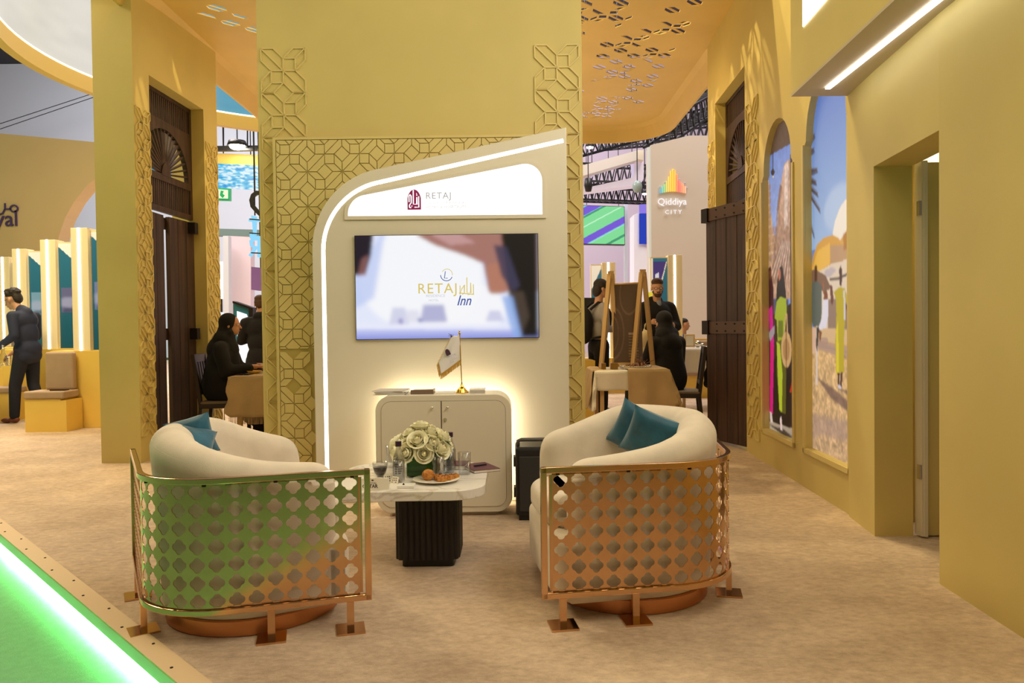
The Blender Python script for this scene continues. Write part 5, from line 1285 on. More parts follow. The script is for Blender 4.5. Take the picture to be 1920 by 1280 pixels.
# --- seated woman in black
def seated_woman(label, mirror=1):
    r = thing('person', label, 'person', (0, 0, 0))
    L, pt, M4 = head_parts((0, .05, 1.235), (0, 1, 0), .95, .05)
    B = L+[('c', (0, 0, 1.03), (0, .03, 1.16), .055, .05), ('e', (0, -.03, .85), (.14, .09, .22)), ('e', (0, -.03, .58), (.15, .12, .12)), ('c', (-.09, 0, .52), (-.10, .42, .52), .07, .055), ('c', (.09, 0, .52), (.10, .42, .52), .07, .055), ('c', (-.10, .42, .50), (-.10, .40, .09), .05, .035), ('c', (.10, .42, .50), (.10, .40, .09), .05, .035),
           ('c', (-.17, -.02, 1.0), (-.20, .06, .76), .04, .035), ('c', (-.20, .06, .76), (-.12, .30, .80), .034, .024), ('c', (.17, -.02, 1.0), (.20, .06, .76), .04, .035), ('c', (.20, .06, .76), (.12, .30, .80), .034, .024)]
    B += hand_parts((-.12, .31, .80), (.2, .9, 0), (0, 0, -1), -1, .4)+hand_parts((.12, .31, .80), (-.2, .9, 0), (0, 0, -1), 1, .4)
    b = blob('body', B, M['skin'], r, .008, 2); eyes(b, pt, M4, .95)
    blob('black_robe', [('c', (0, -.03, .99), (0, -.06, .60), .15, .205), ('c', (0, .0, .60), (0, .30, .52), .19, .17), ('e', (0, -.03, .90), (.20, .14, .20)), ('e', (0, -.05, .66), (.22, .17, .20)), ('c', (-.15, -.02, 1.0), (.15, -.02, 1.0), .075, .075), ('c', (-.19, -.02, 1.0), (-.23, .05, .76), .075, .075), ('c', (-.23, .05, .76), (-.14, .26, .79), .065, .05), ('c', (.19, -.02, 1.0), (.23, .05, .76), .075, .075), ('c', (.23, .05, .76), (.14, .26, .79), .065, .05),
         ('c', (-.10, 0, .55), (-.11, .42, .53), .11, .10), ('c', (.10, 0, .55), (.11, .42, .53), .11, .10), ('c', (-.11, .43, .50), (-.13, .42, .10), .11, .12), ('c', (.11, .43, .50), (.13, .42, .10), .11, .12), ('c', (-.08, .40, .40), (.08, .40, .12), .12, .14), ('c', (0, .1, .50), (0, .25, .30), .13, .12)], M['black_cloth'], r, .016, 14)
    blob('headscarf', [('c', (0, -.01, 1.14), (0, -.04, .97), .095, .165), ('e', pt(0, -.035, .03), (.094, .100, .098), M4), ('e', pt(0, -.06, -.06), (.088, .075, .10), M4), ('c', (-.05, -.03, 1.08), (.05, -.03, 1.08), .10, .10), ('e', (0, -.05, 1.00), (.15, .11, .12)), ('c', pt(-.062, .0, -.09), pt(.062, .0, -.09), .040, .040), ('e', (0, -.04, 1.06), (.125, .10, .10))], M['black_cloth'], r, .012, 12)
    return r
w1 = seated_woman('woman in black robe and headscarf seated on the dark chair behind the left armchair')
w1.location = (-2.98, 7.80, 0.02); w1.rotation_euler = (0, 0, D(-84))
w2 = copy_tree(w1); w2['label'] = 'woman in black robe seated with her back to us in front of the bearded man'
w2.location = (1.73, 8.42, 0.0); w2.rotation_euler = (0, 0, D(28))
# --- bearded man in a black coat
def man_coat():
    r = thing('person', 'bearded man with glasses in a black coat standing with folded arms', 'person', (0, 0, 0))
    L, pt, M4 = head_parts((0, .03, 1.66), (0.30, 1, 0), 1.0, .12)
    B = L+[('c', (0, 0, 1.44), (0, .01, 1.58), .06, .055), ('e', (0, 0, 1.28), (.15, .10, .20)), ('e', (0, 0, 1.02), (.14, .10, .14)), ('c', (-.09, 0, .95), (-.10, 0, .5), .075, .05), ('c', (-.10, 0, .5), (-.10, 0, .09), .05, .035), ('c', (.09, 0, .95), (.10, 0, .5), .075, .05), ('c', (.10, 0, .5), (.10, 0, .09), .05, .035),
           ('c', (-.2, 0, 1.4), (-.26, .06, 1.14), .045, .038), ('c', (-.26, .06, 1.14), (.02, .20, 1.20), .036, .025), ('c', (.2, 0, 1.4), (.26, .06, 1.14), .045, .038), ('c', (.26, .06, 1.14), (-.02, .19, 1.15), .036, .025)]
    B += hand_parts((.03, .20, 1.20), (1, .2, .1), (0, -1, 0), 1, .5)+hand_parts((-.03, .19, 1.15), (-1, .2, .1), (0, -1, 0), -1, .5)
    b = blob('body', B, M['skin'], r, .008, 2); eyes(b, pt, M4)
    blob('black_coat', [('e', (0, 0, 1.32), (.215, .135, .17)), ('e', (0, 0, 1.12), (.19, .14, .20)), ('e', (0, -.01, .92), (.20, .15, .18)), ('c', (-.10, 0, .85), (-.11, 0, .5), .12, .12), ('c', (.10, 0, .85), (.11, 0, .5), .12, .12), ('c', (-.17, 0, 1.42), (.17, 0, 1.42), .065, .065),
         ('c', (-.21, 0, 1.40), (-.27, .06, 1.14), .072, .062), ('c', (-.27, .06, 1.14), (-.01, .18, 1.20), .060, .045), ('c', (.21, 0, 1.40), (.27, .06, 1.14), .072, .062), ('c', (.27, .06, 1.14), (.01, .17, 1.14), .060, .045), ('c', (-.05, -.04, 1.50), (.05, -.04, 1.50), .055, .055)], M['black_cloth'], r, .014, 4)
    blob('shirt', [('e', (0, .062, 1.44), (.038, .050, .060))], mat('grey_blue_shirt', (.20, .22, .27), .8), r, .012, 2)
    blob('trousers', [('c', (-.10, 0, .8), (-.10, 0, .10), .10, .065), ('c', (.10, 0, .8), (.10, 0, .10), .10, .065)], M['black_cloth'], r, .014, 2)
    for x in (-.1, .1): blob('shoe', [('e', (x, 0, .045), (.045, .07, .045)), ('e', (x, .11, .035), (.045, .085, .034))], M['black'], r, .01, 2)
    hb = mat('brown_hair', (0.07, 0.03, 0.015), .7, bump=.6, bs=90)
    blob('hair', [('e', pt(0, -.02, .075), (.080, .098, .060), M4), ('e', pt(0, -.065, .02), (.072, .05, .085), M4), ('e', pt(.02, .05, .108), (.05, .04, .024), M4)], hb, r, .009, 2)
    blob('beard', [('e', pt(0, .045, -.088), (.052, .046, .036), M4), ('c', pt(-.058, .01, -.05), pt(-.03, .05, -.09), .016, .016), ('c', pt(.058, .01, -.05), pt(.03, .05, -.09), .016, .016), ('c', pt(-.024, .084, -.050), pt(.024, .084, -.050), .007, .007)], hb, r, .007, 1)
    gl = MB()
    for sx in (-1, 1): gl.tube([pt(.031*sx+.022*math.cos(a), .098, .002+.017*math.sin(a)) for a in [2*PI*k/12 for k in range(12)]], .002, 6, closed=True); gl.bar(pt(.053*sx, .096, .004), pt(.078*sx, -.01, .004), .003)
    gl.bar(pt(-.010, .10, .004), pt(.010, .10, .004), .003); gl.build('glasses', M['iron_dark'], r)
    return r
m2 = man_coat(); m2.location = (1.94, 10.0, 0.03); m2.rotation_euler = (0, 0, D(196))
def man_pack():
    r = thing('person', 'dark-haired person in a grey shirt with a black backpack, seen from behind the wooden stand', 'person', (0, 0, 0))
    L, pt, M4 = head_parts((0, .05, 1.66), (0, 1, 0), 1.0, .2)
    B = L+[('c', (0, 0, 1.44), (0, .02, 1.58), .058, .052), ('e', (0, 0, 1.28), (.14, .10, .20)), ('e', (0, 0, 1.02), (.14, .10, .14)), ('c', (-.09, 0, .95), (-.10, 0, .5), .075, .05), ('c', (-.10, 0, .5), (-.10, 0, .09), .05, .035), ('c', (.09, 0, .95), (.10, 0, .5), .075, .05), ('c', (.10, 0, .5), (.10, 0, .09), .05, .035),
           ('c', (-.19, 0, 1.4), (-.24, -.02, 1.12), .045, .038), ('c', (-.24, -.02, 1.12), (-.16, .26, 1.12), .036, .024), ('c', (.19, 0, 1.4), (.24, 0, 1.12), .045, .038), ('c', (.24, 0, 1.12), (.14, .27, 1.12), .036, .024)]
    B += hand_parts((-.16, .27, 1.12), (.3, .9, .1), (0, -.1, -1), -1, .6)+hand_parts((.14, .28, 1.12), (-.3, .9, .1), (0, -.1, -1), 1, .6)
    b = blob('body', B, M['skin'], r, .008, 2); eyes(b, pt, M4)
    gs = mat('grey_shirt', (0.27, 0.25, 0.25), .85)
    blob('shirt', [('e', (0, 0, 1.32), (.19, .125, .16)), ('e', (0, 0, 1.10), (.165, .125, .20)), ('c', (-.15, 0, 1.42), (.15, 0, 1.42), .055, .055), ('c', (-.19, 0, 1.40), (-.25, -.03, 1.12), .064, .052), ('c', (-.25, -.03, 1.12), (-.17, .22, 1.12), .050, .038), ('c', (.19, 0, 1.40), (.25, 0, 1.12), .064, .052), ('c', (.25, 0, 1.12), (.15, .22, 1.12), .050, .038)], gs, r, .014, 4)
    blob('trousers', [('e', (0, 0, .90), (.17, .13, .14)), ('c', (-.09, 0, .9), (-.10, 0, .10), .11, .075), ('c', (.09, 0, .9), (.10, 0, .10), .11, .075)], M['black_cloth'], r, .014, 3)
    for x in (-.1, .1): blob('shoe', [('e', (x, 0, .045), (.045, .07, .045)), ('e', (x, .11, .035), (.045, .085, .034))], M['black'], r, .01, 2)
    blob('hair', [('e', pt(0, -.02, .05), (.090, .105, .085), M4), ('e', pt(0, -.06, -.03), (.082, .062, .095), M4), ('e', pt(0, .06, .08), (.07, .04, .035), M4)], M['hair'], r, .009, 1)
    bag = blob('backpack', [('e', (0, -.20, 1.20), (.15, .10, .22)), ('e', (0, -.22, 1.08), (.16, .11, .16))], M['black_cloth'], r, .014, 2)
    mb = MB()
    for sx in (-1, 1): mb.tube([(sx*.10, -.16, 1.38), (sx*.11, -.05, 1.475), (sx*.115, .06, 1.45), (sx*.12, .125, 1.32), (sx*.13, .11, 1.15), (sx*.14, -.02, 1.02), (sx*.13, -.16, 1.0)], .018, 8)
    mb.build('strap', M['black_cloth'], bag)
    return r
m3 = man_pack(); m3.location = (1.16, 10.0, 0.03); m3.rotation_euler = (0, 0, D(-72))
def bust(label, Y, px, py, yaw, coat, hairm, s=1.0):
    r = thing('person', label, 'person', (0, 0, 0))
    L, pt, M4 = head_parts((0, .03, 1.20), (0, 1, 0), s, .1)
    B = L+[('c', (0, 0, .98), (0, .01, 1.12), .058, .052), ('e', (0, 0, .80), (.14, .09, .20)), ('e', (0, 0, .55), (.14, .11, .12)), ('c', (-.09, 0, .50), (-.10, .42, .50), .07, .055), ('c', (.09, 0, .50), (.10, .42, .50), .07, .055), ('c', (-.10, .42, .48), (-.10, .42, .08), .05, .04), ('c', (.10, .42, .48), (.10, .42, .08), .05, .04)]
    b = blob('body', B, M['skin'], r, .010, 2); eyes(b, pt, M4, s)
    blob('jacket', [('e', (0, 0, .86), (.20, .13, .16)), ('e', (0, 0, .66), (.18, .14, .20)), ('c', (-.16, 0, .95), (.16, 0, .95), .06, .06), ('c', (-.2, 0, .93), (-.25, .04, .70), .065, .055), ('c', (-.25, .04, .70), (-.12, .28, .74), .052, .04), ('c', (.2, 0, .93), (.25, .04, .70), .065, .055), ('c', (.25, .04, .70), (.12, .28, .74), .052, .04)], coat, r, .015, 3)
    blob('shirt_collar', [('e', (0, .06, .96), (.06, .06, .07))], whitec, r, .012, 2)
    blob('trousers', [('e', (0, 0, .52), (.17, .15, .11)), ('c', (-.10, 0, .50), (-.10, .42, .50), .09, .08), ('c', (.10, 0, .50), (.10, .42, .50), .09, .08), ('c', (-.10, .43, .48), (-.10, .42, .08), .075, .065), ('c', (.10, .43, .48), (.10, .42, .08), .075, .065)], M['black_cloth'], r, .015, 3)
    blob('hair', [('e', pt(0, -.03, .06), (.080*s, .092*s, .062*s), M4), ('e', pt(0, -.07, .01), (.072*s, .045*s, .075*s), M4)], hairm, r, .009, 1)
    p = P(px, py, Y); r.location = (p.x, Y, 0.0); r.rotation_euler = (0, 0, yaw); return r
bust('short-haired man in a navy jacket seated far behind the bearded man', 14.4, 1281, 608, D(-82), navy, M['hair'], 1.0)
dp = man_dark = copy_tree(m2); dp['label'] = 'dark figure partly hidden behind the edge of the central gold wall'
dp.location = (-3.56, 10.6, -.10); dp.rotation_euler = (0, 0, D(20))

# ================================================================== dining chairs and tables under the canopy
def dining_chair(label):
    r = thing('dining_chair', label, 'chair', (0, 0, 0), group='dark dining chairs')
    bw_ = mat('black_brown_wood', (0.03, 0.018, 0.012), .45) if 'bbw' not in M else M['bbw']; M['bbw'] = bw_
    MB().box(-.21, .21, -.21, .22, .40, .44).build('seat_frame', bw_, r, bevel=.006)
    MB().box(-.205, .205, -.20, .215, .44, .475).build('seat', mat('tan_seat', (0.20, 0.15, 0.10), .7), r, bevel=.015, seg=3)
    for sx in (-1, 1):
        MB().bar((sx*.185, .195, .40), (sx*.185, .195, 0), .036).build('leg', bw_, r); MB().bar((sx*.185, -.19, .42), (sx*.185, -.23, 0), .036).build('leg', bw_, r)
        MB().bar((sx*.185, -.19, .42), (sx*.185, -.26, .95), .036).build('back_post', bw_, r)
    MB().bar((-.19, -.258, .915), (.19, -.258, .915), .03, .08).build('top_rail', bw_, r); MB().bar((-.19, -.205, .56), (.19, -.205, .56), .02, .04).build('cross_rail', bw_, r)
    for k in range(4): x = -.12+.08*k; MB().bar((x, -.208, .57), (x, -.254, .89), .045, .012).build('back_slat', bw_, r)
    return r
d1 = dining_chair('dark wooden dining chair under the seated woman on the left'); d1.location = (-3.02, 7.83, 0); d1.rotation_euler = (0, 0, D(-84))
d2 = copy_tree(d1); d2['label'] = 'dark wooden dining chair with a black bag, right of the woman by the bearded man'; d2.location = (1.87, 8.30, 0); d2.rotation_euler = (0, 0, D(80))
bg = blob('handbag', [('e', (0, 0, .60), (.055, .11, .12)), ('c', (0, -.07, .52), (0, .07, .52), .05, .05), ('c', (0, -.07, .68), (-.03, -.02, .92), .016, .014), ('c', (0, .07, .68), (-.03, .02, .92), .016, .014)], M['black_cloth'], None, .014, 3); bg.location = (2.17, 8.22, 0.02); tag(bg, 'black soft bag hanging from the dark chair back on the right', 'bag')
d3 = copy_tree(d1); d3['label'] = 'dark wooden dining chair tucked under the left table, mostly hidden'; d3.location = (-2.50, 8.75, 0); d3.rotation_euler = (0, 0, D(180))

tan = mat('tan_linen', (0.46, 0.33, 0.18), .9, bump=.3, bs=120, var=.06, vs=5); wcl = mat('white_tablecloth', (0.72, 0.68, 0.62), .9, var=.03, vs=4)
def trestle(label, x0, x1, y0, y1, zt):
    r = thing('display_table', label, 'table', ((x0+x1)/2, (y0+y1)/2, 0))
    MB().box(x0, x1, y0, y1, zt-.03, zt).build('tabletop', M['pale_wood'], r)
    for x in (x0+.05, x1-.05):
        for y in (y0+.05, y1-.05): MB().box(x-.02, x+.02, y-.02, y+.02, 0, zt-.03).build('leg', M['pale_wood'], r)
    return r
def drape(name, label, x0, x1, y0, y1, zt, dx0, dx1, dy0, mt, cat, fringe=False, ex=0.0, seed=1):
    """cloth over a table: top, and drops dx0 (left), dx1 (right), dy0 (front)"""
    random.seed(seed); ph = random.random()*6
    mb = MB()
    def F_(u, v):
        # u over x, v over y front -> back
        L = [dx0, x1-x0, dx1]; T_ = sum(L); a = u*T_; Ly = [dy0, y1-y0]; Ty = sum(Ly); b = v*Ty
        x = x0 if a < L[0] else (x0+a-L[0] if a < L[0]+L[1] else x1); dzx = max(0, L[0]-a) if a < L[0] else max(0, a-L[0]-L[1])
        y = y0 if b < Ly[0] else y0+b-Ly[0]; dzy = max(0, Ly[0]-b)
        dz = max(dzx, dzy) if min(dzx, dzy) == 0 else math.hypot(dzx, dzy)*.9
        fl = .012+.05*dz
        if dzx: x += (-1 if a < L[0] else 1)*(fl+.018*math.sin(b*26+ph)*min(1, dz*5)+ex*dz)
        if dzy: y -= fl+.016*math.sin(a*24+ph)*min(1, dz*5)
        return Vector((x, y, zt+.004-dz))
    mb.grid(F_, 46, 30); o = mb.build(name, mt, solid=.004); tag(o, label, cat)
    if fringe:
        fb = MB()
        for i in range(90):
            p = F_(i/90, 0); fb.bar(p, p+Vector((random.uniform(-.006, .006), 0, -.07)), .004)
        f_ = fb.build('fringe', mt, o); f_['kind'] = 'stuff'
    return o
T1 = trestle('table under tan linen beside the seated woman on the left', -2.76, -1.95, 7.35, 8.1, .74)
drape('tablecloth', 'tan linen cloth with long fringe hanging over the table left of the central wall', -2.78, -1.93, 7.33, 8.12, .742, .05, .1, .40, tan, 'tablecloth', True)
sdp = P(476, 697, 7.7); yw = mat('yellow_glaze', (.75, .45, .04), .4)
o = MB().lathe([(.001, 0), (.05, .004), (.085, .03), (.08, .03), (.045, .008), (.001, .006)], 20, (sdp.x, 7.7, .75)).build('bowl', yw); tag(o, 'small yellow bowl on the tan cloth left of the central wall', 'bowl')
for k in range(3):
    o = MB().box(sdp.x-.10+k*.05, sdp.x-.06+k*.05, 7.42, 7.58, .75, .757).build('card', M['iron_dark']); tag(o, ['dark card at the corner of the tan-covered table', 'dark card in the middle of three on the tan-covered table', 'dark card nearest the central wall on the tan-covered table'][k], 'card', 'cards on the tan-covered table')
T2 = trestle('wooden display table under white cloth and tan throw right of the central wall', .86, 1.52, 7.55, 8.15, .735)
drape('tablecloth', 'white cloth on the display table right of the central wall', .85, 1.50, 7.53, 8.16, .738, .42, .05, .20, wcl, 'tablecloth', seed=3)
drape('throw', 'tan linen throw draped over the right corner of the display table', 1.16, 1.56, 7.49, 8.17, .756, .0, .46, .40, tan, 'throw', True, ex=.25, seed=5)
drape('throw', 'narrow tan throw hanging at the left end of the display table', .83, .93, 7.60, 8.17, .746, .40, .0, .02, tan, 'throw', ex=.12, seed=6)
# things on it
amb = mat('amber_tin', (.30, .17, .04), .3, .6)
for px, wdt, lb_ in ((1131, .05, 'smaller amber tin at the left of the display table'), (1151, .075, 'larger amber tin on the display table')):
    p = P(px, 690, 7.66); o = MB().box(p.x-wdt/2, p.x+wdt/2, 7.62, 7.69, .75, .75+.065).build('tin', amb, bevel=.004); tag(o, lb_, 'tin', 'amber tins on the display table')
p = P(1192, 690, 7.72); tr = thing('crystal_tray', 'beaded crystal tray holding small brown sweets on the display table', 'tray', (p.x, 7.72, .75))
MB().lathe([(.001, 0), (.15, 0), (.155, .03), (.15, .03), (.145, .006), (.001, .006)], 40, (p.x, 7.72, .75)).build('tray_glass', M['glass'], tr)
mb = MB()
for k in range(60): t = 2*PI*k/60; mb.ellipsoid((p.x+.155*math.cos(t), 7.72+.155*math.sin(t), .768), (.006, .006, .018), 6, 5)
mb.build('beads', M['chrome'], tr)['kind'] = 'stuff'
random.seed(12); cho = mat('dark_sweets', (.09, .035, .02), .4, col2=(.35, .16, .07), vs=30)
mb = MB()
for k in range(60): t = random.uniform(0, 2*PI); q = random.uniform(0, .12); mb.ellipsoid((p.x+q*math.cos(t), 7.72+q*math.sin(t), .765+random.uniform(0, .03)), (.014, .012, .010), 7, 5)
mb.build('sweets', cho, tr)['kind'] = 'stuff'
for k in range(9): a_ = Vector((p.x+.05, 7.72, .78)); mb = MB().bar(a_, a_+Vector((random.uniform(-.10, .14), random.uniform(-.04, .04), random.uniform(.03, .10))), .006); o = mb.build('twig', cho, tr)
p = P(1150, 671, 7.7); o = MB().cyl((p.x, 7.72, .75), (p.x, 7.72, .86), .010, n=8).build('candle', M['pale_wood']); tag(o, 'thin pale candle standing behind the amber tins', 'candle')
# scroll stand on two wooden A-frames
st_ = thing('scroll_stand', 'pale wooden double A-frame stand holding a brown printed banner on the display table', 'stand', (1.2, 7.98, .745))
Yb = 7.95
for (ax, ay, l1, l2) in (((1145), 508, (1127, 692), (1156, 640)), ((1205), 505, (1186, 668), (1224, 667))):
    ap = P(ax, ay, Yb); a0 = P(ax, ay+24, Yb)
    MB().prism([(ap.x-.032, ap.z+.0), (ap.x+.032, ap.z), (ap.x+.022, ap.z-.08), (ap.x-.022, ap.z-.08)], Yb-.02, Yb+.02, FX).build('cap', M['pale_wood'], st_)
    for (lx, ly), yy in ((l1, Yb-.16), (l2, Yb+.16)):
        q = P(lx, ly, yy); q.z = .75; MB().bar((ap.x+(.012 if q.x > ap.x else -.012), Yb, ap.z-.03), (q.x, yy, .752), .044, .032).build('leg', M['pale_wood'], st_)
bn = Canvas(60, 110, (92, 74, 66))
bn.grain(3, 8, .05, 1.8)
for cx, cy, rx, ry in ((.55, .12, .34, .26), (-.02, .62, .38, .32), (-.05, .62, .22, .22)):
    t = np.sqrt(((bn.X-cx)/rx)**2+((bn.Y-cy)/ry)**2); bn.put(bn.blur((np.abs(t-1) < .05).astype(float), 1), (130, 108, 98), .7)
for k in range(9): bn.poly([(.52, .66+.035*k), (.52+.34*(1 if k % 3 else .8), .66+.035*k), (.52+.34, .672+.035*k), (.52, .672+.035*k)], (170, 152, 142), .6)
bn.poly([(.52, .615), (.82, .615), (.82, .64), (.52, .64)], (190, 172, 160), .7)
c0, c1, c2, c3 = P(1152, 533, Yb+.02), P(1203, 530, Yb-.02), P(1206, 684, Yb-.05), P(1150, 686, Yb+.05); c2.z = c3.z = .79
bn.build('banner', lambda u, v: c0.lerp(c1, u).lerp(c3.lerp(c2, u), v)+Vector((0, .02*math.sin(v*3), 0)), PRINT, st_)['label'] = 'brown banner with pale curves and small lettering'
for a_, b_, e_ in ((c0, c1, .02), (c3, c2, .02)): MB().cyl(a_-Vector((e_, 0, 0)), b_+Vector((e_, 0, 0)), .010, n=8).build('rod', M['pale_wood'], st_)
p = P(1211, 640, 8.9); o = blob('tote_bag', [('e', (p.x, 8.9, .98), (.09, .05, .16)), ('e', (p.x, 8.9, .88), (.11, .06, .08)), ('c', (p.x-.03, 8.9, 1.1), (p.x, 8.9, 1.22), .012, .012)], mat('sand_canvas', (.58, .46, .28), .9), None, .014, 2); tag(o, 'sand-coloured cloth bag hanging behind the right leg of the scroll stand', 'bag')
# far cloth table with frame and ornaments
T3 = trestle('narrow white-clothed table behind the dark chair on the right', 2.35, 3.15, 10.4, 11.2, .86)
drape('tablecloth', 'white cloth on the far table behind the dark chair', 2.34, 3.16, 10.38, 11.22, .863, .3, .3, .34, wcl, 'tablecloth', seed=8)
p = P(1293, 650, 10.6); pf = thing('photo_frame', 'small pale framed print standing on the far white table', 'frame', (p.x, 10.6, .87))
MB().box(p.x-.075, p.x+.075, 10.59, 10.61, .875, 1.06).build('frame_border', mat('pale_gold_frame', (.75, .55, .28), .4), pf, bevel=.003); MB().box(p.x-.05, p.x+.05, 10.586, 10.592, .90, 1.035).build('print', paper, pf)
for px, r_, lb_ in ((1276, .035, 'dark glass bauble left of the framed print'), (1308, .05, 'large silver bauble right of the framed print'), (1317, .03, 'small silver bauble at the right of the far table')):
    p = P(px, 640, 10.55); o = MB().ellipsoid((p.x, 10.55, .872+r_), (r_, r_, r_), 14, 9).build('bauble', M['chrome']); tag(o, lb_, 'ornament', 'baubles on the far table')
# ================================================================== neighbouring stands, left
yel = mat('yellow_board', (0.80, 0.56, 0.12), .5, var=.03, vs=2); cream = mat('cream_board', (0.88, 0.76, 0.52), .45); taup = mat('taupe_cushion', (0.40, 0.28, 0.19), .8, var=.05)
def light_column(label, x, y, zb, zt, wd, side, pw, style, rz=0.0):
    """column with its left front edge at x; the picture board stands on the given side"""
    r = thing('light_column', label, 'light column', (x, y, zb), group='cream columns with light lines and picture boards')
    MB().box(x, x+wd, y, y+.22, zb, zt).build('column', cream, r, bevel=.005)
    MB().box(x+wd*.40, x+wd*.40+.028, y-.006, y, zb, zt-.0).build('led_line', M['led'], r)
    bx0, bx1 = (x+wd, x+wd+pw) if side > 0 else (x-pw, x)
    MB().box(bx0, bx1, y+.06, y+.18, zb, zt-.03).build('picture_board', cream, r)
    c = Canvas(30, 110, (38, 100, 118)); c.vgrad(0, 1, (52, 118, 140), (30, 84, 92))
    if style in (0, 1, 2):
        c.poly([(0, 0), (1, 0), (1, .24), (0, 0.03)], (255, 246, 228)) if side > 0 else c.poly([(1, 0), (0, 0), (0, .26), (1, .03)], (255, 246, 228))
        col = [(118, 130, 176), (104, 104, 140), (120, 160, 182)][style]
        c.poly([(.1, .42), (1, .42), (1, .66), (.1, .66)], col); c.poly([(.1, .52), (1, .50), (1, .62), (.4, .62), (.1, .60)], (176, 182, 214), .6, 4); c.poly([(.2, .62), (.7, .60), (1, .56), (1, .66), (.1, .66)], (44, 58, 86), .6, 3)
    else:
        c.poly([(.12, .03), (.95, .03), (.12, .52)], (78, 62, 130)); c.poly([(.25, .16), (.5, .14), (.5, .20), (.25, .22)], (235, 235, 250)); c.poly([(.4, .26), (.5, .26), (.5, .28), (.4, .28)], (235, 235, 250), .8)
        c.poly([(0, 0), (.12, 0), (.12, 1), (0, 1)], (250, 238, 214)); c.poly([(.95, .03), (1, .03), (.18, .56), (.12, .52)], (250, 238, 214))
    c.build('picture', lambda u, v: Vector((bx0+.01+(bx1-bx0-.02)*u, y+.055, zt-.05+(zb-zt+.06)*v)), picture_mat('column_picture', .55, .3, .5), r)
    return r
cols_ = [(P(136, 600, 9.35), 9.35, 'nearest light column left of the left gold portal'), (P(78, 600, 10.5), 10.5, 'second light column from the left gold portal'), (P(25, 600, 11.6), 11.6, 'third light column from the left gold portal, behind the man in navy'), (P(-4, 600, 12.8), 12.8, 'farthest light column, cut by the left edge')]
for i, (p, Y, lb_) in enumerate(cols_):
    light_column(lb_, p.x, Y, .965, 2.50, .215, 1, .36, i % 3)
    o = MB().box(p.x-.55, p.x+.62, Y-.02, Y+.34, 0, .965).build('low_partition', yel, bevel=.004); tag(o, ['nearest yellow low wall carrying the first light column', 'yellow low wall carrying the second light column', 'yellow low wall carrying the third light column', 'farthest yellow low wall at the left edge'][i], 'low wall', 'yellow low walls under the light columns')
    if i == 0:
        o.data.transform(Matrix.Translation((.27, 0, 0))); 
bn_ = thing('banquette', 'yellow banquette with taupe seat and back cushions beside the man in navy', 'bench', (-5.62, 9.2, 0))
MB().box(-5.88, -5.45, 8.98, 9.30, 0, .395).build('seat_box', yel, bn_); MB().box(-5.45, -5.38, 8.98, 9.32, 0, .38).build('side_panel', yel, bn_)
MB().box(-5.89, -5.40, 8.96, 9.30, .40, .49).build('seat_cushion', taup, bn_, bevel=.02, seg=3); MB().box(-5.78, -5.43, 9.22, 9.31, .49, .955).build('back_cushion', taup, bn_, bevel=.025, seg=3)
o = MB().box(-5.62, -5.44, 9.05, 9.15, .492, .502).build('folded_glasses_case', M['iron_dark']); tag(o, 'flat dark object lying on the taupe seat cushion', 'case')
b2 = thing('banquette', 'second yellow banquette behind the legs of the man in navy', 'bench', (-6.75, 10.9, 0))
MB().box(-7.5, -6.8, 10.12, 10.45, 0, .38).build('seat_box', yel, b2); MB().box(-7.5, -6.8, 10.10, 10.45, .38, .46).build('seat_cushion', taup, b2, bevel=.02)
tw = thing('cafe_table', 'small white cafe table at the left edge under the man\'s hand', 'table', (-7.0, 9.6, 0))
MB().lathe([(.001, 0), (.40, 0), (.41, .008), (.41, .022), (.40, .03), (.001, .03)], 36, (-6.95, 9.42, .755)).build('tabletop', M['white_gloss'], tw)
for dx, dy in ((.22, -.2), (-.22, -.2), (0, .26)): MB().cyl((-6.95+dx*.6, 9.42+dy*.6, .755), (-6.95+dx*1.3, 9.42+dy*1.3, 0), .018, .014, n=10).build('leg', M['chrome'], tw)
for k, (px, h_, lb_) in enumerate(((6, .26, 'clear glass jug on the cafe table, left of the man\'s hand'), (-6, .15, 'clear glass beside the jug, cut by the left edge'), (16, .13, 'small clear glass between the jug and the hand'))):
    p = P(px, 680, 9.40); o = MB().lathe([(.001, 0), (.05, .002), (.052, .10), (.02, h_*.65), (.018, h_), (.016, h_), (.018, h_*.65), (.049, .10), (.047, .006), (.001, .005)] if k == 0 else [(.001, 0), (.028, .002), (.034, h_), (.032, h_), (.026, .006), (.001, .005)], 20, (p.x, 9.40, .786)).build('glass_jug' if k == 0 else 'drinking_glass', M['glass']); tag(o, lb_, 'jug' if k == 0 else 'glass')
def px_poly(pts, Y): return [(P(x, y, Y).x, P(x, y, Y).z) for x, y in pts]
sand = mat('sand_fascia', (0.62, 0.46, 0.26), .6, var=.03, vs=.6)
pts = [(-140, 236), (0, 250), (186, 267), (230, 271), (230, 318), (187, 331), (165, 346), (141, 375), (122, 408), (110, 444), (106, 480)]
pp = px_poly(pts, 14.0); pp = [(pp[0][0], 0.0)]+pp+[(pp[-1][0], 0.0)]
sw = MB().prism(pp, 14.0, 14.35, FX).build('sign_wall', sand); tag(sw, 'sand-coloured sign wall with a round cut-out and purple lettering at far left', 'sign wall')
sg_ = mat('violet_letter', (0.07, 0.045, 0.16), .5); q = P(-8, 424, 13.98); mb = text_mb(MB(), 'yal', .42, (q.x, 13.97, q.z), X_, Z_, NY, ext=.02, sx=.95)
zz = lambda l, Y=13.98: [tuple(px_poly([p], Y)[0]) for p in l]
ar = [(27+7*math.cos(a), 391+6*math.sin(a)) for a in [2*PI*k/14 for k in range(15)]]
strokes(mb, [zz(ar), zz([(21, 392), (10, 392), (10, 381)]), zz([(10, 392), (6, 400), (-2, 403)])], .026, FX, 13.96, 13.98); mb.build('sign_lettering', sg_, sw)
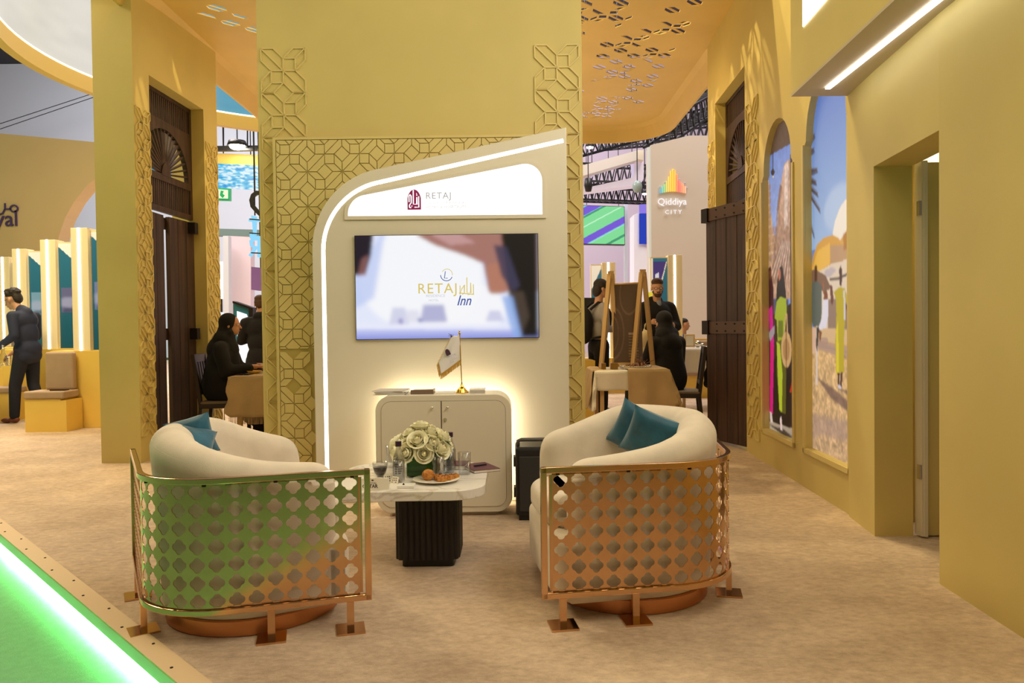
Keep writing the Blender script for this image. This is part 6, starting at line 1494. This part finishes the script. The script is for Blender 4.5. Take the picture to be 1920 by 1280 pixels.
# hanging light ring
rg = thing('hanging_ring', 'huge round hanging ring, lit pale inside with a gold rim, above the portals', 'overhead ring', (-2.6, 9.8, 4.6))
Rg = 3.5; mb = MB(); NR = 96
c = Canvas(192, 24, (230, 228, 230))
ang = c.X*2*PI; wx_ = -2.6+Rg*np.cos(ang); wy_ = 9.8+Rg*np.sin(ang)
blue = np.clip((wx_+5.6)/0.8, 0, 1)*(wy_ > 9); c.a = np.array(lin((232, 228, 228)))*(1-blue[..., None])+np.array(lin((96, 168, 196)))*blue[..., None]
v_ = c.noise(3, 60)*.12+.92; c.a = c.a*v_[..., None]; wv = np.clip(1.0-np.abs(wy_-9.6)/3.0, 0, 1)*(1-blue); c.a[..., 2] *= 1-.12*wv
c.build('fabric_screen', lambda u, v: Vector((-2.6+(Rg-.03)*math.cos(2*PI*u), 9.8+(Rg-.03)*math.sin(2*PI*u), 7.2-2.36*v)), picture_mat('ring_fabric', .85, .8, .1), rg)
mb.lathe([(Rg-.06, 4.60), (Rg+.06, 4.60), (Rg+.06, 4.86), (Rg-.0, 4.86), (Rg-.0, 4.81), (Rg-.06, 4.81)], NR, (-2.6, 9.8, 0), closed=True, smooth=True).build('gold_rim', mat('ring_gold', (.74, .50, .12), .45), rg, sharp=30)
MB().lathe([(Rg-.065, 4.812), (Rg-.01, 4.812), (Rg-.01, 4.835), (Rg-.065, 4.835)], NR, (-2.6, 9.8, 0), closed=True, smooth=False).build('rim_light', glow('warm_rim_light', (1, .86, .5), 3.0), rg)
# far walls and roof of the hall
hw = mat('hall_wall_grey', (0.62, 0.65, 0.74), .8); o = MB().box(-30, -4.2, 33.6, 34, 0, 13.2).build('wall_hall_left', hw); o['kind'] = 'structure'
hw2 = mat('hall_wall_lilac', (0.55, 0.47, 0.55), .8); o = MB().box(-4.2, 16, 33.6, 34, 0, 13.2).build('wall_hall_right', hw2); o['kind'] = 'structure'
hc_ = MB().box(-30, 16, 8.5, 34, 13.2, 13.4).build('ceiling_hall', mat('hall_roof_dark', (0.05, 0.045, 0.06), .8)); hc_['kind'] = 'structure'
for k, (a_, b_) in enumerate((((0, 232), (190, 170)), ((0, 242), (182, 180)))):
    o = MB().cyl(P(*a_, 31), P(*b_, 31), .014, n=6).build('cable', M['iron_dark']); tag(o, ['upper thin cable slanting across the grey hall wall', 'lower thin cable slanting across the grey hall wall'][k], 'cable')
# seen between the left portal and the central wall
def slab_px(name, pts, Y, dep, mt, parent=None): return MB().prism(px_poly(pts, Y), Y, Y+dep, FX).build(name, mt, parent)
bs = thing('screen_fascia', 'hanging yellow fascia with a rippling blue water screen beyond the left portal', 'screen', P(447, 330, 16))
slab_px('fascia_board', [(340, 284), (520, 292), (520, 312), (340, 304)], 16, .5, yel, bs)
c = Canvas(150, 30, (60, 190, 235)); n1 = c.noise(5, 22, asp=.9)*.6+c.noise(9, 40, asp=.7)*.4; c.put(np.clip((n1-.45)*5, 0, 1), (235, 250, 255), .85); c.put(np.clip((.38-n1)*6, 0, 1), (20, 130, 215), .9)
g0, g1, g2, g3 = P(340, 303, 15.98), P(520, 312, 15.98), P(520, 358, 15.98), P(340, 349, 15.98)
c.build('water_screen', lambda u, v: g0.lerp(g1, u).lerp(g3.lerp(g2, u), v), SCREEN, bs)
def lamp(label, px, py, Y, r_=.09, s_=25.0, name='stage_lamp', grp='stage lamps on the hall rigs'):
    p = P(px, py, Y); t = thing(name, label, 'stage lamp', p, group=grp)
    MB().lathe([(.001, .06), (r_*.9, .05), (r_*1.1, -.06), (r_*1.0, -.06), (r_*.8, .04), (.001, .05)], 16, p+Vector((0, 0, .06))).build('housing', M['black'], t)
    MB().ellipsoid(p-Vector((0, 0, .0)), (r_*.85, r_*.85, r_*.4), 14, 8).build('lens', glow('lamp_lens', (1, .93, .78), s_), t); MB().cyl(p+Vector((0, 0, .1)), p+Vector((0, 0, .3)), .012, n=6).build('clamp', M['black'], t)
    return t
lamp('bright stage lamp glowing beyond the left portal', 445, 274, 15.6, .19, 40)
lamp('bright lamp glowing through the fan window of the left portal', 288, 267, 12.5, .10, 60)
rb = MB().box(P(395, 280, 15.8).x, P(500, 280, 15.8).x, 15.75, 15.85, P(440, 283, 15.8).z, P(440, 274, 15.8).z).build('rig_bar', M['black']); tag(rb, 'black rig bar above the blue water screen', 'rig bar')
for k, px in enumerate((419, 464)): o = MB().cyl(P(px, 279, 15.8), P(px, 200, 15.8), .015, n=6).build('hanging_cable', M['black']); tag(o, ['left cable holding the black rig bar', 'right cable holding the black rig bar'][k], 'cable')
ex = thing('exit_sign', 'green and white emergency exit sign beyond the left portal', 'sign', P(418, 364, 17))
slab_px('sign_box', [(395, 350), (431, 352), (431, 376), (395, 375)], 17, .1, mat('exit_green', (.03, .30, .12), .4, emit=(.02, .35, .12), es=.5), ex)
slab_px('sign_face', [(400, 354), (427, 356), (427, 372), (400, 371)], 16.98, .02, glow('exit_face', (.85, 1, .6), 1.2), ex); slab_px('running_figure', [(414, 357), (419, 358), (417, 363), (421, 366), (417, 371), (412, 366)], 16.96, .02, glow('exit_figure', (.05, .5, .15), 1), ex)
beam = slab_px('glass_beam', [(395, 428), (500, 431), (500, 444), (395, 441)], 20, .3, mat('beam_teal_grey', (.12, .18, .18), .5)); tag(beam, 'grey-green horizontal beam beyond the left portal', 'beam')
cal = thing('calligraphy_sign', 'black curved stroke and pale blue letters hanging beside the central wall', 'sign', P(476, 420, 14))
strokes(MB(), [zz([(490, 362), (481, 361), (474, 366), (471, 375), (473, 386), (480, 394), (488, 402), (494, 404)], 14)], .075, FX, 14, 14.05).build('black_stroke', M['black'], cal)
lb2 = glow('pale_blue_letter', (.28, .68, .95), 1.1)
mb = MB(); strokes(mb, [zz([(471, 406), (476, 406), (477, 440), (468, 439)], 14), zz([(466, 412), (490, 413)], 14), zz([(468, 444), (490, 445)], 14), zz([(484, 448), (476, 447), (470, 452), (471, 460), (478, 464), (485, 464)], 14), zz([(478, 464), (468, 480)], 14), zz([(485, 446), (485, 482)], 14)], .05, FX, 14, 14.06)
mb.build('blue_lettering', lb2, cal)
strokes(MB(), [zz([(469, 411), (492, 413)], 14), zz([(469, 437), (492, 439)], 14), zz([(472, 474), (492, 475)], 14)], .02, FX, 13.96, 13.99).build('support_rail', M['black'], cal)
o = slab_px('lilac_partition', [(428, 442), (470, 444), (470, 720), (428, 720)], 19, .3, mat('lilac_board', (.66, .56, .66), .6)); tag(o, 'tall lilac partition between the left portal and the central wall', 'partition')
o = slab_px('grey_post', [(418, 442), (428, 442), (430, 720), (420, 720)], 18.6, .2, hw); tag(o, 'grey post beside the lilac partition', 'post')
o = slab_px('white_lit_panel', [(404, 490), (419, 490), (419, 560), (404, 560)], 22, .2, glow('white_panel_glow', (1, .97, .93), 1.3)); tag(o, 'bright white panel left of the grey post', 'lit panel')
o = slab_px('white_lit_panel', [(404, 585), (420, 585), (420, 606), (404, 606)], 22, .2, glow('white_panel_glow_low', (.85, .9, 1), 1.1)); tag(o, 'small bright panel low left of the grey post', 'lit panel')
o = slab_px('orange_counter', [(396, 612), (436, 612), (436, 747), (396, 747)], 13, .5, yel); tag(o, 'yellow counter right of the far portal strip', 'counter')
o = slab_px('purple_box', [(471, 500), (492, 502), (492, 545), (471, 543)], 15.5, .5, mat('purple_board', (.25, .13, .42), .5)); tag(o, 'purple hanging box beside the central wall edge', 'box')
ks = thing('kiosk', 'slanted kiosk with teal frame and white screen behind the seated woman', 'kiosk', P(455, 640, 11.5))
slab_px('kiosk_back', [(437, 568), (470, 579), (473, 760), (440, 760)], 11.5, .12, mat('kiosk_teal', (.02, .16, .22), .4), ks); slab_px('kiosk_screen', [(444, 583), (462, 589), (466, 600), (467, 700), (446, 700)], 11.48, .02, glow('kiosk_white', (1, 1, 1), 1.2), ks); slab_px('kiosk_frame', [(466, 578), (474, 580), (478, 760), (470, 760)], 11.44, .16, M['iron_dark'], ks)
slab_px('kiosk_top', [(436, 564), (474, 577), (474, 581), (436, 568)], 11.44, .2, M['iron_dark'], ks)
for k, (pts, col, Y) in enumerate(((((322, 480), (340, 480), (340, 560), (322, 560)), (1, .9, .72), 21), (((322, 585), (340, 585), (340, 610), (322, 610)), (1, .95, 1), 21))):
    o = slab_px('white_lit_panel', pts, Y, .2, glow('gap_glow', col, 1.2)); tag(o, ['tall bright panel seen through the gap between the left door leaves', 'small bright panel low in the gap between the left door leaves'][k], 'lit panel')
lamp('star-like lamp in the gap between the left door leaves', 331, 547, 20.5, .10, 30)
o = slab_px('blue_backdrop', [(270, 262), (352, 262), (352, 345), (270, 345)], 24, .2, glow('blue_backdrop_screen', (.10, .50, .80), .9)); tag(o, 'blue screen seen through the fan window of the left portal', 'screen')
o = slab_px('yellow_backdrop', [(338, 282), (372, 286), (372, 372), (338, 372)], 13, .2, yel); tag(o, 'yellow board seen through the right of the left fan window', 'board')

# ================================================================== neighbouring stands, right
qw = thing('logo_wall', 'tall warm white wall with bar-chart emblem and silver lettering, right background', 'logo wall', P(1275, 600, 17))
qp = px_poly([(1220, 272), (1292, 254), (1420, 254)], 17); qp = [(qp[0][0], 0)]+qp+[(qp[-1][0], 0)]
MB().prism(qp, 17, 17.6, FX).build('board', mat('warm_white_board', (0.64, 0.56, 0.50), .55), qw)
xs_ = P(1218, 600, 17.05).x; MB().lathe([(.08, 0), (.08, P(1218, 275, 17).z)], 20, (xs_+.06, 17.08, 0)).build('rounded_edge', mat('bluish_glow_edge', (.62, .68, .70), .3), qw)  # bluish glow along the edge is put into its colour
cols6 = [(110, 170, 200), (130, 200, 190), (160, 205, 150), (205, 205, 120), (232, 200, 110), (240, 200, 90), (240, 196, 84), (242, 190, 96), (240, 150, 110), (240, 130, 120), (244, 150, 130), (235, 170, 130), (230, 180, 150)]
hts = [8, 12, 15, 20, 28, 38, 42, 40, 32, 22, 18, 16, 13]
for k, (c_, h_) in enumerate(zip(cols6, hts)):
    x = 1237+k*3.9; yb = 362-3.5*math.sin(PI*k/12)
    MB().prism(px_poly([(x, yb-h_), (x+2.6, yb-h_-.5), (x+2.6, yb), (x, yb)], 16.95), 16.95, 16.99, FX).build('logo_bar', mat('logo_bar_colour', lin(c_), .4, emit=lin(c_), es=.55), qw)
mb = MB()
for x, y in ((1237, 350), (1247, 342), (1261, 322), (1263, 319), (1274, 336), (1284, 343), (1288, 352)): mb.ellipsoid(P(x, y, 16.97), (.02, .02, .02), 6, 5)
mb.build('logo_dots', silver, qw)
q = P(1233, 384, 16.96); mb = text_mb(MB(), 'Qiddiya', .215, q, X_, Z_, NY, ext=.02, sx=.98); q = P(1247, 401, 16.96); text_mb(mb, 'CITY', .13, q, X_, Z_, NY, ext=.02, space=1.5); mb.build('logo_lettering', mat('silver_glow', (.8, .8, .82), .25, .5, emit=(.85, .87, .95), es=.7), qw)  # letters given a glow so they stand out from the board
# striped LED screen
ss = thing('striped_screen', 'large screen of green and purple diagonal stripes, right background', 'screen', P(1130, 420, 24))
c = Canvas(120, 72, (126, 222, 150)); d_ = c.Y*.85+c.X*.75
for a_, b_, col in ((.10, .16, (180, 240, 190)), (.20, .24, (60, 150, 110)), (.46, .52, (60, 150, 110)), (.98, 1.02, (60, 150, 110)), (.70, .73, (190, 245, 200)), (1.36, 1.42, (60, 150, 110)), (1.12, 1.16, (160, 235, 190))): c.put(((d_ > a_) & (d_ < b_)).astype(float), col)
for a_, b_ in ((.28, .46), (1.02, 1.0), (.96, 1.12)): c.put(((d_ > a_) & (d_ < b_)).astype(float), (116, 84, 214))
for a_, b_ in ((.46, .475), (1.12, 1.14), (.25, .27)): c.put(((d_ > a_) & (d_ < b_)).astype(float), (120, 190, 230))
e0, e1, e2, e3 = P(1060, 384, 24), P(1170, 388, 24), P(1171, 458, 24), P(1060, 456, 24)
c.X = c.X; c.build('screen_face', lambda u, v: e0.lerp(e1, u).lerp(e3.lerp(e2, u), v)-Vector((0, .02, 0)), SCREEN, ss); MB().prism(px_poly([(1060, 383), (1171, 387), (1172, 459), (1060, 457)], 24), 24, 24.3, FX).build('screen_case', M['black'], ss)
o = slab_px('white_pillar', [(1189, 402), (1199, 398), (1230, 398), (1230, 690), (1189, 690)], 22, .8, mat('cool_white_board', (.80, .80, .92), .6)); tag(o, 'cool white pillar beside the logo wall', 'pillar')
o = slab_px('blue_screen', [(1199, 400), (1232, 400), (1232, 457), (1199, 457)], 21.9, .06, glow('blue_screen_glow', (.03, .06, .48), 1.0)); tag(o, 'deep blue screen on the white pillar', 'screen')
o = slab_px('violet_sign', [(1199, 383), (1232, 382), (1232, 399), (1199, 399)], 21.9, .06, glow('violet_glow', (.30, .22, .80), 1.0)); tag(o, 'violet strip sign above the deep blue screen', 'sign')
o = slab_px('grey_post', [(1171, 372), (1177, 372), (1177, 676), (1171, 676)], 26, .2, hw); tag(o, 'thin grey post right of the striped screen', 'post')
rs = thing('hanging_sign', 'white rounded hanging frame sign under the dark roof, right background', 'hanging sign', P(1150, 320, 20))
of = fillet(px_poly([(1040, 326), (1207, 280), (1207, 345), (1040, 366)], 20), [0, .08, .22, 0], 6); inn = fillet(px_poly([(1098, 345), (1118, 320), (1188, 300), (1190, 332), (1098, 352)], 20), [0, .3, .05, .15, 0], 5)
plate('frame_body', of, [inn], 20, 20.5, FX, mat('hanging_white_glow', (.78, .74, .82), .5, emit=(.7, .65, 1.0), es=.25), rs, None)  # faint lilac glow added to the sign, standing in for light falling on it
slab_px('front_beam', [(1040, 324), (1194, 282), (1194, 300), (1040, 345)], 19.6, .4, mat('beam_white', (.70, .66, .64), .5), rs); slab_px('beam_end', [(1195, 281), (1207, 281), (1207, 300), (1195, 298)], 19.7, .3, mat('beam_end_cream', (.85, .78, .66), .5), rs)
def truss(label, a, b, s_=.35, n=10):
    a = Vector(a); b = Vector(b); t = thing('roof_truss', label, 'truss', (a+b)/2, group='black roof trusses'); d = (b-a); up = Vector((0, 0, 1)); sd = d.cross(up).normalized()
    cr_ = [sd*s_/2+up*s_/2, -sd*s_/2+up*s_/2, -sd*s_/2-up*s_/2, sd*s_/2-up*s_/2]
    for c_ in cr_: MB().bar(a+c_, b+c_, .06).build('chord', M['black'], t)
    mb = MB()
    for k in range(n):
        for j in range(4):
            p = a+d*(k/n)+cr_[j]; q = a+d*((k+.5)/n)+cr_[(j+1) % 4]; e = a+d*((k+1)/n)+cr_[j]; mb.bar(p, q, .035); mb.bar(q, e, .035)
    mb.build('lacing', M['black'], t)['kind'] = 'stuff'; return t
truss('black truss just under the canopy edge, upper right', P(1060, 285, 22), P(1345, 210, 28), .5, 14)
truss('black truss crossing behind the white hanging frame', P(1060, 325, 24), P(1230, 330, 24), .55, 12)
truss('black truss above the striped screen', P(1060, 362, 25), P(1230, 368, 25), .45, 14)
truss('black truss running away to the upper right', P(1230, 250, 18), P(1350, 180, 26), .6, 12)
truss('black truss near the top of the logo wall', P(1120, 268, 26), P(1345, 246, 26), .45, 16)
for k, (px, py, Y, r_, lb_) in enumerate(((1172, 262, 20, .16, 'lamp under the canopy edge above the white hanging frame'), (1106, 276, 21, .12, 'lamp nearest the central wall under the canopy edge'), (1195, 326, 22, .12, 'lamp right of the white hanging frame'), (1141, 355, 24, .13, 'lamp below the white hanging frame'), (1209, 363, 23, .10, 'lamp near the logo wall edge below the trusses'))): lamp(lb_, px, py, Y, r_, 14)
gb = P(1195, 350, 18); o = MB().ellipsoid(gb, (.12, .12, .15), 16, 10).build('glass_globe', mat('globe_grey', (.32, .42, .42), .15)); tag(o, 'grey-green glass globe hanging beside the logo wall', 'globe lamp')
gb = P(1103, 344, 18); o = MB().lathe([(.001, -.2), (.07, -.19), (.10, -.05), (.08, .12), (.001, .15)], 14, gb).build('spotlight_head', M['black']); tag(o, 'black spotlight head in front of the white hanging frame', 'spotlight')
for px, Y, lb_, zt_y, st in ((1122, 13.5, 'light column behind the person with the backpack', 492, 0), (1246, 13.0, 'light column with purple and teal board behind the bearded man', 478, 3)):
    p = P(px+8, 600, Y); z_ = P(px, zt_y, Y).z; light_column(lb_, p.x, Y, .6, z_, .24, -1, .30 if st else .20, st)
o = MB().box(P(1060, 600, 13.2).x, P(1330, 600, 13.2).x+1.5, 13.2, 13.55, 0, .62).build('low_partition', yel); tag(o, 'long yellow low wall under the right-hand light columns', 'low wall')
bq = thing('banquette', 'taupe-backed yellow banquette behind the far white table, right', 'bench', (4, 12.4, 0))
x0_ = P(1262, 640, 12.4).x; MB().box(x0_, x0_+2.2, 12.55, 12.75, .45, .92).build('back_cushion', taup, bq, bevel=.03); MB().box(x0_, x0_+2.2, 12.1, 12.75, .36, .46).build('seat_cushion', taup, bq, bevel=.02); MB().box(x0_, x0_+2.2, 12.15, 12.75, 0, .36).build('seat_box', yel, bq); MB().box(x0_, x0_+2.2, 12.75, 12.85, 0, .95).build('back_board', yel, bq)
o = slab_px('menu_board', [(1095, 558), (1118, 558), (1118, 578), (1095, 578)], 12.5, .04, M['black']); tag(o, 'small black board behind the person with the backpack', 'board')
o = slab_px('yellow_counter', [(1080, 672), (1116, 676), (1116, 800), (1080, 800)], 9.6, .4, yel); tag(o, 'yellow counter at the right edge of the central wall', 'counter')
o = slab_px('yellow_stand', [(1216, 548), (1232, 548), (1232, 660), (1216, 660)], 12, .1, glow('yellow_stand_glow', (.95, .75, .05), .8)); tag(o, 'lit yellow strip between the stand leg and the bearded man', 'lit panel')
# remove empty default labels on leaves

# hangers for what hangs from the hall roof
def hang(o, *xyz):
    for (x, y, z) in xyz:
        h = MB().cyl(Vector((x, y, z)), Vector((x, y, 13.2)), .012, n=6).build('hanger', M['black'], o)
        if o.type == 'MESH': pass
    return o
bpy.context.view_layer.update()
for o in list(COL.objects):
    if o.parent is None and o.get('category') in ('stage lamp', 'spotlight', 'globe lamp'): hang(o, (o.location.x, o.location.y, o.location.z+(.3 if o.get('category') == 'stage lamp' else .12)))
hang(rs, (P(1110, 320, 20.2).x, 20.2, P(1110, 312, 20.2).z), (P(1185, 300, 20.2).x, 20.2, P(1185, 292, 20.2).z))
hang(ss, (P(1100, 384, 24.1).x, 24.1, P(1100, 384, 24.1).z), (P(1160, 384, 24.1).x, 24.1, P(1160, 386, 24.1).z))
hang(bs, (P(419, 290, 16.2).x, 16.2, P(419, 290, 16.2).z), (P(470, 290, 16.2).x, 16.2, P(470, 290, 16.2).z))
hang(ex, (P(420, 352, 17.05).x, 17.05, P(420, 352, 17.05).z)); hang(cal, (P(478, 364, 14.02).x, 14.02, P(478, 362, 14.02).z), (P(478, 404, 14.02).x, 14.02, P(478, 404, 14.02).z))

def prop(o):
    ms = [c for c in [o]+list(o.children) if c.type == 'MESH']; zs = [(c.matrix_world @ Vector(v)) for c in ms for v in c.bound_box]
    z = min(v.z for v in zs); x0 = min(v.x for v in zs); x1 = max(v.x for v in zs); y0 = min(v.y for v in zs); y1 = max(v.y for v in zs)
    MB().box((x0+x1)/2-.03, (x0+x1)/2+.03, (y0+y1)/2-.02, (y0+y1)/2+.02, -.02 if (y0 < 34) else 0, z).build('stand_post', M['iron_dark'], o)
bpy.context.view_layer.update()
for o in list(COL.objects):
    if o.parent is None and o.name.split('.')[0] in ('white_lit_panel', 'menu_board', 'yellow_stand'): prop(o)
    if o.parent is None and o.name.split('.')[0] in ('blue_backdrop', 'yellow_backdrop', 'purple_box'):
        zs = [(o.matrix_world @ Vector(v)) for v in o.bound_box]; xm = sum(v.x for v in zs)/8; ym = sum(v.y for v in zs)/8; hang(o, (xm, ym, max(v.z for v in zs)))
